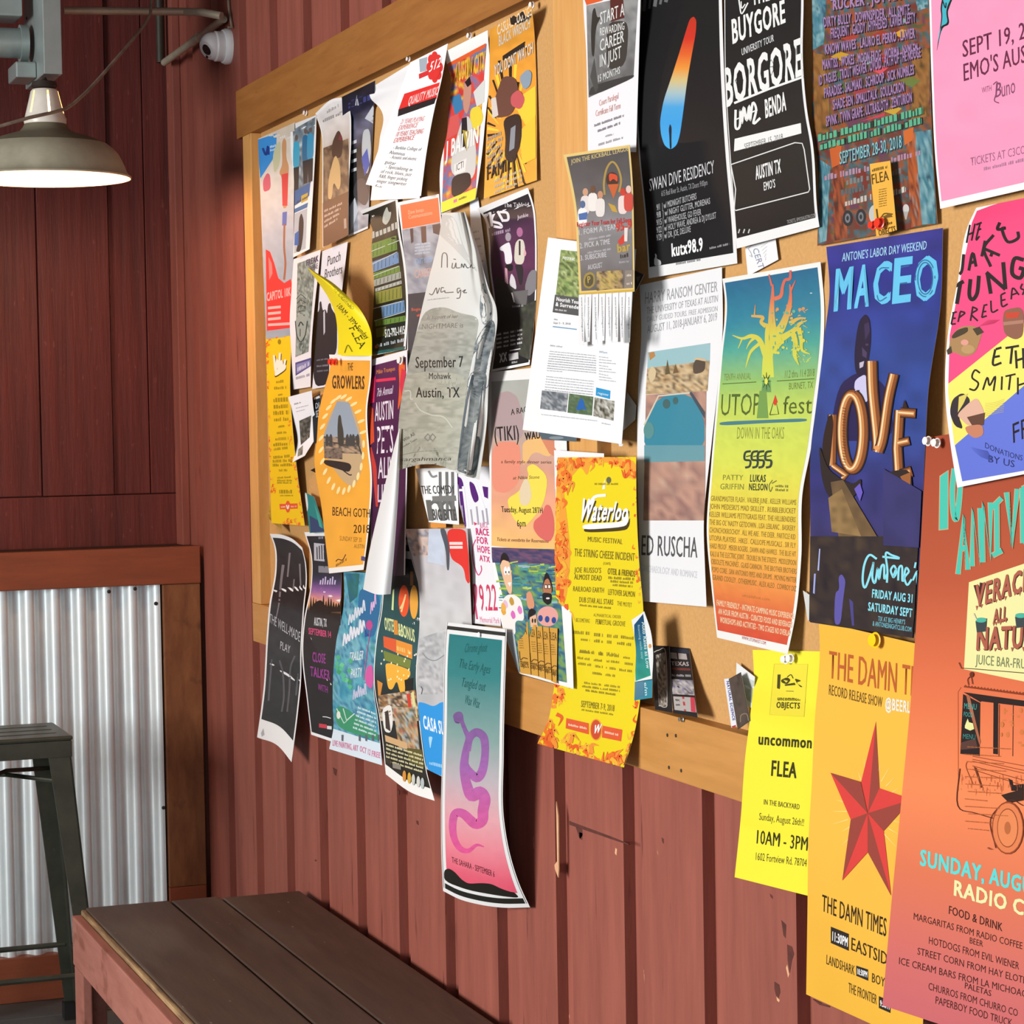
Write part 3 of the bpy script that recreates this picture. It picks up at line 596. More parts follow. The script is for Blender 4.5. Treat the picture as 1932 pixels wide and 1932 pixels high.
# --- orange anniversary street food poster, nearest the camera
s = Sheet('X', (1748, 826), (2120, 765), (2085, 2035), (1665, 1897), w=(.046, .046, .05, .062), L=[(1734, 1097), (1722, 1291), (1703, 1492), (1681, 1714)],
          base=gv([(0, 'a8482c'), (.25, 'c25a38'), (.42, 'e8754a'), (.6, 'fb8e58'), (.75, 'e67a55'), (.9, 'd9706a'), (1, 'd06a6e')]), nv=80); s.soft = False
s.fr('N')
c = '4ccab4'; o_ = 'e8a878'
for col, g in ((o_, 7), (c, 0)):
    s.P_([(1192 - g, 372 - g), (1260 + g, 318 - g), (1258 + g, 832 + g), (1184 - g, 842 + g)], col)
for col, g in ((o_, 10), (c, 0)):
    s.B_([(1318, 300), (1300, 500), (1310, 690), (1335, 750), (1355, 640), (1372, 430)], 44 + g, col)
def blk(pts, g):  # block lettering for the anniversary line
    for q in pts: s.B_(q, (40 if g == 0 else 54), (c if g == 0 else o_), False)
for g in (1, 0):
    blk([[(1352, 1235), (1405, 720), (1440, 1195)], [(1385, 1010), (1425, 1000)], [(1478, 1165), (1480, 660), (1545, 1140), (1548, 650)], [(1572, 1130), (1575, 610), (1640, 1100), (1640, 600)],
         [(1650, 650), (1740, 560)], [(1695, 600), (1700, 1050)], [(1660, 1070), (1745, 1025)], [(1785, 510), (1830, 990), (1880, 480)], [(1925, 470), (1930, 960)], [(1925, 480), (2000, 440)], [(1928, 700), (1990, 680)], [(1930, 950), (2005, 920)],
         [(2040, 880), (2040, 420), (2100, 480), (2045, 640), (2110, 860)], [(2150, 840), (2200, 380), (2240, 810)]], g)
s.P_([(1452, 1306), (2330, 1010), (2310, 2260), (1408, 2075)], 'f3efa8')
for q in ([(1510, 1330), (1540, 1500), (1565, 1310)],): s.B_(q, 34, '4a2018', False)
def drip(t, x0, y0, x1, y1, h):
    s.T_(t, x0 + 6, y0 + 8, x1 + 6, y1 + 8, h, '4a2018', bold=2); s.T_(t, x0, y0, x1, y1, h, 'b4604a', bold=2)
    rnd = random.Random(len(t))
    for k in range(len(t) * 2):
        tt = (k + .5) / (len(t) * 2); x, yv = x0 + (x1 - x0) * tt, y0 + (y1 - y0) * tt; s.P_([(x - 12, yv - 4), (x + 12, yv - 4), (x + rnd.uniform(-6, 6), yv + rnd.uniform(14, 40))], 'b4604a')
drip('VERACRUZ', 1505, 1525, 2180, 1300, 190); drip('ALL', 1665, 1670, 1790, 1635, 120); drip('NATURAL', 1520, 1900, 2210, 1870, 190)
for x, y_ in ((1565, 1650), (1915, 1610)):
    s.P_([(x - 50, y_), (x + 50, y_ - 25), (x + 42, y_ + 90), (x - 38, y_ + 100)], '3c4648'); s.E_(x, y_ - 10, 48, 22, '4cb8a0')
s.B_([(1525, 1640), (1498, 1580)], 10, 'e8dcc0')
s.fr('U'); s.T_('JUICE BAR-FRUIT CUPS', 1335, 350, 2290, 440, 120, '7a8258', bold=1)
dk = '5a2412'
s.B_([(1130, 330), (1160, 400), (1320, 410), (1932, 460), (2600, 520)], 10, dk, False)
s.B_([(1250, 610), (1240, 540), (1280, 510), (1300, 600)], 9, dk); s.E_(1290, 480, 26, 34, '6e2e16')
s.P_([(1185, 620), (2600, 800), (2600, 830), (1182, 640)], '8c3a18')
for k in range(34): x = 1190 + k * 40; y_ = 622 + k * 5; s.P_([(x, y_), (x + 28, y_ + 4), (x + 14, y_ - 14)], '8c3a18')
s.P_([(1180, 700), (2600, 900), (2600, 960), (1400, 815), (1390, 825)], '241410')
s.P_([(1175, 725), (1388, 835), (1380, 1500), (1140, 1470)], '221512'); s.P_([(1150, 1330), (1330, 1280), (1360, 1400), (1150, 1420)], '5a3830')
s.P_([(1215, 735), (1258, 745), (1395, 1320), (1380, 1360), (1250, 900)], 'b06848')
s.T_('MENU', 1190, 905, 1345, 920, 70, '4aa8a0'); s.T_('FOOD', 1185, 1000, 1300, 1015, 55, '4aa8a0'); s.T_('MENU', 1175, 1280, 1330, 1290, 60, '3c8c88')
s.P_([(1200, 1120), (1235, 1030), (1250, 1075), (1300, 1090), (1315, 1160), (1265, 1180), (1200, 1150)], 'eeeca0')
s.P_([(1555, 830), (1612, 838), (1608, 1478), (1550, 1470)], '241410')
for x in (1628, 1800): s.B_([(x, 850), (x - 6, 1500)], 7, dk, False)
for k in range(14): x, y_ = RD.uniform(1640, 1930), RD.uniform(880, 1440); s.E_(x, y_, RD.uniform(8, 28), RD.uniform(8, 40), 'd97c40')
for dy in (0, 38, 62, 120, 165): s.B_([(1290, 1500 + dy), (1932, 1620 + dy * 1.5), (2600, 1745 + dy * 1.9)], 8, '8a3414', False)
s.P_([(1310, 1630), (1345, 1650), (1420, 1890), (1400, 1895)], '6e3014'); s.B_([(1230, 1560), (1215, 1640), (1300, 1850)], 7, 'a84e22')
s.P_([(1740, 1780), (1790, 1800), (1800, 1860), (1932, 1845), (1932, 1932), (1780, 1932)], '241410')
for k in range(60): x = RD.uniform(1140, 1932); y_ = RD.uniform(1720, 1932); s.B_([(x, y_), (x + RD.uniform(-6, 6), y_ + RD.uniform(20, 90))], 4, 'c8643a', False)
s.B_([(1115, 1932), (1112, 700), (1150, 640)], 5, 'c8643a', False)
s.fr('X')
s.B_([(1812, 1450), (1808, 1520), (1845, 1535), (1932, 1560)], 1.6, dk); s.P_([(1890, 1500), (1932, 1488), (1932, 1510), (1905, 1515)], '32180e'); s.B_([(1880, 1600), (1870, 1545), (1905, 1510), (1932, 1520)], 1.4, dk)
for rx, ry, col in ((30, 50, '9a4420'), (28, 47, 'e98450'), (20, 37, '9a4420'), (18.5, 35, 'ee8c56'), (6, 12, 'c06a3a')): s.E_(1903, 1562, rx, ry, col)
for k in range(6): s.P_([(1862 + k * 2, 1600 + k), (1866 + k * 2, 1598 + k), (1868 + k * 2, 1602)], '9a4420')
for k in range(12): s.G_(1818 + RD.uniform(0, 10), 1410 + k * 14, 1850 + RD.uniform(0, 60), 1414 + k * 14, 2, 'c06a38')
s.fr('V')
s.T_('SUNDAY, AUGUST 26', 497, 372, 1960, 760, 150, '5fe0dc', h1=150, bold=2); s.T_('RADIO COFFEE', 830, 668, 2000, 1010, 145, 'f4f0b0', bold=2)
for t, a in (('FOOD & DRINK', (780, 852, 1305, 1025, 80, 1)), ('MARGARITAS FROM RADIO COFFEE', (436, 908, 1500, 1200, 66, 0)), ('BEER', (985, 1140, 1115, 1178, 58, 0)), ('HOTDOGS FROM EVIL WIENER', (585, 1145, 1468, 1400, 70, 0)),
             ('STREET CORN FROM HAY ELOTES', (473, 1250, 1570, 1550, 68, 0)), ('ICE CREAM BARS FROM LA MICHOACANA', (292, 1345, 1700, 1715, 68, 0)), ('PALETAS', (938, 1582, 1195, 1662, 58, 0)), ('CHURROS FROM CHURRO CO', (580, 1595, 1455, 1860, 70, 0)), ('PAPERBOY FOOD TRUCK', (650, 1732, 1400, 1960, 72, 0))):
    s.T_(t, *a[:5], '43160f', bold=a[5])
s.make('poster', 'orange anniversary poster with turquoise lettering and a drawn food trailer, nearest the camera', 'poster', 'large posters on the notice board')
# --- yellow poster with red star
s = Sheet('X', (1545, 1172), (1762, 1222), (1740, 1976), (1521, 1876), w=(.044, .044, .055, .055), L=[(1547, 1226), (1537, 1358), (1530, 1499), (1526, 1560), (1523, 1733)], base=gv([(0, 'fcc040'), (.5, 'fdc148'), (1, 'f6bb3e')], .03, 60, 3), nv=60)
s.fr('S'); s.T_('THE DAMN TIMES', 1040, 448, 2200, 700, 290, 'c4622c', h1=330, bold=1); s.T_('RECORD RELEASE SHOW', 1045, 628, 1618, 765, 108, '6a4a1c', bold=1); s.T_('@BEERLAND', 1650, 780, 2080, 850, 118, 'f8f0e0', bold=2, ol='fff6ee')
for k in range(26):
    a = k / 26 * 6.283; ca, sa = math.cos(a), math.sin(a); r0, r1 = RD.uniform(330, 420), RD.uniform(480, 640); s.B_([(1470 + ca * r0 * .62, 1880 + sa * r0), (1470 + ca * r1 * .62, 1880 + sa * r1 * .9)], [10, 3], 'ffe38c', False)
s.fr('X'); cen = (1638, 1534); tips = [(1653, 1361), (1722, 1508), (1682, 1690), (1590, 1661), (1568, 1458)]; ins = [(1660, 1487), (1672, 1577), (1637, 1607), (1605, 1548), (1624, 1475)]
ins = [(1660, 1487), (1668, 1568), (1638, 1608), (1606, 1546), (1625, 1475)]
for k in range(5):
    t = tips[k]; s.P_([cen, ins[k - 1], t], 'e2423c'); s.P_([cen, t, ins[k]], '9e4438')
s.fr('T'); s.T_('THE DAMN TIMES', 800, 930, 1370, 1160, 145, '33200e', h1=160, bold=1); s.P_([(880, 1070), (1040, 1135), (1040, 1285), (880, 1215)], '2c2420'); s.T_('11:30PM', 893, 1192, 1030, 1248, 78, 'fff', bold=2)
s.T_('EASTSIDE SUNSET', 1060, 1275, 1760, 1580, 110, '3a2710', bold=1); s.T_('LANDSHARK', 840, 1400, 1090, 1500, 82, '4a3414', bold=1); s.P_([(1105, 1415), (1210, 1450), (1212, 1550), (1105, 1505)], '2c2420'); s.T_('10:30PM', 1115, 1490, 1203, 1520, 50, 'fff', bold=2)
s.T_('BOY WONDER', 1243, 1560, 1640, 1720, 80, '4a3414', bold=1); s.T_('THE FRONTIER', 1035, 1650, 1285, 1760, 85, '4a3414', bold=1); s.P_([(1305, 1685), (1410, 1730), (1408, 1835), (1305, 1790)], '2c2420'); s.T_('9:30PM', 1316, 1770, 1400, 1805, 50, 'fff', bold=2)
s.make('poster', 'golden yellow poster with a large faceted red star', 'poster', 'large posters on the notice board')
# --- bright yellow flea market sheet
s = Sheet('X', (1420, 1226), (1552, 1229), (1532, 1692), (1386, 1655), w=(.014, .016, .046, .05), L=[(1422.5, 1270), (1415, 1358), (1406, 1429), (1398, 1540)], base='fff23c', back='fff23c')
s.fr('S'); s.P_([(460, 300), (820, 302), (780, 865), (410, 845)], 'f6e640'); s.B_([(460, 300), (820, 302), (780, 865), (410, 845), (460, 300)], 4, 'd0c030', False)
k_ = '4a4412'
s.P_([(497, 412), (530, 412), (520, 570), (490, 560)], k_); s.P_([(530, 470), (600, 440), (640, 470), (600, 520), (540, 500)], k_); s.B_([(600, 440), (640, 415), (665, 455)], 10, k_); s.P_([(570, 520), (680, 500), (690, 525), (580, 535)], k_); s.P_([(670, 450), (760, 480), (690, 500), (770, 545), (740, 550)], k_); s.P_([(560, 470), (610, 480), (590, 500)], 'f0e040')
s.B_([(570, 590), (670, 592)], 6, k_, False); s.T_('uncommon', 495, 690, 738, 695, 42, k_, bold=2); s.T_('OBJECTS', 482, 770, 735, 780, 62, k_, bold=2)
s.T_('uncommon', 288, 1160, 860, 1203, 120, '3c3812', bold=2); s.T_('FLEA', 425, 1495, 697, 1522, 160, '3c3812', bold=2); s.T_('IN THE BACKYARD', 347, 1805, 730, 1860, 56, '4a4614', bold=1)
s.fr('T'); s.T_('Sunday, August 26th!!', 245, 125, 640, 180, 62, '4a4614'); s.T_('10AM - 3PM', 222, 335, 672, 400, 120, '3c3812', bold=1); s.T_('1602 Fortview Rd. 78704', 215, 480, 665, 540, 66, '4a4614')
s.make('flyer', 'bright yellow flea market sheet with plain black lettering, left of the star poster', 'flyer', 'flyers on the notice board')
# --- deep blue concert poster with gold balloon letters
s = Sheet('X', (1559, 466), (1779, 430), (1724, 1204), (1528, 1174), w=(.02, .02, .046, .05), L=[(1566, 548), (1556, 633), (1537, 782), (1530, 832), (1528.5, 1000)], R=[(1775, 569), (1751, 740), (1746, 832), (1736, 1040)],
          base=gv([(0, '3a3a90'), (.1, '28308a'), (.3, '2c4a9c'), (.5, '2f4690'), (.62, '34347a'), (.75, '38346a'), (.9, '2a2430'), (1, '241e26')], .25, 26, 5), nv=70)
s.fr('M'); s.T_("ANTONE'S LABOR DAY WEEKEND", 322, 345, 1070, 235, 75, 'a8d8f4', bold=1)
for (t, x0, y0, x1, y1, h) in (('M', 248, 780, 405, 755, 360), ('A', 430, 752, 560, 732, 360), ('C', 590, 722, 750, 700, 355), ('E', 765, 712, 930, 690, 385), ('O', 955, 692, 1165, 670, 375)):
    s.T_(t, x0, y0, x1, y1, h, '68c8f0', bold=2)
for q in ([(300, 480), (290, 770)], [(345, 560), (370, 480)], [(390, 440), (380, 755)], [(500, 430), (450, 740)], [(515, 430), (535, 730)], [(620, 560), (650, 690), (720, 660)], [(625, 520), (660, 410), (740, 400)], [(800, 350), (790, 690)], [(830, 400), (920, 380)], [(830, 540), (900, 530)], [(825, 690), (895, 680)]): s.B_(q, 10, '2c6c9c')
for rx, ry in ((86, 162), (66, 140)): s.B_([(1060 + rx * math.cos(t), 493 + ry * math.sin(t)) for t in np.linspace(0, 6.283, 15)], 10, '2c6c9c')
s.P_([(200, 1932), (290, 1440), (440, 1330), (560, 1330), (720, 1450), (800, 1932)], '231c50')
s.P_([(432, 1180), (440, 1080), (455, 960), (480, 860), (530, 805), (570, 850), (583, 960), (580, 1080), (560, 1220), (545, 1330), (490, 1380), (440, 1320)], '1e1838'); s.P_([(520, 900), (560, 880), (570, 960), (530, 1040)], '3a3058'); s.P_([(500, 1100), (545, 1150), (540, 1200), (505, 1180)], '4a3e62'); s.P_([(478, 1240), (520, 1225), (510, 1275), (480, 1290)], 'c8bcd0'); s.E_(545, 1080, 14, 10, '4a3e62')
s.P_([(440, 1390), (545, 1330), (560, 1600), (470, 1560), (430, 1470)], 'cfcbee'); s.P_([(440, 1490), (480, 1480), (470, 1600)], '1e1838')
gd_ = lambda a, w_, sm=True: (s.B_(a, w_, '2e1c12', sm), s.B_(a, w_ * .78, '8a4c22', sm), s.B_([(x - w_ * .12, y) for x, y in a], w_ * .42, 'd08a4c', sm), s.B_([(x - w_ * .2, y) for x, y in a], w_ * .14, 'fbe0b0', sm))
gd_([(240, 1700), (235, 1932), (232, 2150)], 90, False); gd_([(245, 2150), (370, 2240), (330, 2260)], 60, False)
s.P_([(150, 1932), (200, 1720), (240, 1690), (250, 1800), (200, 2300), (150, 2250)], '2e1c14')
ring = [(420 + 95 * math.cos(t), 1850 + 330 * math.sin(t)) for t in np.linspace(-1.5, 4.9, 17)]
gd_([(x, y_) for x, y_ in ring], 105)
for k in range(22): y_ = 1640 + k * 25; s.B_([(330 + (k % 2) * 4, y_), (362, y_ + 6)], 5, '4a2a14', False)
gd_([(590, 1225), (600, 1500), (640, 1900), (640, 2020)], 105); gd_([(790, 1340), (740, 1560), (690, 1900), (650, 2030)], 95)
gd_([(840, 1660), (820, 2000), (835, 2250)], 95, False); gd_([(850, 1680), (985, 1690)], 90, False); gd_([(840, 1950), (930, 1930)], 80, False); gd_([(850, 2230), (950, 2200)], 100, False); s.P_([(868, 1640), (885, 1565), (915, 1640)], '2e1c12')
s.fr('N'); s.E_(640, 118, 26, 20, 'e8a060'); s.P_([(720, 330), (940, 300), (960, 500), (900, 560), (760, 500)], '2c1e1a'); s.P_([(850, 370), (945, 330), (940, 440), (880, 430)], 'a06030')
s.P_([(120, 60), (200, 300), (330, 400), (430, 440), (500, 380), (500, 480), (380, 600), (210, 560), (150, 400)], '2c201e')
s.Q_([(230, 420), (340, 400), (640, 900), (300, 900)], gv([(0, '3a2c2a'), (1, '80643e')], .2, 12, 4)); s.Q_([(210, 560), (330, 480), (500, 900), (240, 860)], gv([(0, '7a5f3a'), (1, '94764a')], .3, 10, 8)); s.P_([(440, 480), (490, 430), (515, 510), (490, 590)], '6a5ac0')
s.Q_([(50, 900), (1010, 900), (960, 1800), (40, 1650)], mx(['1f1720', '3a2d26', '2a2024', '4c3c2c'], 30, 40, 6), 20, 24); s.Q_([(700, 300), (1040, 500), (1020, 1000), (700, 980)], gv([(0, '3c3a80'), (1, '34305e')], .2, 20, 3))
s.P_([(115, 1200), (130, 1010), (140, 1010), (128, 1205)], 'b0b8e8'); s.P_([(75, 1400), (85, 1230), (100, 1230), (90, 1410)], 'a0a8e0')
s.P_([(262, 1680), (270, 1400), (310, 1370), (300, 1260), (330, 1230), (365, 1290), (350, 1400), (340, 1480), (320, 1680)], '5f57a8'); s.P_([(395, 1450), (430, 1480), (440, 1690), (420, 1690)], '4a4486')
cy_ = '8ee4f4'
s.B_([(640, 1100), (575, 1065), (530, 1150), (515, 1290), (540, 1350), (600, 1180), (610, 1130), (600, 1260), (625, 1310), (650, 1180), (660, 1280), (680, 1170), (705, 1160), (708, 1275), (735, 1230)], 19, cy_)
s.B_([(690, 1080), (840, 1095), (770, 1065), (720, 1050), (735, 1200), (730, 1310)], 18, cy_); s.B_([(785, 1260), (765, 1200), (795, 1160), (815, 1220), (785, 1265), (815, 1180)], 18, cy_); s.B_([(830, 1290), (838, 1180), (865, 1170), (868, 1295), (895, 1250), (925, 1210), (900, 1180), (885, 1260), (910, 1330), (950, 1280)], 18, cy_); s.B_([(985, 1130), (975, 1180)], 16, cy_); s.B_([(960, 1290), (1000, 1210), (1000, 1300), (1010, 1390)], 18, cy_)
s.T_('FRIDAY AUG 31', 597, 1440, 955, 1487, 72, cy_, bold=2); s.T_('SATURDAY SEPT 1', 562, 1555, 985, 1620, 72, cy_, bold=2); s.T_("TIX AT BIG HENRY'S", 650, 1648, 890, 1680, 42, '78c4d4', bold=1); s.T_('& ANTONESNIGHTCLUB.COM', 603, 1690, 945, 1745, 42, '78c4d4', bold=1)
s.make('poster', 'deep blue concert poster with pale blue title and gold balloon letters', 'poster', 'large posters on the notice board')
# --- hand painted pink, yellow and blue poster at the right edge
s = Sheet('X', (1842, 392), (2150, 330), (2130, 855), (1806, 920), w=(.06, .06, .06, .054), L=[(1827, 420), (1804, 527), (1783, 633), (1779, 740), (1790, 832)], base='fff', nv=60, nu=30)
s.fr('X')
e_ = lambda y: np.interp(y, [392, 420, 527, 633, 740, 832, 920], [1842, 1830, 1808, 1788, 1785, 1796, 1812])
s.soft = False
Lp = [(e_(y) + 4, y) for y in (398, 420, 470, 527, 580, 633, 690, 724)]
s.P_(Lp + [(1932, 610), (2140, 430), (2145, 345), (1932, 368), (1870, 388)], 'fb4f84')
s.P_([(e_(y) + 4, y) for y in (724, 740, 780, 832, 860)] + [(1812, 868), (1932, 728), (2130, 560), (2140, 430), (1932, 610)], 'fff070')
s.P_([(1802, 840), (1932, 728), (2130, 560), (2125, 840), (1932, 888), (1816, 908)], '6a7ce0')
b = '241a1c'; s.soft = True
def br(f, strokes, w_):
    s.fr(f)
    for q in strokes: s.B_(q, w_, b)
br('M', [[(1455, 20), (1425, 180)], [(1500, 10), (1470, 160)], [(1435, 110), (1490, 85)], [(1545, 5), (1510, 150), (1540, 120)], [(1520, 70), (1555, 55)], [(1510, 20), (1560, 0)]], 16)
br('M', [[(1400, 280), (1385, 420), (1360, 460)], [(1445, 425), (1480, 270), (1510, 390)], [(1455, 360), (1500, 345)], [(1590, 160), (1560, 300)], [(1665, 110), (1580, 230), (1640, 390)], [(1580, 230), (1720, 290)], [(1720, 0), (1700, 60), (1770, 50), (1740, 60), (1790, 170), (1880, 140), (1880, 80)], [(1640, 300), (1650, 270)]], 26)
br('M', [[(1325, 560), (1400, 520)], [(1370, 540), (1340, 720)], [(1460, 500), (1450, 640), (1480, 680), (1520, 620), (1535, 470)], [(1610, 450), (1640, 630)], [(1600, 440), (1770, 590)], [(1750, 350), (1770, 590)], [(1932, 330), (1850, 320), (1830, 450), (1900, 490), (1930, 420), (1890, 400)]], 34)
br('M', [[(1310, 800), (1290, 900)], [(1300, 800), (1340, 790)], [(1298, 850), (1330, 845)], [(1290, 900), (1330, 895)], [(1370, 790), (1350, 880)], [(1368, 785), (1410, 800), (1360, 840)], [(1480, 750), (1460, 870)], [(1475, 745), (1520, 770), (1470, 810), (1525, 870)], [(1580, 740), (1560, 840)], [(1575, 735), (1610, 725)], [(1570, 790), (1600, 785)], [(1560, 840), (1605, 825)], [(1640, 690), (1650, 790), (1705, 770)], [(1730, 640), (1740, 740), (1790, 720)], [(1735, 690), (1770, 680)], [(1730, 640), (1770, 620)], [(1820, 680), (1835, 580), (1890, 640)], [(1825, 640), (1870, 625)], [(1920, 540), (1905, 580), (1935, 600), (1920, 640)]], 15)
br('M', [[(1680, 1120), (1660, 1255), (1735, 1240)], [(1670, 1190), (1720, 1180)], [(1685, 1120), (1735, 1105)], [(1770, 1110), (1890, 1090)], [(1830, 1100), (1815, 1250)], [(1860, 1130), (1870, 1290)], [(1925, 1110), (1932, 1290)], [(1865, 1220), (1930, 1200)]], 20)
br('M', [[(1545, 1330), (1500, 1305), (1475, 1370), (1530, 1420), (1500, 1480), (1450, 1470)], [(1570, 1480), (1610, 1370), (1630, 1440), (1680, 1360), (1665, 1490)], [(1740, 1360), (1735, 1480)], [(1770, 1360), (1860, 1340)], [(1815, 1350), (1800, 1480)], [(1880, 1370), (1880, 1520)], [(1880, 1440), (1940, 1420)], [(1950, 1350), (1945, 1480)]], 16)
s.fr('N'); s.T_('FREE', 1840, 75, 2150, -60, 170, b, bold=0, sl=-.1); s.T_('DONATIONS', 1590, 115, 1920, 230, 48, '30346e', arc=10); s.T_('BY US', 1620, 240, 1850, 290, 60, '30346e')
for k in range(9): s.B_([(1470 + k * 16, 110 + k * 4), (1500 + k * 14, 150), (1560 + k * 12, 200 + k * 4)], 4, '5464c4')
s.fr('M')
s.P_([(1260, 1150), (1290, 1000), (1370, 920), (1480, 910), (1570, 950), (1540, 1060), (1500, 1160), (1400, 1190), (1330, 1150)], 'b08858'); s.P_([(1290, 1010), (1340, 950), (1440, 920), (1440, 970), (1310, 1030)], '4a3c28'); s.P_([(1480, 940), (1540, 920), (1580, 970), (1520, 1000)], '4a3c28'); s.P_([(1250, 1130), (1290, 1090), (1300, 1150), (1260, 1170)], '4a3c28'); s.E_(1410, 1060, 34, 26, 'e8a090'); s.E_(1440, 1120, 60, 40, 'c49a68')
s.P_([(1745, 860), (1760, 770), (1932, 740), (1932, 1000), (1860, 1040), (1760, 990)], '94604a'); s.P_([(1765, 800), (1900, 790), (1880, 840), (1780, 850)], 'd0462c'); s.P_([(1750, 880), (1932, 860), (1932, 890), (1755, 910)], 'b4806a')
s.P_([(1275, 1680), (1300, 1560), (1390, 1500), (1460, 1560), (1440, 1640), (1350, 1700), (1400, 1830), (1320, 1800)], '3a3034'); s.P_([(1340, 1700), (1440, 1600), (1520, 1540), (1590, 1680), (1560, 1780), (1440, 1800), (1380, 1740)], 'e8b8a0'); s.P_([(1430, 1720), (1590, 1680), (1580, 1790), (1480, 1800)], '6a4636'); s.P_([(1360, 1540), (1440, 1510), (1400, 1600), (1350, 1680)], 'e8d468'); s.P_([(1410, 1800), (1570, 1780), (1580, 1880), (1500, 1910), (1430, 1860)], 'd08868')
for k in range(8): s.B_([(1590, 1600 + k * 16), (1680, 1590 + k * 14), (1760, 1560 + k * 16)], 3, 'c8bc50')
for k in range(7): s.B_([(1540 + k * 20, 920 - k * 4), (1620 + k * 16, 860)], 3, 'd83c6c')
s.make('poster', 'hand painted pink, yellow and blue poster with black brush lettering', 'poster', 'large posters on the notice board')
# --- plain pink concert poster at the top right
s = Sheet('X', (1752, -40), (2130, -150), (2140, 310), (1774, 394), w=.03, L=[(1753, 0), (1757, 150), (1764, 299)], base='fff')
s.panel(.012, 0, 1, .97, gv([(0, 'fba0c4'), (1, 'f89cc0')], .05, 30, 4)); s.fr('D')
s.P_([(1270, 410), (1285, 300), (1310, 130), (1300, 60), (1320, -40), (1405, -40), (1370, 50), (1355, 95), (1372, 185), (1310, 210)], '12181c'); s.P_([(1276, 350), (1300, 250), (1318, 130), (1312, 60), (1330, -30), (1390, -30), (1352, 50), (1345, 100), (1358, 175), (1300, 200)], '44b8c8'); s.B_([(1320, 10), (1340, 60), (1345, 20)], 8, '12181c')
s.T_('SEPT 19, 2018', 1470, 435, 2110, 240, 125, '6a2444', bold=1); s.T_("EMO'S AUSTIN", 1478, 615, 2110, 420, 130, '6a2444', bold=1); s.T_('WITH', 1615, 705, 1688, 685, 42, '86466a'); s.T_('B', 1715, 740, 1760, 725, 110, '86466a', sl=.1, bold=1); s.T_('uno', 1765, 735, 1868, 700, 120, '86466a'); s.B_([(1700, 640), (1730, 620), (1725, 700), (1710, 760), (1745, 780)], 8, '86466a')
s.T_('TICKETS AT C3CONCERTS.COM', 1530, 1255, 2250, 1090, 62, 'a06484'); s.G_(1630, 1290, 2200, 1160, 26, 'b07898')
s.make('poster', 'plain pink concert poster with a turquoise lightning shape, in the top right corner', 'poster', 'large posters on the notice board')
# --- many-coloured band line-up poster
s = Sheet('X', (1529, -60), (1751, -110), (1769, 422), (1542, 464), w=(.018, .018, .018, .018), L=[(1532, 0), (1534, 100), (1533, 225), (1544, 324)], R=[(1753, 0), (1755, 150), (1762, 324)], base=mx(['7a3026', '5a4a3a', '2f6a78', '8a5230', 'a84a2a', '4a5a34', '6a3a52'], 14, 20, 11, 1.3), nu=44, nv=110)
s.fr('D')
for a in ([(330, 0), (440, 0), (420, 330), (335, 380)], [(1110, -20), (1215, -20), (1200, 60), (1130, 80)], [(385, 1200), (470, 1260), (440, 1820), (380, 1840)], [(1100, 1000), (1230, 980), (1270, 1690), (1150, 1700)]): s.Q_(a, mx(['244a5c', '5e8ea0', '30707c', '8ab4bc', '3a5c62'], 6, 14, 9), 8, 16)
for a in ([(340, 400), (460, 420), (460, 1000), (350, 1000)], [(1090, 380), (1220, 360), (1215, 880), (1080, 900)]): s.Q_(a, mx(['6a4020', 'a07038', '8a5a2a', '50401e'], 6, 9, 5), 8, 16)
s.Q_([(480, 1160), (560, 1160), (600, 1800), (500, 1820)], mx(['7a3424', 'b05a34', '5e2a1e', '46342c'], 5, 9, 3), 6, 14); s.Q_([(1040, 1020), (1110, 1000), (1160, 1700), (1080, 1720)], mx(['7a3424', 'c0622e', '5e2a1e', 'd0b0a0'], 5, 9, 6), 6, 14)
s.P_([(460, 1100), (560, 1060), (540, 1240), (480, 1270)], 'c8602c'); s.P_([(1020, 990), (1100, 960), (1090, 1060), (1030, 1100)], 'd06a2c')
for x, y_, col in ((740, 110, '9a8878'), (850, 260, 'a03828'), (1010, 250, 'd8a030'), (540, 420, 'c89a28'), (740, 450, '9aa8b0'), (880, 440, 'b03028'), (600, 640, '50602a'), (840, 520, 'd85060'), (500, 560, '4a6a38'), (1060, 600, '7a7030'), (620, 280, 'a84030'), (990, 160, '88a0a0'), (1080, 620, '6a7a3a'), (940, 830, 'c8a038'), (700, 690, 'a03c40')): s.P_([(x - 70, y_ + 10), (x, y_ - 30), (x + 70, y_ - 10), (x + 10, y_ + 40)], col)
s.P_([(620, 945), (885, 850), (880, 880), (690, 920)], 'c04050')
rows = [('BACKLUND . ROVERS . EARS', 470, 5, 1080, -60), ('RUCKER . JOY . LOW', 490, 75, 1090, -20), ('DIRTY BULLY . DOWNSPIDER . ALL SMITE', 420, 205, 1070, 105), ('FREQUENT . GADDY . HYPHEDED . LAVIER . LEFTY', 475, 290, 1115, 165), ('KNOW WAVES . LAURO EL PERRO . LAVIER', 430, 410, 1110, 285), ('MANTISS . WOKES . MOON FROG . WORMA . NVMLEM', 410, 525, 1130, 400), ('ID TAGUES . TROUT WEAVER . OVOID . PATH OF THE NOOGE', 385, 645, 1155, 430), ('PARADISE . SALMIAKI . SCHROOP . SICK NUMBLES', 425, 740, 1105, 560), ('SHADE SEN . SMALLTALK . SOULACRON', 490, 830, 1030, 690), ('SPVNK . TVVIN GRAPE . ULTRASLOTH . ZENTURION', 440, 955, 1090, 770)]
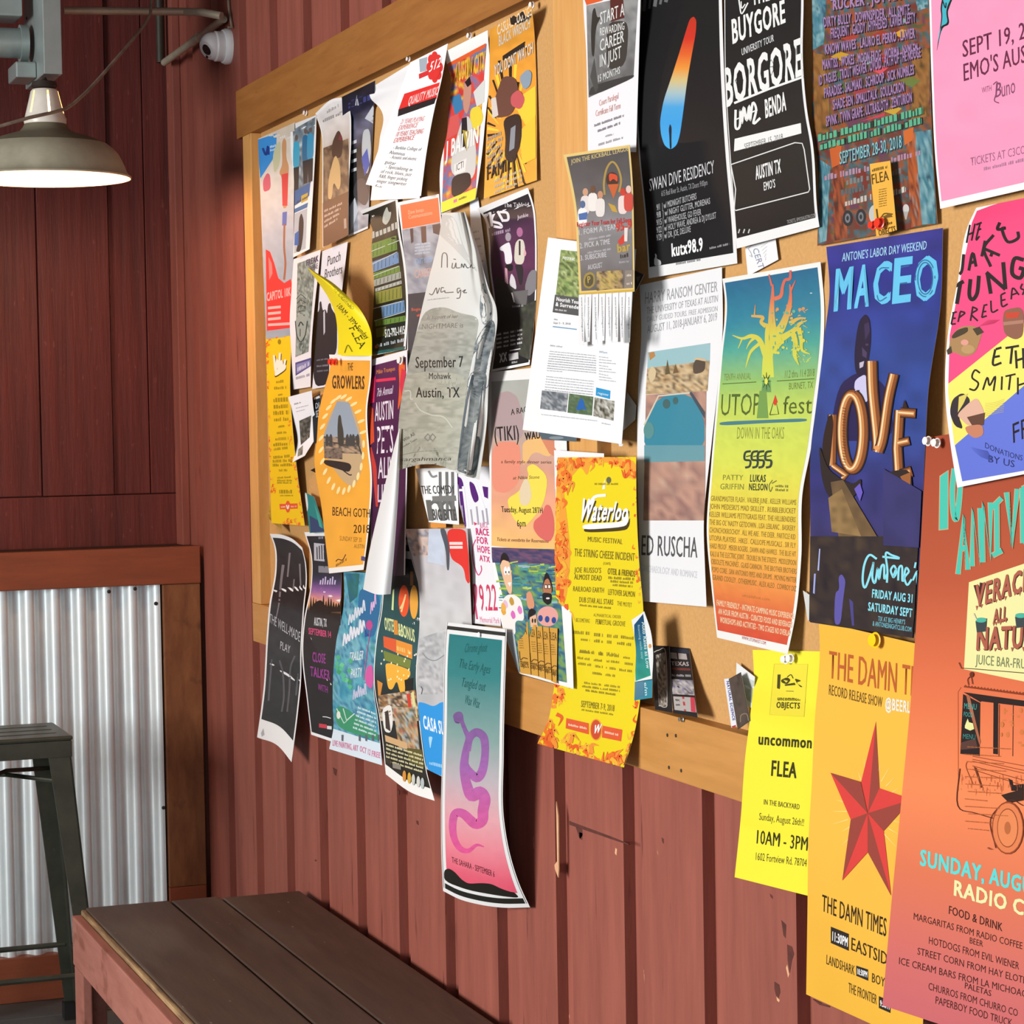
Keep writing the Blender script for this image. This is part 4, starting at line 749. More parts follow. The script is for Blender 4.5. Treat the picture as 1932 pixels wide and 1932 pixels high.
for t, x0, y0, x1, y1 in rows: s.T_(t, x0 + 7, y0 + 8, x1 + 7, y1 + 8, 72, '2a1c26', bold=2); s.T_(t, x0, y0, x1, y1, 72, 'a884b4', bold=2)
for x0, y0, x1, y1 in ((380, 1070, 1175, 860), (395, 1135, 1165, 935)): s.G_(x0 + 4, y0 + 5, x1 + 4, y1 + 5, 52, '1e3a30'); s.G_(x0, y0, x1, y1, 52, '5cb08c')
s.T_('SEPTEMBER 28-30, 2018', 545, 1250, 1015, 1120, 92, '1e3a44', bold=2); s.T_('SEPTEMBER 28-30, 2018', 540, 1243, 1010, 1113, 92, '8ac4cc', bold=1)
for x0, y0, x1, y1, col in ((425, 1365, 770, 1290, 'b08aa0'), (930, 1235, 1150, 1170, 'b08aa0'), (590, 1400, 770, 1360, '788080'), (550, 1480, 780, 1430, '586468'), (580, 1560, 780, 1510, 'c0bcb4'), (930, 1330, 1010, 1310, '788080'), (930, 1400, 1060, 1360, '586468'), (945, 1480, 1040, 1450, 'd0ccc4')): s.G_(x0, y0, x1, y1, 44, col)
for x, y_ in ((600, 1650), (700, 1640)): s.E_(x, y_, 38, 60, '2e3034'); s.E_(x, y_, 20, 36, '7a7c80'); s.E_(x, y_, 10, 18, '2e3034')
s.E_(800, 1620, 40, 70, 'c8c8c4'); s.E_(1040, 1580, 24, 36, 'd0ccc8'); s.P_([(1020, 1600), (1060, 1600), (1045, 1660), (1035, 1660)], 'b0aca8')
s.make('poster', 'busy many-coloured line-up poster crowded with lilac band names', 'poster', 'large posters on the notice board')
# --- orange flea market bookmark pinned over it
s = Sheet('D', (765, 1240), (920, 1215), (970, 1740), (815, 1790), w=.030, base='f4b848', back='f4b848', nu=8, nv=20)
s.G_(785, 1300, 900, 1272, 22, '7a5a1c'); s.T_('FLEA', 785, 1395, 912, 1362, 75, '5a3c10', bold=1)
for k in range(8): s.G_(835, 1440 + k * 18, 895, 1428 + k * 18, 8, 'a0742a')
s.B_([(820, 1590), (830, 1660), (855, 1640), (880, 1615), (940, 1620)], 10, '6a4c16'); s.P_([(812, 1580), (824, 1580), (834, 1660), (822, 1664)], '5a3c10'); s.P_([(860, 1640), (920, 1610), (940, 1640), (880, 1650)], '7a5a20'); s.G_(830, 1722, 945, 1690, 22, '6a4c16'); s.T_('OBJECTS', 835, 1785, 962, 1752, 44, '5a3c10', bold=2)
s.make('bookmark', 'small orange flea market strip pinned over the many-coloured line-up poster', 'flyer')
# --- black poster with white band lettering
s = Sheet('X', (1366, -60), (1516, -100), (1546, 428), (1390, 469), w=(.022, .022, .022, .03), L=[(1366.5, 0), (1368, 150), (1376, 285), (1387, 430)], R=[(1516, 0), (1515, 125), (1525, 225), (1532, 262), (1544, 415)], base='f2f2f2', nv=70)
s.panel(.012, 0, .972, .965, gv([(0, '1c1b1b'), (.5, '1f1e1d'), (.75, '272420'), (1, '171616')], .12, 14, 4)); w_ = 'f4f4f2'
s.fr('C'); s.B_([(1520, -40), (1530, 40), (1545, 100), (1590, 20)], 10, w_); s.B_([(1540, 10), (1545, 60), (1570, 30)], 8, w_); s.T_('THE', 1620, 40, 1750, 0, 90, w_, bold=2)
s.T_('BUYGORE', 1478, 318, 1865, 160, 170, w_, bold=2, h1=160); s.T_('UNIVERSITY TOUR', 1545, 405, 1780, 300, 50, 'e0e0e0', bold=1)
s.T_('BORGORE', 1425, 780, 1990, 540, 270, w_, bold=2, h1=260); s.B_([(1490, 752), (1740, 650), (1995, 560)], 16, w_, False)
for x, y_ in ((1527, 590), (1760, 490)): s.B_([(x - 28, y_), (x, y_ - 55), (x + 28, y_ - 5), (x, y_ + 60), (x - 28, y_), (x + 28, y_ - 5)], 6, '1c1b1b', False)
s.B_([(1500, 800), (1500, 930), (1530, 920), (1535, 800), (1545, 900), (1560, 780), (1580, 880), (1600, 770), (1605, 880), (1625, 750), (1650, 800), (1630, 900), (1680, 860)], 17, w_); s.B_([(1505, 870), (1660, 800)], 9, w_, False); s.T_('BENDA', 1718, 860, 1870, 800, 130, w_, bold=2)
s.fr('D'); s.P_([(-260, 1145), (-255, 1050), (245, 930), (250, 1008)], w_); s.fr('C'); s.T_('SEPTEMBER 15, 2018', 1565, 1090, 1845, 1015, 42, '6a6a66')
s.B_([(1465, 1200), (1480, 1195), (1932, 1040), (1985, 1045), (2000, 1090), (2040, 1380), (2030, 1400), (1500, 1535), (1490, 1520), (1500, 1380), (1465, 1200)], 8, 'e6e6e2', False)
s.T_('AUSTIN TX', 1648, 1310, 1832, 1255, 95, w_, bold=2); s.T_("EMO'S", 1707, 1390, 1790, 1365, 60, w_, bold=1)
for k in range(3): s.B_([(1520 + k * 36, 1700), (1530 + k * 36, 1670)], 9, 'c8c8c4', False)
s.T_('TICKETS, EMOSAUSTIN.COM', 1875, 1632, 2085, 1580, 26, 'b0b0ac')
s.make('poster', 'black concert poster with heavy white block lettering and a date bar', 'poster', 'large posters on the notice board')
# --- paper tag sticking out below it
s = Sheet('K', (680, 165), (1050, 60), (1085, 320), (715, 520), w=.017, base='f6f6f8', nu=8, nv=12)
s.B_([(760, 130), (720, 190), (750, 230), (770, 290), (735, 270)], 7, '9aa4b8', False); s.V_('CERT', 770, 190, 850, 440, 70, '8a94ac')
for k in range(6): s.B_([(860 + k * 14, 130 + k * 40), (960 - k * 5, 70 + k * 44)], 4, 'b4bac6', False)
s.make('paper_tag', 'small white paper tag sticking out below the black lettered poster', 'flyer')
# --- black poster with a flame-to-blue drop
s = Sheet('X', (1207, -60), (1360, -95), (1391, 497), (1224, 525), w=(.026, .026, .02, .024), L=[(1208, 0), (1199, 155), (1204, 285), (1217, 414), (1222, 490)], R=[(1362, 0), (1367, 155), (1375, 285), (1388, 440)], base='f2f2f2', nv=80)
s.panel(.018, 0, .965, .965, gv([(0, '141416'), (1, '17171a')], .1, 20, 2)); s.fr('C')
for k in range(5): s.B_([(830 + k * 40, 80 - k * 16), (840 + k * 40, -20)], 18 if k % 2 else 26, '6a6a6c', False)
drop = [(1195, 118), (1215, 150), (1210, 240), (1180, 400), (1145, 600), (1120, 800), (1095, 980), (1070, 1060), (1025, 1092), (980, 1060), (955, 980), (948, 880), (975, 730), (1030, 570), (1085, 400), (1140, 220), (1165, 140)]
D_ = FR['C']; yy = lambda y: y / D_[2]
dst = [(118, 'c4341c'), (280, 'd83422'), (400, 'e8682c'), (500, 'f09a3c'), (590, 'd8c488'), (680, 'a8c4cc'), (780, '48a8e4'), (900, '3ca4ea'), (1092, '48b4f0')]
dv = np.array([yy(a) for a, _ in dst]); dc = np.array([lin(c_) for _, c_ in dst])
s.P_(drop, lambda u, v, x, y: np.stack([np.interp(y, dv, dc[:, k]) for k in range(3)], -1))
s.P_([(1022, 900), (1035, 930), (1032, 1000), (1034, 1085), (1020, 1085), (1018, 1000), (1012, 940)], '0c1c30')
s.T_('SWAN DIVE RESIDENCY', 872, 1395, 1345, 1260, 88, 'd4d4d8', bold=0, h1=92); s.T_('615 Red River St. Austin, TX Doors 9:00pm', 960, 1432, 1295, 1348, 40, 'a0a0a4')
for k, t in enumerate(('9/1  | w/ MIDNIGHT BUTCHERS', '9/8  | w/ NIGHT GLITTER, MORENAS', '9/15 | w/ WAREHOUSE, GO FEVER', '9/22 | w/ HOLY WAVE, ANDREA & DJ DYLUST', '9/29 | w/ DR. JOE, DELUXE')): s.T_(t, 925, 1535 + k * 55, (1215, 1315, 1250, 1360, 1175)[k], (1450, 1485, 1565, 1590, 1690)[k], 44, 'b8b8bc', bold=1)
s.T_('kutx98.9', 1035, 1870, 1262, 1825, 92, 'fff', bold=2); s.G_(1310, 1818, 1455, 1785, 16, 'a0a0a4'); s.G_(1065, 1932, 1245, 1900, 18, '8a8a8e')
s.fr('I'); s.P_([(1235, 180), (1255, 200), (1250, 230), (1290, 250), (1295, 290), (1232, 300), (1228, 240), (1240, 215)], 'e8e8ea')
s.make('poster', 'black poster with a slanting drop that fades from red to sky blue', 'poster', 'large posters on the notice board')
# --- blue to green to orange festival poster with a tree
s = Sheet('X', (1363, 526), (1548, 494), (1486, 1234), (1353, 1203), w=(.022, .02, .036, .03), L=[(1368, 564), (1359, 673), (1353, 740), (1339, 895), (1332, 999), (1341, 1102)], R=[(1555, 572), (1548, 704), (1543, 740), (1530, 843), (1515, 921), (1512, 1050), (1502, 1154)], base='f4f4f0', nv=90)
s.panel(.022, .012, .968, .978, gv([(0, '2c6890'), (.13, '348aa0'), (.2, '50a898'), (.29, '98c46c'), (.36, 'c4d860'), (.5, 'd8e058'), (.6, 'e8d84c'), (.72, 'f4c048'), (.82, 'f09a48'), (.92, 'e0623c'), (1, 'd84c34')], .06, 7, 4), 24, 110)
s.fr('K')
tst = [(440, 'd8625c'), (800, 'e07858'), (1000, 'd8a85c'), (1200, 'd8cc50'), (1700, 'd4dc54')]; tv = np.array([440 + a / 6.44 for a, _ in tst]); tcol = np.array([lin(c_) for _, c_ in tst])
tc_ = lambda u, v, x, y: np.stack([np.interp(y, tv, tcol[:, k]) for k in range(3)], -1)
for q, w0 in (([(960, 1750), (960, 1500), (980, 1380)], [150, 120, 130]), ([(930, 1480), (860, 1300), (760, 1250), (650, 1280), (530, 1240)], [70, 60, 50, 30, 8]), ([(1000, 1450), (1040, 1300), (1010, 1100), (1010, 900), (1020, 750), (1020, 620)], [130, 120, 90, 60, 40, 20]), ([(960, 1450), (950, 1250), (970, 1100)], [60, 50, 60]),
              ([(1040, 800), (1120, 760), (1140, 650), (1170, 570), (1230, 550), (1235, 450)], [50, 45, 35, 35, 35, 25]), ([(1060, 1250), (1150, 1100), (1220, 900), (1240, 750), (1230, 620)], [120, 90, 60, 35, 15]), ([(1050, 1320), (1160, 1260), (1280, 1180), (1350, 1100), (1440, 1060)], [90, 80, 60, 40, 10]), ([(1230, 1100), (1330, 1040), (1430, 1030)], [60, 35, 10]),
              ([(940, 1130), (880, 1080), (900, 1020), (760, 1005)], [60, 40, 40, 26]), ([(800, 1000), (810, 870)], [18, 8]), ([(1250, 1180), (1300, 1320), (1290, 1480), (1340, 1600)], [70, 60, 50, 10]), ([(1340, 1150), (1370, 1300), (1380, 1420), (1480, 1470)], [60, 45, 35, 8]), ([(860, 1340), (760, 1430), (720, 1530), (690, 1640)], [40, 35, 22, 6]), ([(800, 1270), (740, 1330), (700, 1410)], [40, 22, 6]), ([(1040, 1420), (1140, 1330)], [50, 20]), ([(650, 1280), (600, 1400)], [20, 8]), ([(975, 500), (1010, 640)], [14, 26]), ([(1240, 700), (1300, 570)], [30, 8])): s.B_(q, w0, tc_)
for k in range(70):
    x, y_ = RD.uniform(1000, 1400), RD.uniform(880, 1480)
    if abs(x - 1180) < 260: s.E_(x, y_, RD.uniform(6, 24), RD.uniform(6, 24), tc_ if k % 3 else '6cb090', n=7)
for k in range(40): x, y_ = RD.uniform(1280, 1450), RD.uniform(900, 1600); s.B_([(x, y_), (x + RD.uniform(-40, 50), y_ + RD.uniform(-40, 30))], 9, tc_, False)
s.P_([(880, 1932), (900, 1780), (990, 1780), (1000, 1932)], '6a9a5c')
for a in range(8): s.B_([(945, 1800), (945 + 60 * math.cos(a * .785), 1800 + 110 * math.sin(a * .785))], [16, 3], '3c4a20', False)
s.E_(945, 1800, 20, 40, 'e0e45c'); s.T_('TENTH ANNUAL', 425, 1790, 755, 1775, 80, '7c8c3c'); s.B_([(408, 1832), (820, 1808)], 9, '4c5a20', False); s.T_('11.2 thru 11.4 2018', 1165, 1760, 1525, 1735, 90, '6c7c34'); s.B_([(1070, 1796), (1525, 1768)], 9, '4c5a20', False); s.T_('BURNET, TX', 1215, 1900, 1508, 1880, 80, '6c7c34')
s.fr('L'); s.T_('UTOP', 232, 170, 515, 165, 155, '56682a'); s.T_('fest', 685, 160, 895, 155, 130, '56682a'); s.P_([(495, 190), (515, -10), (565, -10), (580, 190)], '78a050'); s.B_([(590, 165), (628, 30), (655, 160), (590, 165)], 8, '4a5a22', False); s.P_([(612, 78), (630, 18), (648, 70), (630, 100)], 'd8442c')
s.P_([(222, 215), (600, 200), (860, 190), (860, 215), (560, 225), (225, 245)], '4a8088'); s.T_('DOWN IN THE OAKS', 350, 340, 692, 340, 85, '8a9438')
for x in (402, 455, 500, 555):
    s.B_([(x + 50, 430), (x + 10, 440), (x + 5, 490), (x + 45, 500), (x + 40, 540), (x + 8, 550)], 16, '33403a'); s.B_([(x + 14, 470), (x + 48, 462)], 8, '33403a')
s.T_('PATTY', 247, 640, 395, 642, 38, '8a8c34', bold=1); s.T_('GRIFFIN', 228, 708, 400, 710, 42, '8a8c34', bold=1); s.T_('LUKAS', 445, 652, 560, 654, 50, '3c4424', bold=2); s.T_('NELSON', 437, 714, 572, 716, 48, '3c4424', bold=2); s.B_([(610, 640), (585, 680), (595, 725), (610, 690)], 7, '6c7030'); s.B_([(605, 665), (640, 645)], 7, '6c7030'); s.G_(630, 692, 725, 696, 18, '6c6c30'); s.G_(630, 720, 725, 724, 18, '6c6c30')
lines = ['GRANDMASTER FLASH . VALERIE JUNE . KELLER WILLIAMS', "JOHN MEDESKI'S MAD SKILLET . RUBBLEBUCKET", 'KELLER WILLIAMS PETTYGRASS FEAT. THE HILLBENDERS', "THE BIG OL' NASTY GETDOWN . LISA LEBLANC . BASKERY", 'CHONCHOKROCHOY . ALL WE ARE . THE DEER . PARTICLE KID', 'UTOPIA PLAYERS . HIKES . CALLIOPE MUSICALS . SIR FLY', 'HARD PROOF . MEKER ROGERS . DAWN AND HAWKES . THE BLUE HIT', 'KALU & THE ELECTRIC JOINT . TROUBLE IN THE STREETS . MIDDLESPOON', 'OBSOLETE MACHINES . GLASS CANNON . THE BROTHER BROTHERS', 'POPO CORE . SAN ANTONIO PIPES AND DRUMS . MOVING MATTER', 'GRAND COOLEY . OTHERMUSIC . ALEX ALEO . COWBOY DIZ']
for k, t in enumerate(lines): s.T_(t, (160, 150, 148, 148, 150, 150, 152, 155, 162, 165, 172)[k], 792 + k * 57.5, (782, 778, 776, 775, 776, 778, 780, 782, 784, 783, 782)[k], 822 + k * 63, 38, '8c6a28', bold=1)
s.T_('utopiafest.com', 390, 1490, 590, 1522, 22, 'b47030')
for k, t in enumerate(('FAMILY FRIENDLY - INTIMATE CAMPING MUSIC EXPERIENCE', 'AN HOUR FROM AUSTIN - CURATED FOOD AND BEVERAGES', 'WORKSHOPS AND ACTIVITIES - TWO STAGES NO OVERLAP')): s.T_(t, 202 + k * 12, 1553 + k * 62, 765 - k * 12, 1655 + k * 62, 40, 'f6d0a8', bold=2)
s.T_('WWW.UTOPIAFEST.COM', 385, 1800, 560, 1842, 24, 'b43c28')
s.make('poster', 'tall festival poster shading from blue through green to orange with a bare tree', 'poster', 'large posters on the notice board')
# --- white exhibition poster with a swimming pool picture
s = Sheet('X', (1207, 538), (1362, 504), (1333, 1145), (1207, 1134), w=(.018, .018, .03, .024), L=[(1210, 626), (1204, 730), (1202, 840), (1206, 1047)], R=[(1363, 626), (1354, 730), (1342, 840), (1328, 985), (1330, 1068)], base='f4f4f6', nv=80); s.fr('I')
s.T_('HARRY RANSOM CENTER', 1145, 645, 1805, 530, 105, 'a4a4a8', h1=92); s.T_('THE UNIVERSITY OF TEXAS AT AUSTIN', 1160, 738, 1808, 625, 62, 'a8a8ac'); s.T_('DAILY GUIDED TOURS. FREE ADMISSION', 1165, 808, 1805, 710, 48, 'b4b4b8'); s.T_('AUGUST 11, 2018-JANUARY 6, 2019', 1165, 912, 1800, 795, 72, 'a8a8ac')
s.Q_([(1170, 1085), (1740, 1000), (1735, 1200), (1165, 1270)], gv([(0, '9cc4cc'), (1, 'a8c8c8')])); s.Q_([(1165, 1230), (1735, 1160), (1715, 1440), (1152, 1470)], mx(['d8bc90', 'b89468', 'e0c8a0', '6a5844', 'c8a878'], 5, 4, 4), 20, 12)
s.P_([(1330, 1290), (1350, 1150), (1375, 1280)], '6a5c3c'); s.P_([(1400, 1280), (1425, 1190), (1450, 1270)], '7a6040'); s.P_([(1580, 1210), (1610, 1145), (1700, 1160), (1690, 1260), (1590, 1290)], '5a4c40'); s.P_([(1570, 1170), (1615, 1130), (1710, 1150), (1700, 1170), (1610, 1150)], 'd8bc94'); s.P_([(1170, 1300), (1205, 1200), (1250, 1250), (1240, 1320), (1200, 1370)], 'dcc49c')
s.P_([(1180, 1090), (1230, 1080), (1240, 1120), (1190, 1160)], 'c08850')
s.fr('X'); s.Q_([(1219, 745), (1333, 738), (1330, 982), (1214, 982)], mx(['b48a7c', 'c89c88', '96706a', 'd0ac96'], 6, 9, 8), 10, 20)
s.P_([(1243, 748), (1302, 742), (1330, 788), (1330, 850), (1216, 850), (1216, 800)], '3c8ca4'); s.Q_([(1216, 840), (1330, 840), (1330, 870), (1216, 872)], gv([(0, '3c8ca4'), (1, '86aeb0')])); s.P_([(1300, 740), (1306, 740), (1331, 778), (1330, 790)], '46525c'); s.B_([(1216, 802), (1243, 747), (1302, 741)], 3, 'd8d0b8', False); s.E_(1258, 762, 7, 9, '4a6a6a'); s.E_(1225, 812, 10, 16, '5c9494'); s.E_(1275, 756, 5, 7, '4a6a6a')
s.fr('J'); s.T_('ED RUSCHA', 1112, 1000, 1622, 1025, 180, '58585a', bold=1, h1=185); s.T_('ARCHAEOLOGY AND ROMANCE', 1128, 1150, 1620, 1212, 62, 'd4d6dc')
s.make('poster', 'white exhibition poster with a picture of a blue swimming pool', 'poster', 'large posters on the notice board')
# --- yellow music festival poster with flame border (large copy)
s = Sheet('X', (1052, 863), (1200, 862), (1177, 1448), (1014, 1403), w=(.060, .052, .068, .07), L=[(1049, 943), (1048, 1047), (1051, 1150), (1053, 1192), (1043, 1320), (1035, 1360)], R=[(1201, 964), (1206, 1068), (1213, 1150), (1213, 1230), (1207, 1321), (1196, 1385)], base='f4dc1c', back='f4e8b0', nv=90)
s.fr('J')
RF = random.Random(9)
def flame(pts, n, r, f='J'):
    s.fr(f)
    for k in range(n):
        t = RF.random() * (len(pts) - 1); i = int(t); a, b_ = pts[i], pts[i + 1]; q = t - i; x = a[0] + (b_[0] - a[0]) * q + RF.uniform(-r, r) * .7; y_ = a[1] + (b_[1] - a[1]) * q + RF.uniform(-r, r) * .5
        col = ('f8983c', 'f47a2c', 'fbb83c', 'ee6428')[k % 4]; L_ = r * RF.uniform(.7, 1.5); th = RF.uniform(0, 6.28); s.B_([(x, y_), (x + L_ * math.cos(th) * .7, y_ + L_ * math.sin(th)), (x + L_ * math.cos(th + .9), y_ + L_ * math.sin(th + .9) * 1.4)], [r * .65, r * .5, r * .1], col)
s.P_([(352, 112), (1062, 108), (1064, 320), (1010, 300), (960, 250), (930, 170), (650, 150), (620, 290), (560, 190), (480, 280), (400, 400), (440, 700), (470, 1000), (430, 1400), (380, 1500), (335, 1000), (335, 500)], 'f9a83c')
flame([(360, 130), (420, 250), (380, 420), (360, 600), (380, 800), (400, 1000), (400, 1200), (380, 1400), (400, 1600)], 70, 60); flame([(360, 150), (560, 160), (700, 130), (900, 150), (1040, 180), (1020, 300)], 36, 50); flame([(1050, 400), (1055, 700), (1075, 1100), (1100, 1450)], 16, 26)
flame([(215, 240), (255, 420), (230, 600), (190, 800), (130, 960), (75, 1000)], 46, 46, 'R'); flame([(90, 1010), (250, 1010), (400, 1080), (560, 1130), (690, 1160)], 44, 46, 'R'); flame([(790, 720), (760, 900), (720, 1080), (690, 1150)], 20, 30, 'R')
s.fr('J'); s.G_(685, 362, 900, 362, 18, 'a89018'); s.E_(815, 318, 22, 30, '6a6a50')
s.T_('Waterloo', 552, 702, 990, 694, 200, '4a3c10', h1=150, bold=2, sl=.16); s.T_('Waterloo', 540, 688, 980, 680, 200, 'fff', h1=150, bold=2, sl=.16); s.B_([(640, 540), (690, 470), (790, 455)], 26, 'fff')
s.P_([(592, 798), (590, 750), (985, 730), (1010, 650), (1005, 730), (970, 780)], '4a3c10'); s.P_([(580, 772), (578, 718), (960, 700), (995, 600), (998, 690), (965, 745)], 'fff')
yk = '77651c'
for t, x0, y0, x1, y1, h in (('MUSIC FESTIVAL', 622, 878, 940, 902, 46), ('THE STRING CHEESE INCIDENT', 500, 1010, 1050, 1055, 70), ('(3 DAYS)', 765, 1088, 830, 1092, 24), ("JOE RUSSO'S", 500, 1160, 745, 1165, 48), ('ALMOST DEAD', 500, 1222, 750, 1235, 48), ('OTEIL & FRIENDS', 805, 1175, 1055, 1200, 56), ('RAILROAD EARTH', 490, 1330, 770, 1345, 46), ('LEFTOVER SALMON', 808, 1362, 1052, 1385, 52), ('DUB STAR ALL STARS', 545, 1430, 855, 1455, 48), ('THE MOTET', 890, 1460, 1025, 1478, 40), ('ALPHABETICAL ORDER', 675, 1560, 925, 1580, 28), ('BIG SOMETHING', 515, 1610, 640, 1620, 36), ('PERPETUAL GROOVE', 695, 1630, 965, 1652, 46)): s.T_(t, x0, y0, x1, y1, h, yk, bold=1 if h > 44 else 0)
for x0, y0, x1, y1, h in ((810, 1218, 1045, 1232, 24), (830, 1250, 1035, 1264, 22), (850, 1282, 1030, 1298, 20), (550, 1465, 845, 1495, 18), (490, 1718, 640, 1730, 30), (680, 1740, 895, 1760, 30), (925, 1760, 1055, 1775, 28), (560, 1780, 640, 1788, 26), (680, 1795, 855, 1812, 28), (890, 1815, 1020, 1832, 28), (550, 1890, 680, 1902, 28), (720, 1905, 905, 1925, 28)): s.G_(x0, y0, x1, y1, h, '9a8620')
s.fr('R')
for x0, y0, x1, y1, h in ((360, 355, 468, 365, 18), (500, 372, 650, 388, 18), (680, 395, 738, 402, 18), (345, 398, 435, 410, 18), (465, 415, 650, 432, 18), (690, 440, 752, 448, 18), (350, 440, 445, 452, 18), (475, 460, 560, 470, 18), (580, 475, 625, 480, 18), (650, 486, 745, 498, 18), (455, 510, 622, 532, 18), (395, 580, 655, 612, 16), (380, 605, 655, 640, 16), (405, 635, 630, 668, 16), (375, 775, 610, 812, 14)): s.G_(x0, y0, x1, y1, h, '9a8620')
s.T_('SEPTEMBER 7-9, 2018', 372, 748, 615, 782, 46, '77651c', bold=1); s.P_([(265, 830), (430, 868), (430, 950), (260, 905)], 'e85e34'); s.P_([(530, 885), (675, 915), (665, 1000), (525, 972)], 'e85e34'); s.G_(280, 885, 420, 915, 16, 'f8d8b8'); s.G_(545, 940, 650, 962, 16, 'f8d8b8')
s.E_(482, 915, 46, 80, 'f4a43c'); s.E_(482, 915, 38, 72, 'd4502c'); s.T_('W', 460, 945, 512, 935, 62, 'fff', bold=2, sl=.2)
s.make('poster', 'large yellow music festival poster with orange flame border, hanging over the bottom rail', 'poster', 'large posters on the notice board')
# sheet showing behind its top edge
s = Sheet('J', (315, 45), (770, 75), (780, 400), (325, 400), w=.0545, base='f8f8fa', nu=8, nv=8); s.G_(330, 200, 345, 200, 20, 'b0b0b8')
s.make('flyer', 'white sheet showing behind the top of the large yellow festival poster', 'flyer')

# ================================================================== middle and far part of the board
GN = 1.18
# white retreat flyer, tilted
s = Sheet('X', (1034, 448), (1200, 470), (1173, 838), (986, 811), w=(.052, .052, .05, .056), base='fdfdfe', lift=.004); s.fr('I')
s.Q_([(378, 150), (700, 185), (640, 620), (330, 580)], mx(['4a6a34', '7c9a58', 'b4c47c', '3c5430', '90a868', 'd0d8a0'], 9, 8, 5), 18, 24); s.P_([(325, 560), (640, 600), (625, 765), (303, 720)], '54585a')
s.T_('Nourish Your Body', 338, 615, 640, 660, 34, 'fff', bold=2); s.T_('& Surrender', 330, 662, 560, 695, 34, 'fff', bold=2); s.G_(325, 702, 430, 715, 14, 'd8d8d8'); s.T_('retreat', 395, 235, 505, 250, 36, 'fff', bold=1)
s.G_(315, 790, 350, 795, 12, 'a0a4a8'); s.T_('Sept 5 - 9, 2018', 310, 825, 465, 835, 18, '60666c', bold=1); s.P_([(305, 845), (525, 872), (523, 882), (303, 856)], '7aa8c8')
s.G_(280, 1030, 390, 1042, 14, 'b4b8c0')
for k in range(9): s.G_(275 - k * 3, 1080 + k * 22, (700 if k < 8 else 390), (1122 if k < 8 else 1090) + k * 22, 9, 'b8bec8')
for k in range(6): s.G_(245 - k * 3, 1310 + k * 24, 680 - k * 2, 1355 + k * 24, 9, 'b8bec8')
s.T_('When', 725, 1092, 800, 1098, 22, '98b4cc', bold=1)
for k in range(9): s.G_(725, 1130 + k * 26, 810 + (k % 3) * 35, 1140 + k * 27, 9, 'bcc2cc')
s.P_([(700, 1405), (830, 1435), (826, 1512), (696, 1478)], '2c9cd4'); s.T_('register', 715, 1465, 815, 1485, 22, 'e8f4fa', bold=1)
s.Q_([(207, 1432), (447, 1458), (428, 1630), (190, 1600)], mx(['8c9096', '54606a', 'b8bcc0', '3c4650'], 9, 4, 3), 12, 10); s.Q_([(455, 1460), (675, 1490), (662, 1662), (440, 1635)], mx(['6a8464', '4c6444', '869c7c'], 6, 5, 7), 12, 10); s.P_([(520, 1600), (545, 1530), (565, 1500), (590, 1530), (600, 1590), (625, 1615), (570, 1600), (540, 1620)], '2468b8'); s.Q_([(685, 1495), (868, 1530), (858, 1710), (672, 1665)], mx(['2c2a26', '6c6a58', 'd0ccc4', '4a5a3c', 'f0ece8'], 5, 7, 4), 12, 10); s.G_(200, 1655, 710, 1715, 9, 'c0c4cc'); s.G_(750, 1735, 830, 1750, 10, 'b0b4bc')
s.make('flyer', 'white retreat flyer with a green garden photo, tilted beside the frame post', 'flyer', 'flyers on the notice board')
# dark strip under it
scrap('flyer', 'X', [(1015, 812), (1088, 820), (1087, 833), (1022, 829)], .046, '5a6a74', 'dark grey strip of a flyer peeping out below the white retreat flyer', 'flyer', lambda s: s.E_(1050, 826, 14, 3, '8a98a0'))
# kickball league flyer with tear-off tabs
s = Sheet('X', (1063, 292), (1188, 273), (1197, 550), (1093, 556), w=(.066, .066, .072, .07), L=[(1083, 388), (1090, 492)], R=[(1193, 336), (1196, 440)], base='e8cc80', lift=.008)
s.panel(.045, .02, .975, .975, gv([(0, '4a4c50'), (.3, '5c5e62'), (.5, '86888c'), (.75, '78787c'), (1, '5c5a58')], .12, 16, 4)); s.fr('C')
s.T_('JOIN THE KICKBALL LEAGUE', 300, 1195, 720, 1098, 32, 'd8c484', bold=1)
s.B_([(545, 1420), (540, 1330), (560, 1230), (600, 1180), (640, 1220), (665, 1310), (650, 1400)], 14, 'b09448'); s.E_(600, 1310, 46, 56, '3c2a24'); s.P_([(575, 1260), (640, 1275), (640, 1330), (610, 1300), (580, 1330)], 'd8502c'); s.P_([(570, 1345), (650, 1340), (610, 1450)], 'c86030')
for x, y_, c1, c2 in ((405, 1440, 'e8e0dc', 'd0a080'), (460, 1420, 'f0ece8', '6a4a38'), (515, 1460, 'eae4e0', 'c89070'), (385, 1530, 'f4f4f4', '4a6a9a'), (680, 1440, 'ecd8d4', 'd0382c'), (722, 1420, 'd04840', 'e8c8c0')): s.P_([(x - 34, y_ + 120), (x - 36, y_), (x, y_ - 20), (x + 34, y_), (x + 30, y_ + 120)], c1); s.E_(x, y_ - 40, 20, 28, c2)
s.P_([(355, 1560), (420, 1545), (415, 1600), (360, 1605)], '3c6cb0'); s.P_([(570, 1480), (620, 1500), (640, 1550), (600, 1540)], 'c8a03c')
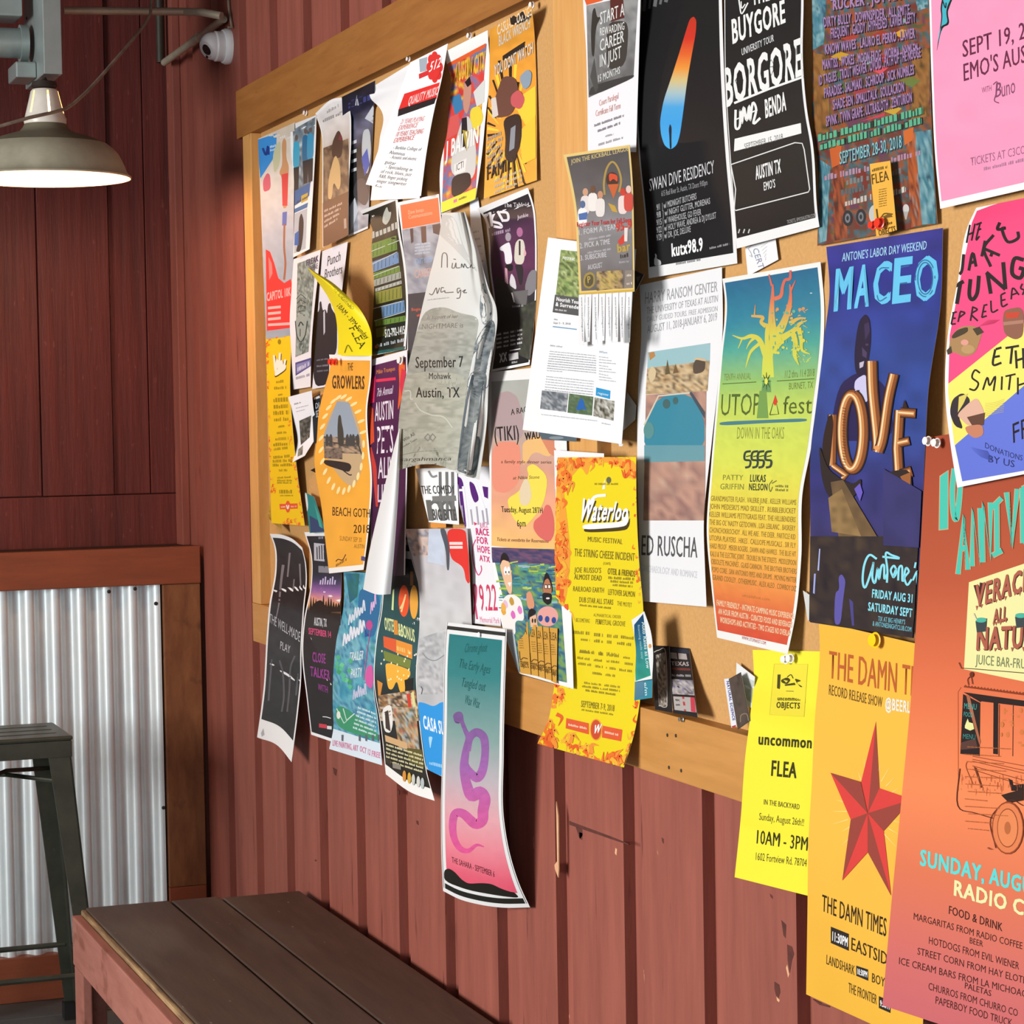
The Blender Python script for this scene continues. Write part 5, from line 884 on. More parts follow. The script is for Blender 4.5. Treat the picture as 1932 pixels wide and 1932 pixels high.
s.T_('Register Your Team for Fall Soon', 345, 1655, 740, 1618, 34, 'b82430', bold=2); s.T_('1. FORM A TEAM', 360, 1715, 640, 1668, 38, 'd0d0d4', bold=1); s.G_(430, 1752, 590, 1722, 14, 'b4b4b8'); s.T_('2. PICK A TIME', 365, 1812, 585, 1778, 38, 'd0d0d4', bold=1); s.G_(420, 1850, 590, 1822, 14, 'b4b4b8'); s.T_('3. SUBSCRIBE', 370, 1900, 560, 1872, 36, 'd0d0d4', bold=1)
s.T_('95-9', 630, 1690, 745, 1665, 60, 'd0382c', bold=2); s.P_([(640, 1760), (690, 1700), (700, 1760), (660, 1790)], 'd0382c'); s.P_([(690, 1660), (716, 1660), (712, 1760), (690, 1760)], 'e8dcd8'); s.T_('bar', 640, 1842, 735, 1822, 60, 'c0a03c', bold=2); s.G_(660, 1885, 720, 1872, 30, '2c2a2a')
s.fr('I'); s.T_('AUGUST', 625, 335, 760, 310, 44, 'd0d0d4', bold=1); s.G_(910, 275, 1000, 265, 18, 'a8a8ac'); s.P_([(580, 430), (600, 370), (650, 350), (690, 380), (690, 470), (640, 510), (590, 490)], 'a08c40'); s.P_([(598, 430), (612, 390), (650, 372), (676, 395), (674, 460), (640, 490), (604, 475)], '4c4a38'); s.T_('P', 625, 455, 652, 450, 60, 'c8b050', bold=1)
s.Q_([(705, 350), (945, 335), (945, 500), (705, 525)], mx(['6a5a44', '3c3630', 'b0946c', 'c8b060', '807048'], 7, 7, 3), 14, 10); s.P_([(965, 340), (1040, 335), (1035, 495), (955, 505)], '8c8278'); s.G_(980, 395, 1030, 390, 20, 'd8d0c8'); s.G_(980, 470, 1028, 465, 20, 'd8d0c8'); s.P_([(545, 545), (1045, 512), (1045, 528), (545, 566)], 'd8b040')
kf = s.make('flyer', 'grey league flyer with orange shield and a fringe of tear-off tabs', 'flyer', 'flyers on the notice board')
for k in range(8):
    x0 = 540 + k * 61.5; x1 = x0 + 57; b0 = 1022 - RD.uniform(0, 45); xb = x0 - 6 + RD.uniform(-10, 10)
    t = Sheet('I', (x0, 562 - k * 3.5), (x1, 558 - k * 3.5), (xb + 50, b0), (xb, b0 + 4), w=(.0712, .0712, .064 + RD.uniform(-.006, .008), .067 + RD.uniform(-.004, .008)), base='f6f6f8', nu=4, nv=16, lift=.008)
    t.V_('www.kickballleague.com', x0 + 22, 580, xb + 34, b0 - 40, 15, '6c7078'); t.make('tear_tab', None, None, None, parent=kf)
scrap('torn_paper', 'I', [(1045, 335), (1135, 378), (1085, 480), (1040, 560)], .03, '3a3632', 'dark torn corner of paper right of the league flyer', 'paper scrap', lambda s: s.P_([(1060, 400), (1110, 385), (1080, 450)], '6c645c'))
# career flyers: one above the league flyer ...
s = Sheet('X', (1097, -90), (1212, -120), (1200, 287), (1109, 285), w=(.05, .05, .046, .048), L=[(1100, 0), (1106, 100), (1108, 180)], base='f8f6fa', lift=.003); s.fr('C')
s.P_([(385, -40), (720, -90), (520, 8), (412, 38)], 'e8622c'); s.Q_([(412, 40), (790, -40), (755, 560), (428, 712)], gv([(0, '9c9a98'), (.4, '8c8c8c'), (.7, '6c6c6c'), (1, '4c4c4c')], .35, 8, 3), 14, 18)
s.P_([(585, 0), (680, -20), (690, 130), (590, 160)], '5c2a24'); s.P_([(455, 80), (475, 50), (490, 130), (520, 120), (480, 200), (470, 420), (450, 400), (445, 240)], '38342e'); s.P_([(560, 160), (700, 150), (720, 220), (700, 480), (560, 520)], '423c38'); s.P_([(440, 640), (500, 610), (760, 540), (755, 570), (428, 712)], '3c3c3c'); s.P_([(470, 420), (440, 560), (480, 680), (500, 640)], '50504e')
for t, x0, y0, x1, y1, h in (('START A', 512, 180, 690, 110, 88), ('REWARDING', 512, 262, 690, 215, 56), ('CAREER', 512, 375, 688, 305, 85), ('IN JUST', 512, 490, 668, 420, 88), ('15 MONTHS', 500, 600, 660, 535, 52)): s.T_(t, x0, y0, x1, y1, h, 'e8e8e4', bold=1)
s.T_('Court Paralegal', 505, 775, 645, 718, 44, 'e8a8a0'); s.T_('Certificate Fall Term', 480, 850, 660, 790, 44, 'e8a8a0')
for x0, y0, x1, y1, h in ((470, 925, 685, 850, 18), (495, 965, 660, 905, 18), (550, 1000, 610, 985, 14), (500, 1065, 680, 1010, 18)): s.G_(x0, y0, x1, y1, h, '9c98a0')
s.make('flyer', 'white and grey career flyer cut off by the top edge, above the league flyer', 'flyer', 'flyers on the notice board')
# small torn papers on the bare board
scrap('torn_paper', 'I', [(980, 1450), (1065, 1570), (1055, 1700), (930, 1812)], .018, 'e8eae4', 'torn white scrap between the retreat flyer and the pool poster', 'paper scrap', lambda s: s.P_([(985, 1500), (1030, 1570), (1000, 1600)], 'dfe2dc'))
scrap('torn_paper', 'L', [(830, 1445), (880, 1478), (882, 1662), (865, 1665)], .018, 'dcdcd8', 'white scrap sticking out left of the blue poster near its bottom corner', 'paper scrap')
scrap('torn_paper', 'X', [(1166, 833), (1176, 838), (1174, 842), (1168, 842)], .03, 'f4f4f4', 'tiny white scrap above the large yellow festival poster', 'paper scrap')
# teal folded leaflet and card on the edge of the yellow poster
s = Sheet('R', (740, 115), (832, 52), (890, 545), (765, 565), w=(.068, .07, .07, .068), L=[(770, 300)], R=[(880, 200), (897, 350)], base='f0f4f4', nu=10, nv=24)
s.Q_([(760, 150), (825, 70), (880, 520), (770, 560)], gv([(0, '12406c'), (.35, '1c6480'), (.6, '2c8c8c'), (1, '2c9c84')], .2, 8, 4)); s.V_('Auto Rates as Low', 815, 130, 850, 470, 26, 'd8ecec', bold=1); s.V_('financing made easy', 785, 150, 815, 400, 16, 'a8ccd4'); s.E_(875, 305, 10, 16, 'e0a050')
s.make('leaflet', 'curved teal leaflet on the right edge of the large yellow festival poster', 'leaflet')
s = Sheet('R', (765, 560), (893, 520), (890, 682), (760, 702), w=.064, base='348ca0', nu=8, nv=8); s.Q_([(765, 570), (830, 550), (830, 670), (762, 690)], gv([(0, '5c8ca4'), (1, '4a7c94')])); s.V_('e/m', 832, 570, 840, 670, 22, 'd8eef0', bold=1)
s.make('business_card', 'small teal card hanging below the curved teal leaflet', 'card')
# dark photo cards resting on the bottom rail
s = Sheet('R', (880, 300), (1016, 306), (1038, 790), (912, 768), w=(.017, .017, .0435, .0435), base='1c1a1a', nu=10, nv=16)
s.Q_([(918, 370), (985, 350), (1003, 740), (940, 745)], mx(['a09484', '3c342c', 'c8bcae', '1c1816', '786a5c'], 4, 5, 3), 10, 24); s.B_([(905, 350), (940, 335), (990, 350), (1000, 700), (985, 750), (940, 735)], 6, 'c0b8ac')
s.make('leaflet', 'dark leaflet with a long framed photo, resting on the bottom rail', 'leaflet')
s = Sheet('R', (1010, 308), (1160, 322), (1222, 826), (1045, 792), w=(.014, .014, .0405, .0405), base='1e1c1e', nu=10, nv=16)
s.P_([(1020, 315), (1155, 330), (1165, 360), (1025, 345)], '2c3040'); s.P_([(1022, 350), (1070, 355), (1075, 400), (1026, 395)], 'a89c98'); s.P_([(1080, 356), (1140, 362), (1148, 405), (1085, 400)], 'b0a4a0'); s.T_('TEXAS', 1030, 445, 1160, 450, 28, 'b4a8a4', bold=2); s.P_([(1030, 460), (1170, 468), (1172, 485), (1032, 478)], '6c3028'); s.G_(1035, 525, 1175, 530, 16, 'a8a0a0')
s.Q_([(1030, 545), (1190, 555), (1200, 665), (1040, 655)], mx(['5c54a0', 'b0a8a4', '3c3850', 'd0c8c0', '8880a0'], 5, 5, 4), 10, 8); s.P_([(1045, 672), (1200, 680), (1215, 790), (1055, 770)], 'b8b0ac'); s.P_([(1170, 678), (1200, 680), (1210, 790), (1175, 782)], 'd04050'); s.P_([(1110, 675), (1125, 676), (1140, 780), (1125, 778)], 'c03c3c'); s.P_([(1060, 690), (1090, 695), (1095, 740), (1065, 740)], '6c6460')
s.make('leaflet', 'dark leaflet with small colour pictures, right of the long framed photo', 'leaflet')
s = Sheet('R', (1505, 425), (1640, 530), (1620, 760), (1500, 700), w=.02, base='eef0f0', nu=8, nv=10); s.Q_([(1540, 520), (1635, 560), (1615, 720), (1560, 680)], gv([(0, 'd4dcd4'), (1, 'a8b4a4')], .1, 6, 3)); s.make('leaflet', 'pale leaflet standing behind a brown card, left of the bright yellow sheet', 'leaflet')
s = Sheet('R', (1415, 545), (1460, 540), (1506, 890), (1468, 900), w=(.024, .024, .041, .041), base='eceef4', nu=6, nv=12); s.V_('NATURAL SCIENCE', 1432, 560, 1478, 850, 18, '50549c', bold=2); s.P_([(1470, 890), (1500, 880), (1502, 895), (1475, 898)], 'c03040'); s.make('leaflet', 'narrow white leaflet with blue lettering in front of the brown card', 'leaflet')
s = Sheet('R', (1448, 545), (1537, 495), (1606, 850), (1515, 915), w=(.03, .03, .041, .041), base='4c4038', nu=8, nv=12, gain=1.0); s.panel(0.02, 0.02, .98, .98, mx(['4c4038', '5c4e44', '3e342e'], 5, 14, 4)); s.B_([(1535, 860), (1540, 810), (1580, 800), (1595, 850)], 7, '8c7c68'); s.make('leaflet', 'brown card leaning on the rail left of the bright yellow sheet', 'leaflet')

# painted beach poster
s = Sheet('X', (918, 703), (1065, 688), (1082, 1300), (980, 1271), w=(.03, .03, .05, .046), L=[(921, 800), (925, 960), (926, 1032), (938, 1123), (948, 1185), (958, 1215)], base='f8f6f4', lift=.001, nv=80, gain=1.04)
s.fr('H'); s.Q_([(1255, 110), (1900, 70), (1932, 1900), (1255, 1820)], gv([(0, 'b4b8b0'), (.15, 'bcb8b0'), (.33, 'dca088'), (.42, 'f0aa88'), (.62, 'f6c870'), (.75, 'f4b870'), (.88, 'f09880'), (1, 'ee8c80')], .06, 16, 5), 16, 40)
s.P_([(1290, 300), (1340, 230), (1430, 205), (1520, 260), (1560, 380), (1600, 600), (1560, 720), (1300, 720), (1262, 400)], 'b8a0a0'); s.P_([(1262, 740), (1540, 730), (1560, 900), (1540, 1180), (1400, 1280), (1258, 1240)], 'f0967c'); s.P_([(1580, 720), (1880, 640), (1900, 850), (1850, 900), (1700, 830), (1590, 1000), (1580, 900)], 'f2c07c'); s.P_([(1760, 680), (1932, 660), (1932, 900), (1860, 860)], 'dc8c6c')
s.P_([(1420, 1330), (1540, 1260), (1650, 1100), (1620, 1000), (1700, 960), (1850, 1100), (1800, 1400), (1600, 1640), (1500, 1560), (1440, 1440)], 'f8e058'); s.P_([(1600, 1120), (1640, 1120), (1680, 1300), (1640, 1400), (1560, 1400), (1540, 1260)], 'e8d4b0'); s.P_([(1700, 1560), (1780, 1500), (1820, 1390), (1870, 1400), (1910, 1540), (1910, 1700), (1860, 1790), (1750, 1730), (1690, 1640)], 'de6c64')
ik = '2c2420'; s.T_('A RACE', 1460, 460, 1660, 420, 60, ik, bold=1); s.T_('(TIKI)', 1290, 735, 1545, 715, 150, ik, bold=1); s.T_('WAU', 1605, 720, 1765, 700, 75, ik, bold=2); s.T_('a family style dinner series', 1355, 960, 1880, 965, 34, '6a4a34', sl=.2); s.T_('at Nikia Stone', 1480, 1130, 1755, 1120, 34, '6a5028', sl=.2)
s.T_('Tuesday, August 28TH', 1362, 1470, 1790, 1480, 62, ik, bold=1, h1=58); s.T_('6pm', 1525, 1620, 1615, 1620, 70, ik, bold=1); s.T_('Tickets at eventbrite for Reservations', 1310, 1770, 1850, 1790, 36, '8a4a40', sl=.2)
s.fr('Q'); s.Q_([(815, 405), (1500, 420), (1600, 1810), (1110, 1700)], mx(['2c4a6c', '3c6c8c', '4a8c7c', '86a84c', '34507c', '5a9ca0'], 16, 5, 7), 30, 50); s.Q_([(815, 400), (1490, 425), (1490, 580), (820, 560)], mx(['5c4a70', '3a3c64', '7a5470', '2c4468'], 18, 4, 3), 20, 10)
for k in range(70):
    x, y_ = RD.uniform(860, 1460), RD.uniform(560, 1060); s.B_([(x, y_), (x + RD.uniform(40, 110), y_ + RD.uniform(-14, 14))], RD.uniform(8, 22), RD.choice(['b8cc4c', '68b068', '3c78a4', '2c5484', 'c0d060', '4a9c98', '98b8c8']))
s.P_([(908, 560), (930, 520), (1000, 540), (1030, 700), (1030, 880), (1000, 890), (960, 800), (905, 610)], 'eec09c'); s.P_([(905, 600), (915, 480), (950, 450), (990, 490), (1005, 555), (930, 525)], '241c1c')
for x in (962, 995): s.E_(x, 645, 16, 44, 'fff'); s.E_(x + 4, 660, 6, 14, '2c2420')
s.P_([(985, 770), (1022, 765), (1010, 810)], 'fff'); s.P_([(915, 960), (985, 890), (1060, 895), (1130, 950), (1165, 1170), (1060, 1160), (1070, 1330), (930, 1260)], 'f4efea')
for x, y_, c1 in ((940, 1060, 'e8a840'), (1025, 960, 'c89840'), (1040, 1100, 'e06cc0'), (1110, 1050, 'e080c8'), (960, 990, 'e8c0d8'), (940, 1020, 'f0b450')): s.P_([(x - 28, y_), (x - 8, y_ - 48), (x + 20, y_ - 20), (x + 30, y_ + 30), (x, y_ + 54)], c1)
s.P_([(1175, 880), (1225, 850), (1270, 1000), (1240, 1060), (1190, 1030)], 'dc9874'); s.P_([(1350, 800), (1370, 680), (1400, 660), (1450, 780), (1455, 880), (1350, 880)], '1e1a1c'); s.P_([(1372, 740), (1410, 720), (1445, 820), (1440, 900), (1360, 890), (1350, 830)], 'b87854'); s.P_([(1345, 870), (1450, 880), (1440, 980), (1400, 1005), (1350, 960)], '1e1a1c'); s.E_(1405, 932, 20, 10, 'e8e0dc')
for x in (1385, 1420): s.P_([(x - 16, 785), (x + 14, 790), (x + 14, 835), (x - 16, 830)], '1e1a1c'); s.P_([(x - 10, 793), (x + 9, 797), (x + 9, 828), (x - 10, 824)], 'f4efe8')
s.E_(1400, 1120, 110, 105, 'e8a49c')
for x in (1325, 1395, 1465): s.E_(x, 1140 + (x - 1325) * .15, 24, 34, '2c4c94')
s.P_([(1195, 1170), (1200, 1060), (1240, 1030), (1290, 1080), (1215, 1130)], '1e1a1c'); s.P_([(1215, 1130), (1280, 1100), (1300, 1230), (1225, 1230)], 'eab898')
for x in (1245, 1272): s.E_(x, 1165, 9, 24, '2c2420')
s.P_([(960, 1280), (1050, 1290), (1110, 1700), (1090, 1700)], 'c4d0d8')
s.make('poster', 'watercolour beach poster with painted figures in patterned shirts at the sea', 'poster', 'posters on the far half of the board')
# fanned orange flea cards
for k, (pts) in enumerate([[(1062, 1165), (1190, 1178), (1222, 1728), (1115, 1712)], [(1195, 1200), (1275, 1210), (1300, 1745), (1225, 1730)], [(1255, 1215), (1340, 1225), (1370, 1770), (1295, 1745)], [(1320, 1225), (1410, 1235), (1440, 1790), (1365, 1768)], [(1395, 1232), (1500, 1245), (1490, 1822), (1435, 1795)]]):
    s = Sheet('Q', *pts, w=.060 - k * .0016, base='dca444', back='dca444', nu=6, nv=14, gain=1.0)
    (a, b_), (c_, d_) = pts[0], pts[1]; s.T_('FLEA', a + 18, b_ + 130, c_ - 6, d_ + 128, 80, '6a4a1c', bold=1); x = (pts[0][0] + pts[3][0]) / 2
    for j in range(5): s.G_(a + 32 + j * 3, b_ + 190 + j * 24, a + 78 + j * 3, b_ + 192 + j * 24, 9, '9c7430')
    xx = pts[3][0]; yy_ = pts[3][1]; s.B_([(xx - 10, yy_ - 230), (xx, yy_ - 140), (xx + 30, yy_ - 160), (xx + 76, yy_ - 150)], 10, '6a4a1c'); s.T_('OBJECTS', xx + 2, yy_ - 65, xx + 88, yy_ - 55, 42, '5a3c14', bold=2); s.G_(xx - 2, yy_ - 112, xx + 84, yy_ - 100, 18, '6a4a1c')
    s.make('flea_card', ('front orange flea market card of the fanned stack below the beach poster', 'second orange flea market card from the front of the fanned stack', 'middle orange flea market card of the fanned stack', 'fourth orange flea market card from the front of the fanned stack', 'rearmost orange flea market card of the stack, beside the large yellow poster')[k], 'card', 'fanned flea market cards')
# crumpled grey tour poster curling off the board
def wn(u, v): return .062 + .05 * np.sin(np.pi * np.clip(u * 1.05, 0, 1)) * (.35 + .65 * v) + np.clip(u - .72, 0, 1) * .03 * np.sin(u * 34 + v * 11) * .5
s = Raw('X', [(834, 402), (831, 430), (823, 470), (808, 530), (794, 590), (780, 650), (768, 700), (758, 750), (752, 800), (751, 850), (749, 888)], [(878, 400), (890, 436), (902, 470), (912, 510), (922, 545), (936, 580), (938, 600), (932, 650), (924, 700), (918, 800), (904, 905)], wn, base='e6e6e2', back='f2f2f0', bot=[(0, 0), (.3, -17), (.55, -18), (.75, -7), (1, 0)], nu=44, nv=90)
s.fr('G'); s.P_([(690, 330), (850, 470), (1150, 790), (960, 480), (880, 160), (730, 130)], 'd4d2ce')
s.Q_([(560, 1130), (760, 1095), (910, 1150), (1130, 1200)], cfun('e6e6e2'), 6, 1)
s.P_([(540, 1170), (640, 1110), (780, 1100), (910, 1160), (1130, 1205), (1100, 1420), (1010, 1860), (1000, 1960), (345, 1960), (420, 1530)], mx(['a8aaa0', 'b8b8ae', '9a9c92', 'c0c0b6'], 16, 12, 5))
s.fr('H'); s.P_([(355, 10), (1010, 20), (1000, 300), (890, 1010), (880, 1040), (700, 995), (500, 1000), (275, 1055), (285, 700), (300, 300)], mx(['b4b4a4', 'c0beae', 'a4a494', 'c8c4b6'], 18, 12, 6))
s.fr('G'); s.P_([(1160, 830), (1190, 900), (1250, 1090), (1260, 1200), (1170, 1310), (1125, 1120)], mx(['7c8890', '4a5660', 'aab0b4', '5c666e'], 4, 9, 7)); s.P_([(1140, 1360), (1260, 1210), (1300, 1300), (1270, 1540), (1240, 1960), (1010, 1960), (1000, 1880), (1060, 1520)], mx(['6c767a', '8c9498', '4c565c', 'a4a8a8', '5c6468'], 4, 20, 8))
s.fr('H'); s.P_([(1010, 0), (1215, 0), (1180, 300), (1160, 560), (1100, 1110), (890, 1040), (905, 990), (960, 620)], mx(['6a7474', '7c8484', '4a545a', '8c9290', '5a6464'], 4, 22, 9)); s.B_([(1060, 40), (1000, 300), (950, 640), (910, 1000)], 20, '4a5862'); s.B_([(1130, 40), (1080, 400), (1000, 1040)], 12, '98a09e'); s.B_([(1170, 100), (1120, 500), (1050, 1060)], 10, '4c565c')  # fold shade and highlights of the crumpled side put into the colour
s.fr('G'); g_ = '5c5a58'
for q in ([(735, 690), (745, 550), (790, 555), (795, 690)], [(850, 640), (845, 690), (870, 690), (885, 640), (890, 690), (930, 690)], [(940, 690), (945, 650), (965, 690), (975, 650), (1000, 690), (1020, 690)], [(1030, 690), (1045, 660), (1060, 695), (1080, 690)], [(860, 600), (885, 605)], [(605, 960), (640, 970), (680, 900), (690, 960), (715, 900)], [(760, 900), (735, 900), (730, 945), (770, 930), (775, 950), (860, 945)], [(930, 905), (900, 910), (905, 955), (935, 920), (925, 1000), (890, 1010)], [(950, 940), (985, 920), (965, 950), (1000, 950)]): s.B_(q, 9, g_)
s.G_(590, 1032, 820, 1005, 10, 'b4b2ae'); s.T_('In support of her', 585, 1225, 900, 1215, 40, '6c6a64', sl=.3); s.T_('NIGHTMARE is', 530, 1330, 960, 1315, 52, '7c7a72', sl=.1); s.T_('September 7', 465, 1735, 960, 1725, 115, '2a2a2a', bold=1); s.T_('Mohawk', 605, 1850, 835, 1850, 65, '4c4c4a', bold=1)
s.fr('H'); s.T_('Austin, TX', 470, 275, 925, 275, 105, '2a2a2a', bold=1); s.B_([(350, 210), (410, 210), (415, 290), (440, 290)], 12, 'd8d6c8'); s.B_([(460, 330), (520, 410), (640, 460), (760, 480), (850, 590)], 10, 'd8d6c8'); s.V_('Win All', 345, 740, 465, 665, 36, '55544e', bold=1); s.V_('London Tours', 325, 805, 485, 715, 22, '66645c', bold=1)
for x in (595, 645): s.B_([(x - 36, 695), (x, 655), (x + 30, 690), (x, 730), (x - 36, 695)], 14, '8c8c84', False)
s.B_([(300, 880), (500, 840), (720, 830)], 6, '86847a'); s.T_('sargahmanca', 305, 940, 835, 930, 40, '4c4a44', sl=.35)
num = s.make('poster', 'crumpled grey and white tour poster rolled outward off the board', 'poster', 'posters on the far half of the board')
wt = lambda u, v: .074 + .03 * v + .022 * np.sin(np.pi * u) * (.2 + .8 * v)
Raw('X', [(753, 808), (742, 850), (725, 920), (708, 990), (695, 1050), (685, 1112)], [(755, 812), (754, 860), (752, 920), (748, 985), (743, 1050), (737, 1121)], wt, base='fafafa', back='fafafa', bot=[(0, 0), (.5, 5), (1, 0)], nu=18, nv=30).make('rolled_edge', 'blank white back of the poster rolled into a tube', None, parent=num)

# ------------------------------------------------------------------ posters left of the rolled tour poster
GP = 'posters on the far half of the board'
# orange header career flyer, partly behind the rolled poster
s = Sheet('X', (750, 382), (828, 366), (852, 680), (767, 700), w=(.026, .026, .03, .03), L=[(753, 405), (763, 481), (770, 561), (768, 659)], R=[(831, 400)], base='f2f2f4', gain=GN); s.fr('G')
s.P_([(305, 40), (700, -40), (722, 215), (330, 290)], 'ee7040'); s.T_('Dave Inman', 390, 135, 550, 105, 40, 'f6c0a0'); s.T_('Communications', 395, 185, 640, 135, 40, 'f6c0a0')
s.Q_([(325, 295), (722, 218), (760, 930), (385, 975)], mx(['9c9ca4', '848490', 'b4b4bc', '74747e'], 14, 26, 4), 10, 20); s.Q_([(385, 965), (700, 930), (700, 1720), (385, 1700)], gv([(0, '34363e'), (1, '40424c')], .1, 8, 2))
s.P_([(405, 285), (440, 280), (445, 420), (420, 440)], '5a4440'); s.P_([(520, 265), (575, 255), (580, 430), (530, 440)], '6a4c44'); s.P_([(640, 245), (722, 230), (740, 360), (650, 330)], '5c4844')
for k in range(4): s.G_(460, 460 + k * 32, 620, 440 + k * 32, 18, 'c8ccd8')
s.T_('START YOUR', 455, 660, 640, 630, 56, '8cacd8', bold=1); s.T_('CAREER', 460, 800, 640, 770, 80, 'd8a898', bold=1); s.T_('Begin', 425, 1140, 520, 1135, 30, 'd8583c', bold=1); s.G_(480, 1200, 520, 1195, 24, 'd8583c')
s.make('flyer', 'flyer with an orange header and grey photo, left of the rolled tour poster', 'flyer', GP)
# dark price list flyer with green and blue blocks
s = Sheet('X', (679, 398), (750, 371), (765, 659), (702, 671), w=(.024, .024, .024, .03), L=[(700, 425), (701, 471), (706, 543), (703, 610)], R=[(754, 435), (762, 481), (770, 585)], base='f0f0ee', gain=GN)
s.panel(.0, .02, .94, .99, gv([(0, '1c221c'), (1, '20241e')], .2, 8, 3)); s.fr('E')
s.fr('B'); s.P_([(905, 1350), (912, 1300), (935, 1250), (945, 1290), (962, 1285), (955, 1330), (930, 1370)], 'b8bcb4'); s.G_(845, 1450, 1005, 1385, 40, 'b8bcb4')
s.fr('E'); rows = [(1165, 230, 1400, 150, 130, '6a8c3c'), (1170, 360, 1415, 270, 95, '6c90bc'), (1180, 420, 1425, 350, 55, '6a8c3c'), (1190, 485, 1435, 410, 60, 'a0a49c'), (1200, 535, 1440, 460, 30, 'b0b4ac'), (1205, 650, 1445, 590, 110, '8c8c3c'), (1260, 770, 1470, 710, 100, '6c90bc'), (1200, 850, 1475, 800, 50, '6a8c3c'), (1210, 950, 1300, 930, 80, '6c6c34')]
for x0, y0, x1, y1, h, col in rows:
    s.R_(x0, y0, x1, y1, h, col)
    for k in range(7): t = (k + .5) / 7; x = x0 + (x1 - x0) * t; y_ = y0 + (y1 - y0) * t; s.B_([(x, y_ - h * .1), (x + 3, y_ - h * .9)], 5, '3c4a2c' if k % 2 else '4a5a44', False)
for x0, y0, x1, y1 in ((1165, 165, 1430, 60), (1165, 285, 1400, 170), (1165, 395, 1415, 300), (1170, 690, 1440, 620), (1190, 800, 1470, 715)): s.B_([(x0, y0), (x1, y1)], 6, 'd0d4cc', False)
s.T_('512-792-1415', 1290, 950, 1470, 915, 70, 'f0f0ec', bold=2); s.G_(1215, 1040, 1470, 985, 30, 'b0b8c0'); s.E_(1210, 1035, 14, 16, 'c86848'); s.Q_([(1180, 1080), (1470, 1030), (1465, 1060), (1175, 1110)], mx(['1c3030', '2c6c68', '243c3c'], 6, 4, 2), 8, 4)
s.make('flyer', 'tall black price list flyer with green and blue blocks of text', 'flyer', GP)
# purple pets poster
s = Sheet('X', (702, 678), (768, 660), (764, 1085), (697, 1092), w=(.032, .034, .034, .036), L=[(697, 750), (693, 830), (697, 892), (700, 980)], R=[(769, 750)], base='f0ecf0', gain=GN)
s.panel(.02, .03, .97, 1, gv([(0, '5c2450'), (.4, '4c1c44'), (1, '3c1838')], .08, 12, 4)); s.fr('E')
s.Q_([(1165, 1340), (1200, 1300), (1190, 1540), (1135, 1560)], cfun('e02c5c'), 3, 8); s.P_([(1410, 1170), (1470, 1160), (1470, 1300), (1440, 1500), (1400, 1640), (1420, 1400)], 'e8622c'); s.P_([(1440, 1230), (1480, 1260), (1440, 1500), (1420, 1380)], 'd83448'); s.P_([(1140, 1560), (1180, 1600), (1190, 1900), (1150, 1932)], 'd8502c'); s.T_('Mike Trampes', 1210, 1285, 1380, 1250, 38, 'd88438', bold=1); s.B_([(1205, 1345), (1385, 1325)], 26, 'e83454', False); s.T_('7th Annual', 1212, 1490, 1355, 1460, 75, 'e0d0e0', bold=1, sl=.1); s.T_('AUSTIN', 1195, 1715, 1362, 1690, 170, 'f0e4ec', bold=1); s.fr('F'); s.T_('PETS', 1212, 78, 1362, 62, 245, 'f0e4ec', bold=1)
s.T_('ALIVE', 1225, 305, 1400, 290, 190, 'e8dce8', bold=1); s.T_('LIFE', 1220, 520, 1340, 510, 160, 'dccfe0', bold=1); s.B_([(1150, 20), (1190, 200), (1200, 350), (1215, 560)], [30, 40, 30, 20], 'c83c34')
s.make('poster', 'dark purple pets poster with orange strokes, between two yellow-orange posters', 'poster', GP)
# curled yellow flea sheet
s = Raw('E', [(585, 322), (640, 395), (700, 480), (760, 570), (800, 650), (835, 750), (850, 850), (858, 960), (855, 1118)], [(597, 320), (680, 372), (780, 430), (880, 510), (960, 590), (1040, 670), (1100, 760), (1155, 890), (1168, 1118)], lambda u, v: .042 + .06 * (1 - v)**1.5 + .025 * np.sin(np.pi * u) * (1 - .4 * v) + .03 * u * (1 - v), base='fbe41c', back='f0dc3c', nu=20, nv=50, gain=GN)
s.V_('IN THE BACKYARD', 760, 460, 990, 700, 26, '8c801c'); s.V_('uncommon', 860, 570, 970, 690, 34, '7c701c'); s.V_('10AM - 3PM Sunday', 840, 660, 1115, 970, 44, '4c4414', bold=1); s.V_('FLEA', 955, 860, 1060, 1060, 70, '4c4414', bold=1); s.B_([(920, 1090), (950, 1020), (990, 1080)], 10, '8c801c')
s.make('flyer', 'bright yellow flea market sheet curling out above the orange beach poster', 'flyer', GP)
# orange beach concert poster
s = Sheet('X', (621, 669), (701, 670), (686, 1075), (621, 1082), w=(.048, .044, .05, .05), L=[(623, 688), (613, 730), (603, 771), (597, 840), (594, 861), (597, 900), (605, 943), (613, 1010)], R=[(700, 709), (693, 771), (696, 840), (701, 892), (697, 980)], base='f6f2ec', gain=GN)
s.panel(.0, .025, .97, .975, gv([(0, 'f2a83c'), (1, 'f4ac3c')], .05, 20, 3)); s.fr('E'); kk = '4a2c14'
s.T_('THE', 945, 1255, 995, 1250, 70, kk, bold=1); s.T_('GROWLERS', 805, 1412, 1100, 1420, 115, kk, bold=2)
s.P_([(880, 1510), (960, 1540), (1010, 1640), (1060, 1780), (1080, 1932), (1075, 2180), (1000, 2320), (900, 2260), (760, 2060), (720, 1932), (740, 1780), (800, 1620)], 'c8a880'); s.Q_([(850, 1530), (960, 1545), (1060, 1870), (730, 1850)], gv([(0, '8c98a8'), (1, 'b4bcc4')])); s.Q_([(730, 1850), (1062, 1870), (1072, 2010), (735, 2000)], mx(['5c5450', '3c3838', 'c0a080', '8c8078'], 6, 4, 4))
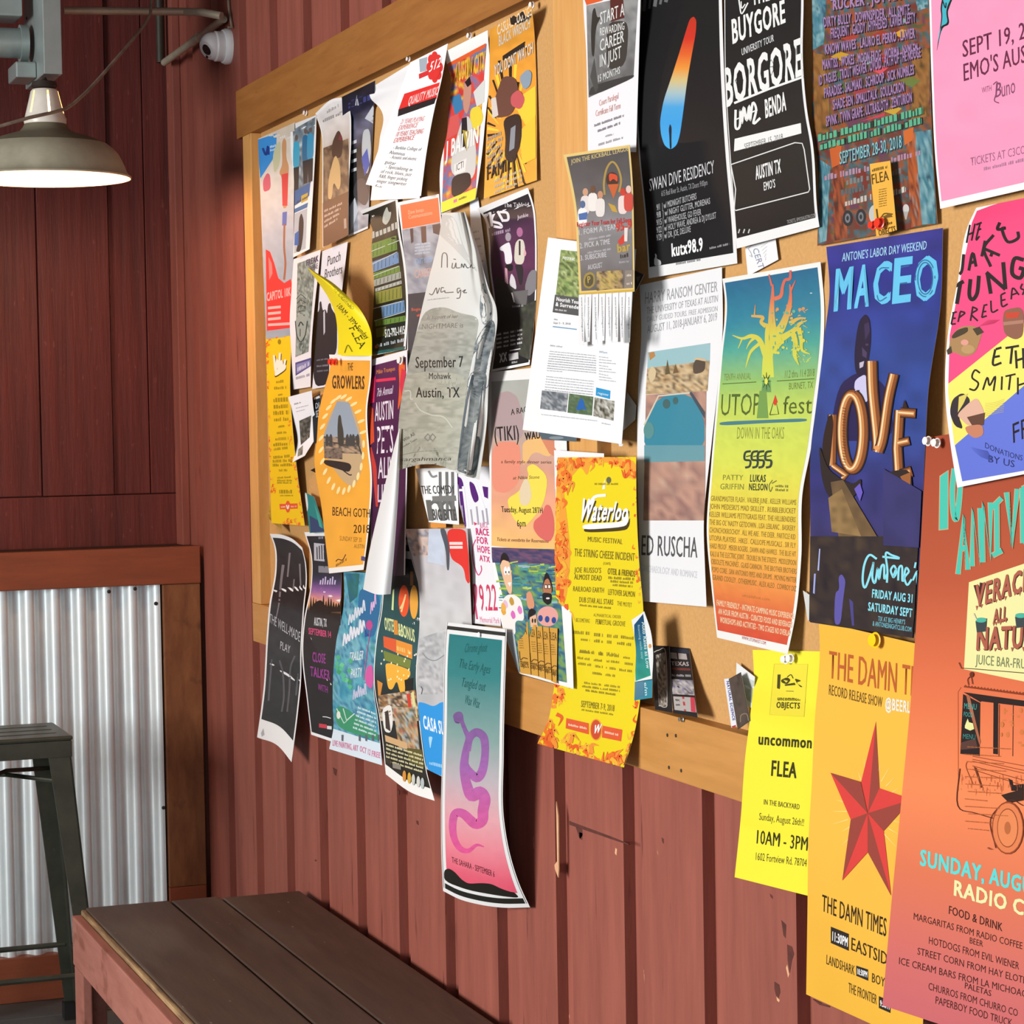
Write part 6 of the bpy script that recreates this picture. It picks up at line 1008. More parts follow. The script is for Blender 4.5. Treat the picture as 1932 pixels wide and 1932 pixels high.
s.P_([(860, 1700), (865, 1660), (885, 1655), (895, 1740), (910, 1800), (915, 1940), (860, 1940), (855, 1780)], '48443c')
for x in (760, 795, 945, 975, 1000, 1040): s.P_([(x - 16, 1940), (x - 14, 1850), (x, 1825), (x + 14, 1850), (x + 16, 1940)], '4c4844')
s.Q_([(735, 1960), (900, 1960), (900, 2060), (735, 2050)], mx(['3c3434', '8c7868', '5c4c48'], 5, 4, 4)); s.P_([(720, 2060), (960, 2090), (985, 2130), (960, 2180), (860, 2150), (740, 2110)], '382c28'); s.B_([(880, 2140), (960, 2200), (985, 2200)], 10, '382c28'); s.B_([(1020, 1850), (1090, 2060)], 12, '4c4438', False)
for a in np.linspace(0, 6.283, 26)[:-1]: s.E_(900 + 195 * math.cos(a), 1920 + 430 * math.sin(a), 13, 36, 'fae0a0', rot=a * .2)
s.fr('F'); s.T_('BEACH GOTH', 808, 640, 1150, 660, 78, kk, bold=1); s.T_('2018', 1000, 800, 1150, 800, 75, kk, bold=1); s.T_('SUNDAY SEP 30', 875, 868, 1075, 885, 42, '8c5c20'); s.T_('AUSTIN', 1005, 938, 1100, 942, 38, '8c5c20'); s.B_([(840, 1060), (860, 1040), (900, 1045), (930, 995)], 8, kk); s.G_(840, 1110, 940, 1050, 24, '8c5c20'); s.R_(1070, 1050, 1130, 1060, 40, '54508c')
s.make('poster', 'orange beach concert poster with a round photo ringed by pale dots', 'poster', GP)
# purple/white sliver beside it hanging off its edge
# marathon poster at the far left
s = Sheet('X', (487, 262), (556, 231), (552, 634), (502, 640), w=(.044, .022, .022, .044), base='d8d4d0', gain=GN); s.fr('B')
s.panel(0, 0, 1, 1, gv([(0, 'd8ccbc'), (.25, 'dcd4cc'), (.5, 'b8bcc8'), (.63, 'a8b0bc'), (1, '9ca4b0')], .08, 8, 3))
s.soft = False; s.P_([(145, 850), (265, 810), (262, 900), (240, 970), (165, 1085)], '3c90d8'); s.P_([(198, 1515), (225, 1530), (250, 1600), (275, 1690), (310, 1720), (350, 1695), (360, 1740), (360, 1990), (205, 2010)], 'f03c38'); s.soft = True; s.B_([(180, 900), (200, 940), (212, 890), (215, 940)], 14, '24408c'); s.G_(225, 900, 260, 890, 14, 'c8dcf0'); s.G_(225, 920, 258, 912, 12, 'c8dcf0')
s.P_([(295, 870), (310, 835), (325, 860), (322, 960), (340, 1010), (335, 1080), (330, 1260), (300, 1270), (298, 1080), (278, 1050), (300, 1000)], 'c89468'); s.P_([(295, 1060), (335, 1050), (330, 1250), (300, 1250)], 'd84040'); s.P_([(300, 1290), (328, 1285), (324, 1370), (298, 1370)], '6070b8'); s.B_([(312, 1360), (310, 1500), (318, 1600), (310, 1700)], 12, 'a8684c'); s.P_([(180, 1100), (205, 1050), (225, 1060), (230, 1150), (185, 1170)], 'd86878'); s.P_([(240, 950), (260, 880), (290, 850), (285, 1000), (250, 1060)], 'c4c4a0')
s.P_([(215, 1560), (235, 1600), (240, 1660), (220, 1700)], 'f4807c'); s.T_('CAPITOL 10K', 205, 1830, 350, 1795, 50, 'f8b4b0', bold=2)
for k in range(4): s.R_(212, 1880 + k * 34, 290 + (k == 3) * 60, 1872 + k * 34, 16, 'f8b4b0')
s.make('poster', 'narrow running event poster with blue corner and red foot, far left of board', 'poster', GP)
# small copy of the yellow festival poster below it
s = Sheet('X', (501, 634), (551, 628), (575, 992), (512, 987), w=(.044, .022, .026, .042), R=[(548, 740), (552, 800), (560, 880)], base='f4c81c', gain=GN * .95, nv=60); s.fr('E'); RF = random.Random(3)
flame([(215, 950), (215, 1300), (215, 1700), (220, 1932)], 34, 22, 'E'); flame([(215, 930), (400, 910)], 12, 24, 'E'); flame([(420, 1700), (440, 1932)], 10, 14, 'E'); flame([(240, 0), (250, 300), (260, 460)], 16, 20, 'F'); flame([(440, 100), (500, 300), (540, 700)], 20, 20, 'F'); flame([(360, 720), (460, 700), (545, 720)], 16, 22, 'F')
s.fr('E'); s.E_(325, 990, 16, 24, '9c8018')
for q in ([(275, 1110), (290, 1260), (305, 1150), (320, 1250), (330, 1090)], [(335, 1240), (345, 1160), (360, 1240), (380, 1150)]): s.B_([(x + 6, y_ + 8) for x, y_ in q], 20, '5a4410'); s.B_(q, 18, 'f8f0e0')
s.P_([(282, 1312), (284, 1270), (390, 1200), (388, 1250), (300, 1312)], '5a4410'); s.P_([(284, 1300), (284, 1255), (388, 1190), (386, 1240), (300, 1300)], 'f8f0e0')
for k, (w0, h) in enumerate(((70, 26), (110, 26), (40, 16), (130, 40), (130, 34), (140, 36), (130, 34), (60, 20), (90, 20), (120, 26))): y_ = 1360 + k * 58; s.G_(330 - w0 / 2 + k * 2, y_ + 8, 330 + w0 / 2 + k * 2, y_, h, 'a88c18')
s.fr('F')
for x0, y0, x1, y1, h in ((270, 10, 420, 0, 30), (275, 50, 400, 35, 24), (270, 125, 420, 110, 26), (265, 160, 440, 150, 26), (265, 195, 445, 190, 26), (320, 240, 400, 238, 22), (305, 305, 430, 298, 18), (305, 330, 440, 330, 18), (305, 350, 435, 350, 16), (325, 440, 440, 440, 34), (330, 465, 450, 465, 12)): s.G_(x0, y0, x1, y1, h, 'a88c18')
s.P_([(325, 535), (490, 530), (492, 578), (330, 585)], 'e85c34'); s.E_(402, 560, 22, 55, 'e85c34'); s.B_([(390, 545), (402, 580), (412, 545)], 10, 'f8f0e0'); s.G_(340, 570, 380, 568, 14, 'f4c8a0'); s.G_(430, 566, 480, 564, 14, 'f4c8a0')
s.make('poster', 'narrow yellow festival poster with flame edge, below the running poster at far left', 'poster', GP)
scrap('torn_paper', 'F', [(250, 500), (310, 470), (355, 795), (200, 640)], .034, 'c89c48', 'crumpled brownish yellow scrap at the bottom of the narrow yellow poster', 'paper scrap', lambda s: s.Q_([(215, 620), (300, 520), (345, 760), (235, 690)], mx(['d8ac50', 'b0803a', 'c89848', '8c6830'], 6, 6, 3), 6, 6), gain=1.0)
# blue people poster
s = Sheet('X', (549, 236), (597, 217), (584, 470), (553, 486), w=(.030, .026, .030, .036), L=[(548, 262), (556, 357), (555, 420)], R=[(596, 260), (592, 335)], base='f0f0f0', gain=GN); s.fr('B')
s.Q_([(362, 790), (500, 710), (472, 1110), (378, 1160)], mx(['c8d0d4', '54606a', '8c9ca8', '34404c'], 8, 8, 4), 10, 16)
for x, y_, c1 in ((385, 870, '3ca4c8'), (440, 830, '2c6c94'), (470, 820, '3c94bc')): s.P_([(x - 22, y_ + 160), (x - 20, y_), (x, y_ - 14), (x + 20, y_), (x + 18, y_ + 150)], c1); s.E_(x, y_ - 34, 10, 18, '6a5a54'); s.P_([(x - 18, y_ + 150), (x + 16, y_ + 140), (x + 12, y_ + 280), (x - 12, y_ + 290)], '20262c')
s.P_([(375, 1160), (470, 1110), (462, 1190), (375, 1250)], '2c64a0'); s.P_([(415, 1190), (455, 1170), (452, 1215), (415, 1235)], 'c8a83c'); s.G_(385, 1240, 455, 1200, 16, '1c3454'); s.P_([(372, 1270), (455, 1230), (450, 1260), (372, 1295)], '2c6ca4'); s.P_([(372, 1300), (450, 1265), (440, 1510), (370, 1540)], 'b8bcc4'); s.P_([(395, 1480), (400, 1330), (415, 1290), (430, 1340), (425, 1440), (410, 1530), (380, 1530)], '1c1c24'); s.P_([(375, 1420), (400, 1400), (398, 1490), (372, 1490)], '2c64b4')
s.make('poster', 'narrow pale poster with figures in blue shirts, second from the left in the top row', 'poster', GP)
# brown film poster
s = Sheet('X', (595, 214), (654, 183), (657, 444), (609, 467), w=(.032, .034, .032, .036), L=[(606, 250), (608, 300), (608, 373)], R=[(661, 215), (662, 248), (658, 350)], top=[(625, 188)], base='f2f0f0', gain=GN); s.fr('B')
s.panel(.03, .02, .96, .985, gv([(0, 'e8e4e4'), (.25, 'd8ccc4'), (.4, '9c7c64'), (.62, '7c5a40'), (.69, '684028'), (1, '64402c')], .1, 10, 4)); s.G_(570, 690, 640, 650, 20, 'a8a4a4'); s.G_(545, 745, 680, 685, 20, '9c9898')
s.Q_([(548, 900), (700, 840), (705, 1160), (552, 1230)], mx(['7c5c44', '4c382c', 'a88868', '5c4434'], 9, 12, 4), 10, 14); s.P_([(600, 870), (640, 780), (670, 850), (660, 960), (600, 960)], '50382c'); s.P_([(575, 1210), (580, 1080), (620, 930), (650, 1000), (655, 1120), (640, 1160), (610, 1100), (600, 1210)], 'd8b078'); s.P_([(640, 850), (650, 810), (662, 850)], '8c2c3c'); s.P_([(545, 1235), (705, 1160), (705, 1440), (548, 1500)], '6a422c')
for k in range(4): s.G_(555, 1290 + k * 32, 665 - k * 10, 1240 + k * 32, 14, 'c8b0a0')
s.R_(675, 1390, 690, 1385, 60, 'b09888')
s.make('poster', 'brown film poster with a pale sky, third from the left in the top row', 'poster', GP)
# navy band poster
s = Sheet('X', (645, 183), (708, 152), (694, 431), (657, 447), w=(.017, .017, .017, .018), base='e8e8ec', gain=GN); s.fr('B')
s.panel(0, 0, 1, .985, gv([(0, '141824'), (.15, '1c2440'), (.3, '6c6c84'), (.42, '1c1c20'), (.75, '2c2c30'), (.85, 'b0b4c0'), (1, '787c88')], .5, 9, 6)); s.G_(700, 660, 850, 600, 44, '3c4484'); s.B_([(745, 640), (752, 580), (760, 640)], 8, 'c8ccd4', False)
for k in range(4): s.R_(718, 880 + k * 56, 750, 868 + k * 56, 20, 'd0d4d8')
s.P_([(780, 900), (790, 790), (830, 780), (840, 920), (820, 1060), (790, 1040)], 'c0c4c8'); s.P_([(780, 960), (815, 900), (830, 1000), (800, 1070)], '3c58b4'); s.P_([(800, 720), (850, 640), (880, 700), (870, 760)], 'c8ccd4'); s.P_([(720, 1180), (750, 1090), (800, 1080), (830, 1200), (800, 1260)], '48444a'); s.P_([(705, 1260), (740, 1200), (760, 1280), (720, 1400)], 'd0d4dc')
s.make('poster', 'dark navy poster with silver figures, left of the white lesson flyers', 'poster', GP)
# blank white sheet and lesson flyer
s = Sheet('X', (696, 168), (776, 119), (792, 374), (699, 378), w=(.036, .03, .03, .034), L=[(701, 188), (713, 199), (716, 264), (706, 320)], base='f6f6f8', gain=GN, lift=.002); s.G_(735, 230, 748, 224, 5, 'd0d4dc'); s.make('flyer', 'curled blank white sheet behind the leaning lesson flyer', 'flyer', GP)
s = Sheet('X', (774, 118), (845, 82), (794, 370), (690, 348), w=(.048, .042, .060, .072), R=[(833, 150), (821, 200), (806, 280)], base='f8f8fa', gain=GN, lift=.004); s.fr('B')
s.P_([(1130, 360), (1180, 345), (1175, 430), (1135, 440)], 'a8b0bc'); s.P_([(1128, 450), (1200, 420), (1200, 450), (1130, 480)], 'd83434')
for a in range(8): s.E_(1225 + 32 * math.cos(a * .785), 408 + 66 * math.sin(a * .785), 18, 30, 'e03430')
s.E_(1225, 408, 36, 72, 'e03430'); s.T_('512', 1190, 440, 1258, 405, 62, 'fff', bold=1)
s.P_([(1040, 570), (1255, 500), (1235, 600), (1005, 665)], 'e8302c'); s.P_([(1005, 665), (1235, 590), (1222, 630), (1000, 708)], '241c20'); s.T_('QUALITY MUSIC', 1060, 640, 1240, 575, 52, 'f8d0cc', bold=2)
for k, (t, x1) in enumerate((('21 YEARS PLAYING', 1155), ('EXPERIENCE', 1115), ('10 YEARS TEACHING', 1150), ('EXPERIENCE', 1095))): s.T_(t, 1015 - k * 14, 755 + k * 38, x1, 735 + k * 38, 30, 'dc6c6c', bold=1, sl=.15)
for k, (t, x0, x1) in enumerate((('- Berklee College of', 970, 1140), ('Alumnus', 945, 1040), ('- Acoustic and electric', 950, 1110), ('guitar', 920, 985), ('- Specializing in', 925, 1085), ('of rock, blues, jazz', 895, 1080), ('R&B, finger picking', 885, 1055), ('singer songwriter', 870, 1050), ('folk', 860, 905))): s.T_(t, x0, 905 + k * 29, x1, 925 + k * 29 - (8 if k < 4 else 0), 20, '54545c', bold=1, sl=.2)
s.make('flyer', 'white lesson flyer with red header, leaning out in the top row', 'flyer', GP)
# red comic style concert poster
s = Sheet('X', (836, 99), (920, 57), (897, 376), (832, 405), w=(.028, .028, .03, .034), L=[(851, 149), (847, 200), (844, 248), (831, 310)], R=[(924, 149), (918, 199), (908, 300)], base='f4f4f2', gain=GN, lift=.001); s.fr('B')
s.Q_([(1300, 390), (1540, 265), (1475, 1140), (1268, 1260)], mx(['d84038', 'e0483c', 'd84038', '3c84b0', 'd84038', 'e8c43c', 'c83838'], 22, 18, 8, 1.1), 20, 40); s.P_([(1305, 385), (1535, 262), (1530, 290), (1305, 410)], 'e8602c'); s.T_('AUSTIN CITY', 1345, 505, 1530, 420, 110, 'e8b83c', bold=2)
s.P_([(1320, 590), (1380, 570), (1400, 660), (1350, 700)], '3c7cac'); s.P_([(1460, 560), (1530, 480), (1525, 620), (1480, 650)], 'd8d8d4'); s.P_([(1440, 660), (1500, 640), (1525, 720), (1480, 800), (1440, 760)], 'e8d03c'); s.P_([(1300, 720), (1370, 690), (1380, 800), (1300, 850)], 'd85c58'); s.P_([(1400, 560), (1410, 490), (1440, 465), (1450, 540), (1440, 640), (1420, 700), (1398, 660)], 'c8907c'); s.P_([(1408, 500), (1438, 465), (1448, 510), (1425, 530)], '241c20'); s.P_([(1310, 1020), (1390, 720), (1440, 700), (1480, 900), (1470, 1080), (1380, 1110)], 'd0ccc8'); s.P_([(1390, 720), (1420, 710), (1430, 900), (1385, 900)], '2c2428'); s.P_([(1395, 790), (1420, 920), (1440, 800)], 'b8a03c')
s.T_('J BALVIN', 1290, 965, 1490, 865, 100, 'f4f0ec', bold=2); s.P_([(1345, 1000), (1420, 960), (1410, 1040), (1345, 1060)], 'e8e4e0'); s.T_('ICTI', 1355, 1040, 1400, 1018, 42, '3c3434'); s.P_([(1325, 1180), (1330, 1070), (1440, 1040), (1450, 1120), (1400, 1170), (1350, 1200)], '241c20'); s.P_([(1265, 1230), (1480, 1140), (1472, 1210), (1268, 1295)], 'f0e03c'); s.P_([(1340, 1215), (1362, 1206), (1362, 1226), (1340, 1234)], 'e070a0'); s.G_(1372, 1218, 1420, 1200, 14, '4c3c1c'); s.B_([(1265, 1296), (1470, 1216)], 6, '2c2828', False)
s.make('poster', 'red and blue comic style concert poster with a yellow base, in the top row', 'poster', GP)
# orange and black sunburst poster
s = Sheet('X', (924, 56), (1003, 10), (1013, 340), (913, 375), w=(.022, .02, .02, .024), L=[(923, 150), (918, 250)], R=[(1008, 60), (1011, 124)], base='e89c34', gain=GN, nu=24); s.fr('B')
s.panel(0, 0, 1, 1, gv([(0, 'e09c34'), (.5, 'ec9c38'), (1, 'f0a83c')], .1, 12, 3))
cx, cy = 1690, 800
for k in range(46):
    a = k / 46 * 6.283 + .05; r0, r1 = RD.uniform(130, 190), RD.uniform(240, 460); c0, s0 = math.cos(a), math.sin(a); p0 = (cx + c0 * r0 * .55, cy + s0 * r0); p1 = (np.clip(cx + c0 * r1 * .55, 1545, 1835), np.clip(cy + s0 * r1, 120, 1170))
    if p1[1] - (p1[0] - 1560) * -.5 < 190: continue
    s.B_([p0, p1], [RD.uniform(4, 10), RD.uniform(10, 20)], ('2c2018', 'f4c838', '2c2018', 'f8d040')[k % 4], False)
s.P_([(1700, 620), (1840, 520), (1842, 700), (1780, 760)], 'f4cc3c'); s.P_([(1740, 800), (1840, 700), (1842, 960), (1760, 1000)], 'f0c438'); s.P_([(1600, 580), (1640, 460), (1720, 470), (1740, 560), (1700, 700), (1600, 720), (1570, 660)], '6c4438'); s.P_([(1690, 580), (1740, 540), (1780, 600), (1750, 670), (1690, 640)], 'c8585c'); s.P_([(1740, 470), (1790, 420), (1820, 440), (1810, 520), (1770, 550)], '8c9cac'); s.P_([(1570, 600), (1600, 590), (1615, 700), (1580, 720)], 'd8ccc4'); s.P_([(1640, 720), (1750, 680), (1760, 850), (1700, 1000), (1650, 960), (1660, 840)], '342420'); s.P_([(1690, 780), (1720, 760), (1712, 900), (1680, 920)], '8c9098')
s.P_([(1680, 110), (1700, 80), (1720, 110), (1760, 60), (1780, 110), (1810, 60), (1812, 120), (1690, 160)], '2c2018'); s.T_('CASUAL LOUNGE', 1605, 215, 1815, 90, 60, 'e4d4bc', bold=2); s.T_('BLACK WRENCH', 1615, 280, 1805, 165, 60, 'd8ccb8', bold=2); s.P_([(1640, 340), (1775, 250), (1772, 290), (1640, 370)], '2c2018'); s.T_('YOU DONT WATCH', 1590, 465, 1825, 320, 66, 'd8ccbc', bold=2)
for k in range(6): s.G_(1545, 860 + k * 36, 1640, 815 + k * 36, 22, 'b4a088')
s.T_('FAMILY', 1545, 1095, 1730, 1010, 70, '241810', bold=2)
for k in range(3): s.G_(1590, 1110 + k * 34, 1760, 1040 + k * 34, 16, 'd0bc9c')
s.make('poster', 'orange, yellow and black sunburst poster left of the frame post', 'poster', GP)
# greenish engraving poster
s = Sheet('X', (554, 489), (605, 471), (586, 730), (553, 735), w=(.022, .022, .024, .026), L=[(551, 530), (549, 564), (547, 595), (550, 670)], R=[(600, 520), (595, 564), (588, 650)], base='eeeaee', gain=GN); s.fr('E')
s.Q_([(490, 275), (660, 215), (590, 1080), (470, 1130)], mx(['8c9890', '4a5650', 'b4bcb4', '64706a', '9ca8a0'], 7, 6, 4, 1.4), 16, 40); s.T_('FREAK', 570, 300, 680, 255, 55, '3c3058', bold=2); s.T_('SCENE', 600, 350, 675, 320, 50, '3c3058', bold=1)
for k in range(5): s.B_([(480 + k * 6, 600 + k * 40), (520, 560 + k * 50), (570 - k * 3, 600 + k * 36)], 6, '343c38')
s.P_([(465, 800), (520, 720), (585, 800), (560, 930), (520, 980), (480, 930)], '9ca49c'); s.B_([(470, 800), (485, 930), (520, 990), (560, 930), (580, 800)], 8, '343c38'); s.B_([(500, 850), (520, 810), (545, 840)], 10, '2c3430'); s.B_([(515, 870), (515, 940)], 6, '2c3430'); s.E_(520, 1010, 16, 14, '54605a')
s.P_([(470, 1180), (612, 1135), (612, 1210), (472, 1300)], '54508c'); s.P_([(480, 1195), (605, 1155), (604, 1205), (482, 1280)], '8c88b4'); s.G_(490, 1260, 600, 1205, 36, 'd8d4e4'); s.G_(475, 1335, 600, 1300, 24, 'a09ca8')
s.make('poster', 'pale poster with a grey green engraved mask, above the small white flyer', 'poster', GP)
# string band poster
s = Sheet('X', (608, 474), (656, 456), (633, 727), (589, 734), w=(.018, .02, .022, .022), R=[(650, 510), (645, 552), (640, 640)], base='e8e6ee', gain=GN); s.fr('E')
s.T_('Punch', 760, 300, 880, 250, 90, '34323c', bold=1); s.T_('Brothers', 735, 415, 895, 365, 85, '34323c', bold=1); s.P_([(640, 870), (660, 740), (690, 700), (690, 630), (705, 615), (715, 690), (725, 705), (745, 690), (760, 740), (768, 650), (790, 630), (800, 690), (850, 760), (850, 1100), (780, 1120), (775, 1380), (630, 1400)], '2c2a2e'); s.P_([(725, 720), (740, 700), (742, 900), (728, 930)], 'c8c6d0'); s.G_(665, 1165, 770, 1150, 14, '7c7a84'); s.G_(665, 1220, 775, 1210, 16, '84828c'); s.G_(668, 1265, 775, 1255, 14, '7c7a84')
s.make('poster', 'pale lilac poster with dark figures in suits, partly hidden by the curled yellow sheet', 'poster', GP)
# small white flyer with photo, dark flyer behind
s = Sheet('X', (588, 752), (604, 742), (612, 830), (592, 838), w=.022, base='1c2c34', gain=1); s.fr('E'); s.P_([(640, 1500), (690, 1480), (695, 1500), (640, 1520)], 'e8e8ec'); s.T_('DJ', 655, 1600, 690, 1590, 50, 'd8dce0', bold=1); s.T_('SET', 660, 1680, 695, 1670, 60, 'd8dce0', bold=1)
s.make('flyer', 'dark flyer sliver between the small white flyer and the orange beach poster', 'flyer', GP)
s = Sheet('X', (544, 749), (588, 737), (575, 860), (552, 872), w=(.042, .036, .036, .042), L=[(550, 775), (554, 792), (561, 833)], R=[(591, 770), (598, 815)], base='f4f4f8', gain=GN, nv=30); s.fr('E')
s.G_(460, 1565, 520, 1548, 14, '8c8c94'); s.G_(475, 1600, 590, 1570, 8, 'b4b4bc'); s.G_(478, 1630, 560, 1610, 8, 'b4b4bc'); s.Q_([(505, 1710), (615, 1660), (600, 1860), (520, 1932)], mx(['4c4844', '787068', '34302c', '8c8c7c'], 6, 9, 4), 8, 12); s.fr('F'); s.Q_([(495, 40), (540, 0), (535, 85), (490, 105)], mx(['6c6c60', '9c9c8c', '4c4c44'], 5, 5, 4), 5, 5)
s.make('flyer', 'small white flyer with a narrow photo, curling beside the narrow yellow poster', 'flyer', GP)
scrap('torn_paper', 'F', [(555, 430), (640, 470), (745, 790), (600, 800)], .03, '2c8c8c', 'teal pointed scrap left of the bottom of the orange beach poster', 'paper scrap', lambda s: (s.P_([(556, 432), (575, 440), (590, 560), (570, 640), (590, 750), (600, 798), (560, 740)], 'e8ece8'), s.P_([(600, 640), (700, 700), (735, 785), (610, 795)], '3c4c74'), s.P_([(640, 520), (690, 640), (720, 760), (690, 740)], '4cb0a0')))
scrap('torn_paper', 'F', [(606, 228), (650, 205), (660, 240), (655, 252)], .024, '1c1c20', 'small black triangle of paper left of the orange beach poster', 'paper scrap')
# black and purple photo poster behind, well made play
s = Sheet('X', (509, 1007), (570, 1033), (550, 1438), (485, 1391), w=(.045, .032, .05, .05), L=[(517, 1030), (519, 1070), (508, 1140), (503, 1200), (497, 1300)], R=[(576, 1060), (578, 1088), (573, 1150), (568, 1240), (568, 1270), (562, 1340)], top=[(535, 1010), (555, 1019)], bot=[(530, 1412)], base='f0f0f0', gain=GN * 1.05); s.panel(.05, .018, .97, .905, gv([(0, '242022'), (.4, '2a2628'), (.5, '343234'), (1, '242426')], .3, 7, 4)); s.fr('F')
for q, w0 in (([(360, 1090), (340, 1250), (320, 1450), (290, 1600)], 26), ([(420, 980), (400, 1200)], 18), ([(510, 1080), (520, 1300)], 16), ([(460, 1220), (450, 1320)], 12)): s.B_(q, [w0, w0 * .8, w0 * .5, w0 * .3][:len(q)], '7c7476')
s.fr('O'); s.T_('THE WELL-MADE', 135, 1030, 415, 1215, 80, 'b8b8bc', h1=90); s.T_('PLAY', 235, 1275, 325, 1320, 70, 'c0c0c4')
for q in ([(160, 1370), (140, 1600), (130, 1750)], [(230, 1380), (260, 1500), (270, 1700), (250, 1850)], [(370, 1340), (330, 1450), (320, 1650), (300, 1850)], [(400, 1500), (380, 1700)]): s.B_(q, 16, '5a585c')
s.fr('P'); s.P_([(40, 590), (55, 560), (62, 600), (45, 612)], 'b0b0b4')
s.make('poster', 'black and grey play poster with a white bottom strip, lowest at the left', 'poster', GP)
# night sky poster with pink text
s = Sheet('X', (574, 1004), (645, 1003), (640, 1404), (587, 1386), w=(.018, .018, .040, .046), L=[(586, 1047), (587, 1099), (574, 1171), (570, 1225), (571, 1250), (578, 1310)], base='eeeef0', gain=GN * 1.05); s.panel(.035, .02, 1, .985, gv([(0, '22242c'), (.2, '24262e'), (.24, '383654'), (.29, '8c60a0'), (.32, 'd08c94'), (.36, 'e0a868'), (.38, '2a2220'), (1, '1f1d20')], .12, 7, 4)); s.fr('O')
s.G_(585, 275, 660, 270, 26, '8c8c94'); s.R_(545, 470, 640, 480, 160, 'b8b8c0')
for k in range(4): s.B_([(570 + k * 22, 330), (574 + k * 22, 460)], 9, '24262e', False)
s.R_(585, 580, 690, 585, 60, '84848c')
for k in range(7): s.B_([(600 + k * 22, 690), (606 + k * 22, 650 - (k % 3) * 16)], 12, 'c8bce0', False)
for k in range(13): x = 515 + k * 23; h = RD.uniform(20, 130); s.P_([(x - 16, 940), (x - 6, 900 - h * .5), (x + 2, 880 - h), (x + 10, 890), (x + 20, 940)], '28211f')
s.P_([(520, 905), (560, 850), (610, 830), (640, 880), (700, 900), (700, 960), (500, 960)], '28211f'); s.T_('AUSTIN, TX', 545, 1060, 660, 1075, 70, 'd0d0d4', bold=2); s.T_('SEPTEMBER 14', 495, 1140, 700, 1175, 56, 'd04878', bold=2); s.T_('CLOSE', 530, 1390, 650, 1410, 85, '94388c', bold=2); s.T_('TALKER', 510, 1520, 690, 1560, 85, '94388c', bold=2); s.T_('WITH', 580, 1650, 670, 1680, 60, '94388c', bold=1); s.fr('P'); s.B_([(415, 490), (440, 492), (465, 500)], 5, 'd8d8dc', False); s.R_(393, 555, 440, 562, 24, 'c83c4c'); s.R_(442, 565, 470, 568, 20, 'd8d8dc')
s.make('poster', 'black poster with a purple and orange sunset skyline band and pink text', 'poster', GP)
# teal event poster
s = Sheet('X', (648, 1078), (724, 1083), (721, 1444), (621, 1413), w=(.036, .034, .052, .056), L=[(649, 1094), (648, 1146), (635, 1208), (629, 1270), (628, 1330), (629, 1374)], R=[(722, 1121), (712, 1198), (707, 1270), (706, 1291), (714, 1360)], base='d8e6f0', gain=GN * 1.05, nu=24); s.panel(0, 0, .99, .885, mx(['2c7ca0', '3c94ac', '6cb4c4', '2c6c94', '80bccc', '3c8c90'], 14, 22, 6), 20, 50); s.fr('O')
s.Q_([(830, 585), (960, 590), (940, 800), (870, 860)], mx(['1c5c8c', '2c6c5c', '2c74a0'], 6, 20, 3), 6, 8); s.P_([(960, 700), (1160, 780), (1110, 1150), (1030, 1180), (940, 960)], '2c6c9c')
def scrawl(s, x0, y0, x1, y1, h, col, n=7, w=10):
    pts = []
    for k in range(n * 2 + 1): t = k / (n * 2); pts.append((x0 + (x1 - x0) * t, y0 + (y1 - y0) * t - (h if k % 2 else 0) * (0.6 + .4 * ((k * 7) % 3) / 2)))
    s.B_(pts, w, col)
scrawl(s, 860, 1060, 1010, 930, 110, 'd4dce8', 6, 12); scrawl(s, 810, 1250, 1010, 1110, 130, 'e0e4ee', 7, 14); scrawl(s, 1060, 960, 1110, 870, 120, 'e0b4dc', 3, 8); s.T_('TRAILER', 860, 1390, 990, 1370, 80, 'e0e8ec', bold=1, sl=.1); s.T_('PARTY', 880, 1545, 980, 1530, 85, 'e0e8ec', bold=1); scrawl(s, 900, 1740, 1020, 1690, 110, 'c4c4dc', 6, 10)
s.E_(1050, 1060, 30, 44, 'c04c8c'); s.P_([(1000, 1060), (1030, 1140), (1070, 1150), (1010, 1170)], '2c4c94'); s.B_([(1060, 1100), (1030, 1300), (1000, 1560)], 6, 'c04c8c'); s.P_([(1010, 1540), (1030, 1430), (1080, 1420), (1090, 1560), (1070, 1650), (1020, 1600)], 'd058a0')
for k in range(16): x, y_ = RD.uniform(745, 880), RD.uniform(1290, 1640); s.P_([(x - 22, y_), (x, y_ - 26), (x + 26, y_ - 6), (x + 8, y_ + 26)], RD.choice(['4cb078', '3c9c64', '6cc890', '54b890']))
s.fr('P'); s.P_([(500, 540), (490, 440), (540, 420), (760, 600), (770, 640), (560, 580)], '3c946c'); s.B_([(500, 440), (545, 530), (610, 470), (560, 510), (540, 440)], 6, 'd0e8dc', False); s.E_(512, 480, 12, 24, 'e8e8e0')
for k in range(6): s.G_(630 - k * 6, 440 + k * 24, 740, 480 + k * 26, 12, 'd8ecf0')
for x in (535, 640, 680, 720, 755): s.P_([(x - 6, 600), (x + 8, 600), (x + 6, 640), (x - 6, 636)], '5c646c')
s.T_('LIVE PAINTING, ART', 475, 665, 630, 700, 34, 'd87ca0', bold=2); s.T_('OCT 12', 640, 700, 705, 725, 34, 'd87ca0', bold=2); s.T_('FREE', 712, 730, 765, 742, 34, 'd87ca0', bold=2)
s.make('poster', 'teal painted event poster with white script and a pale bottom strip', 'poster', GP)
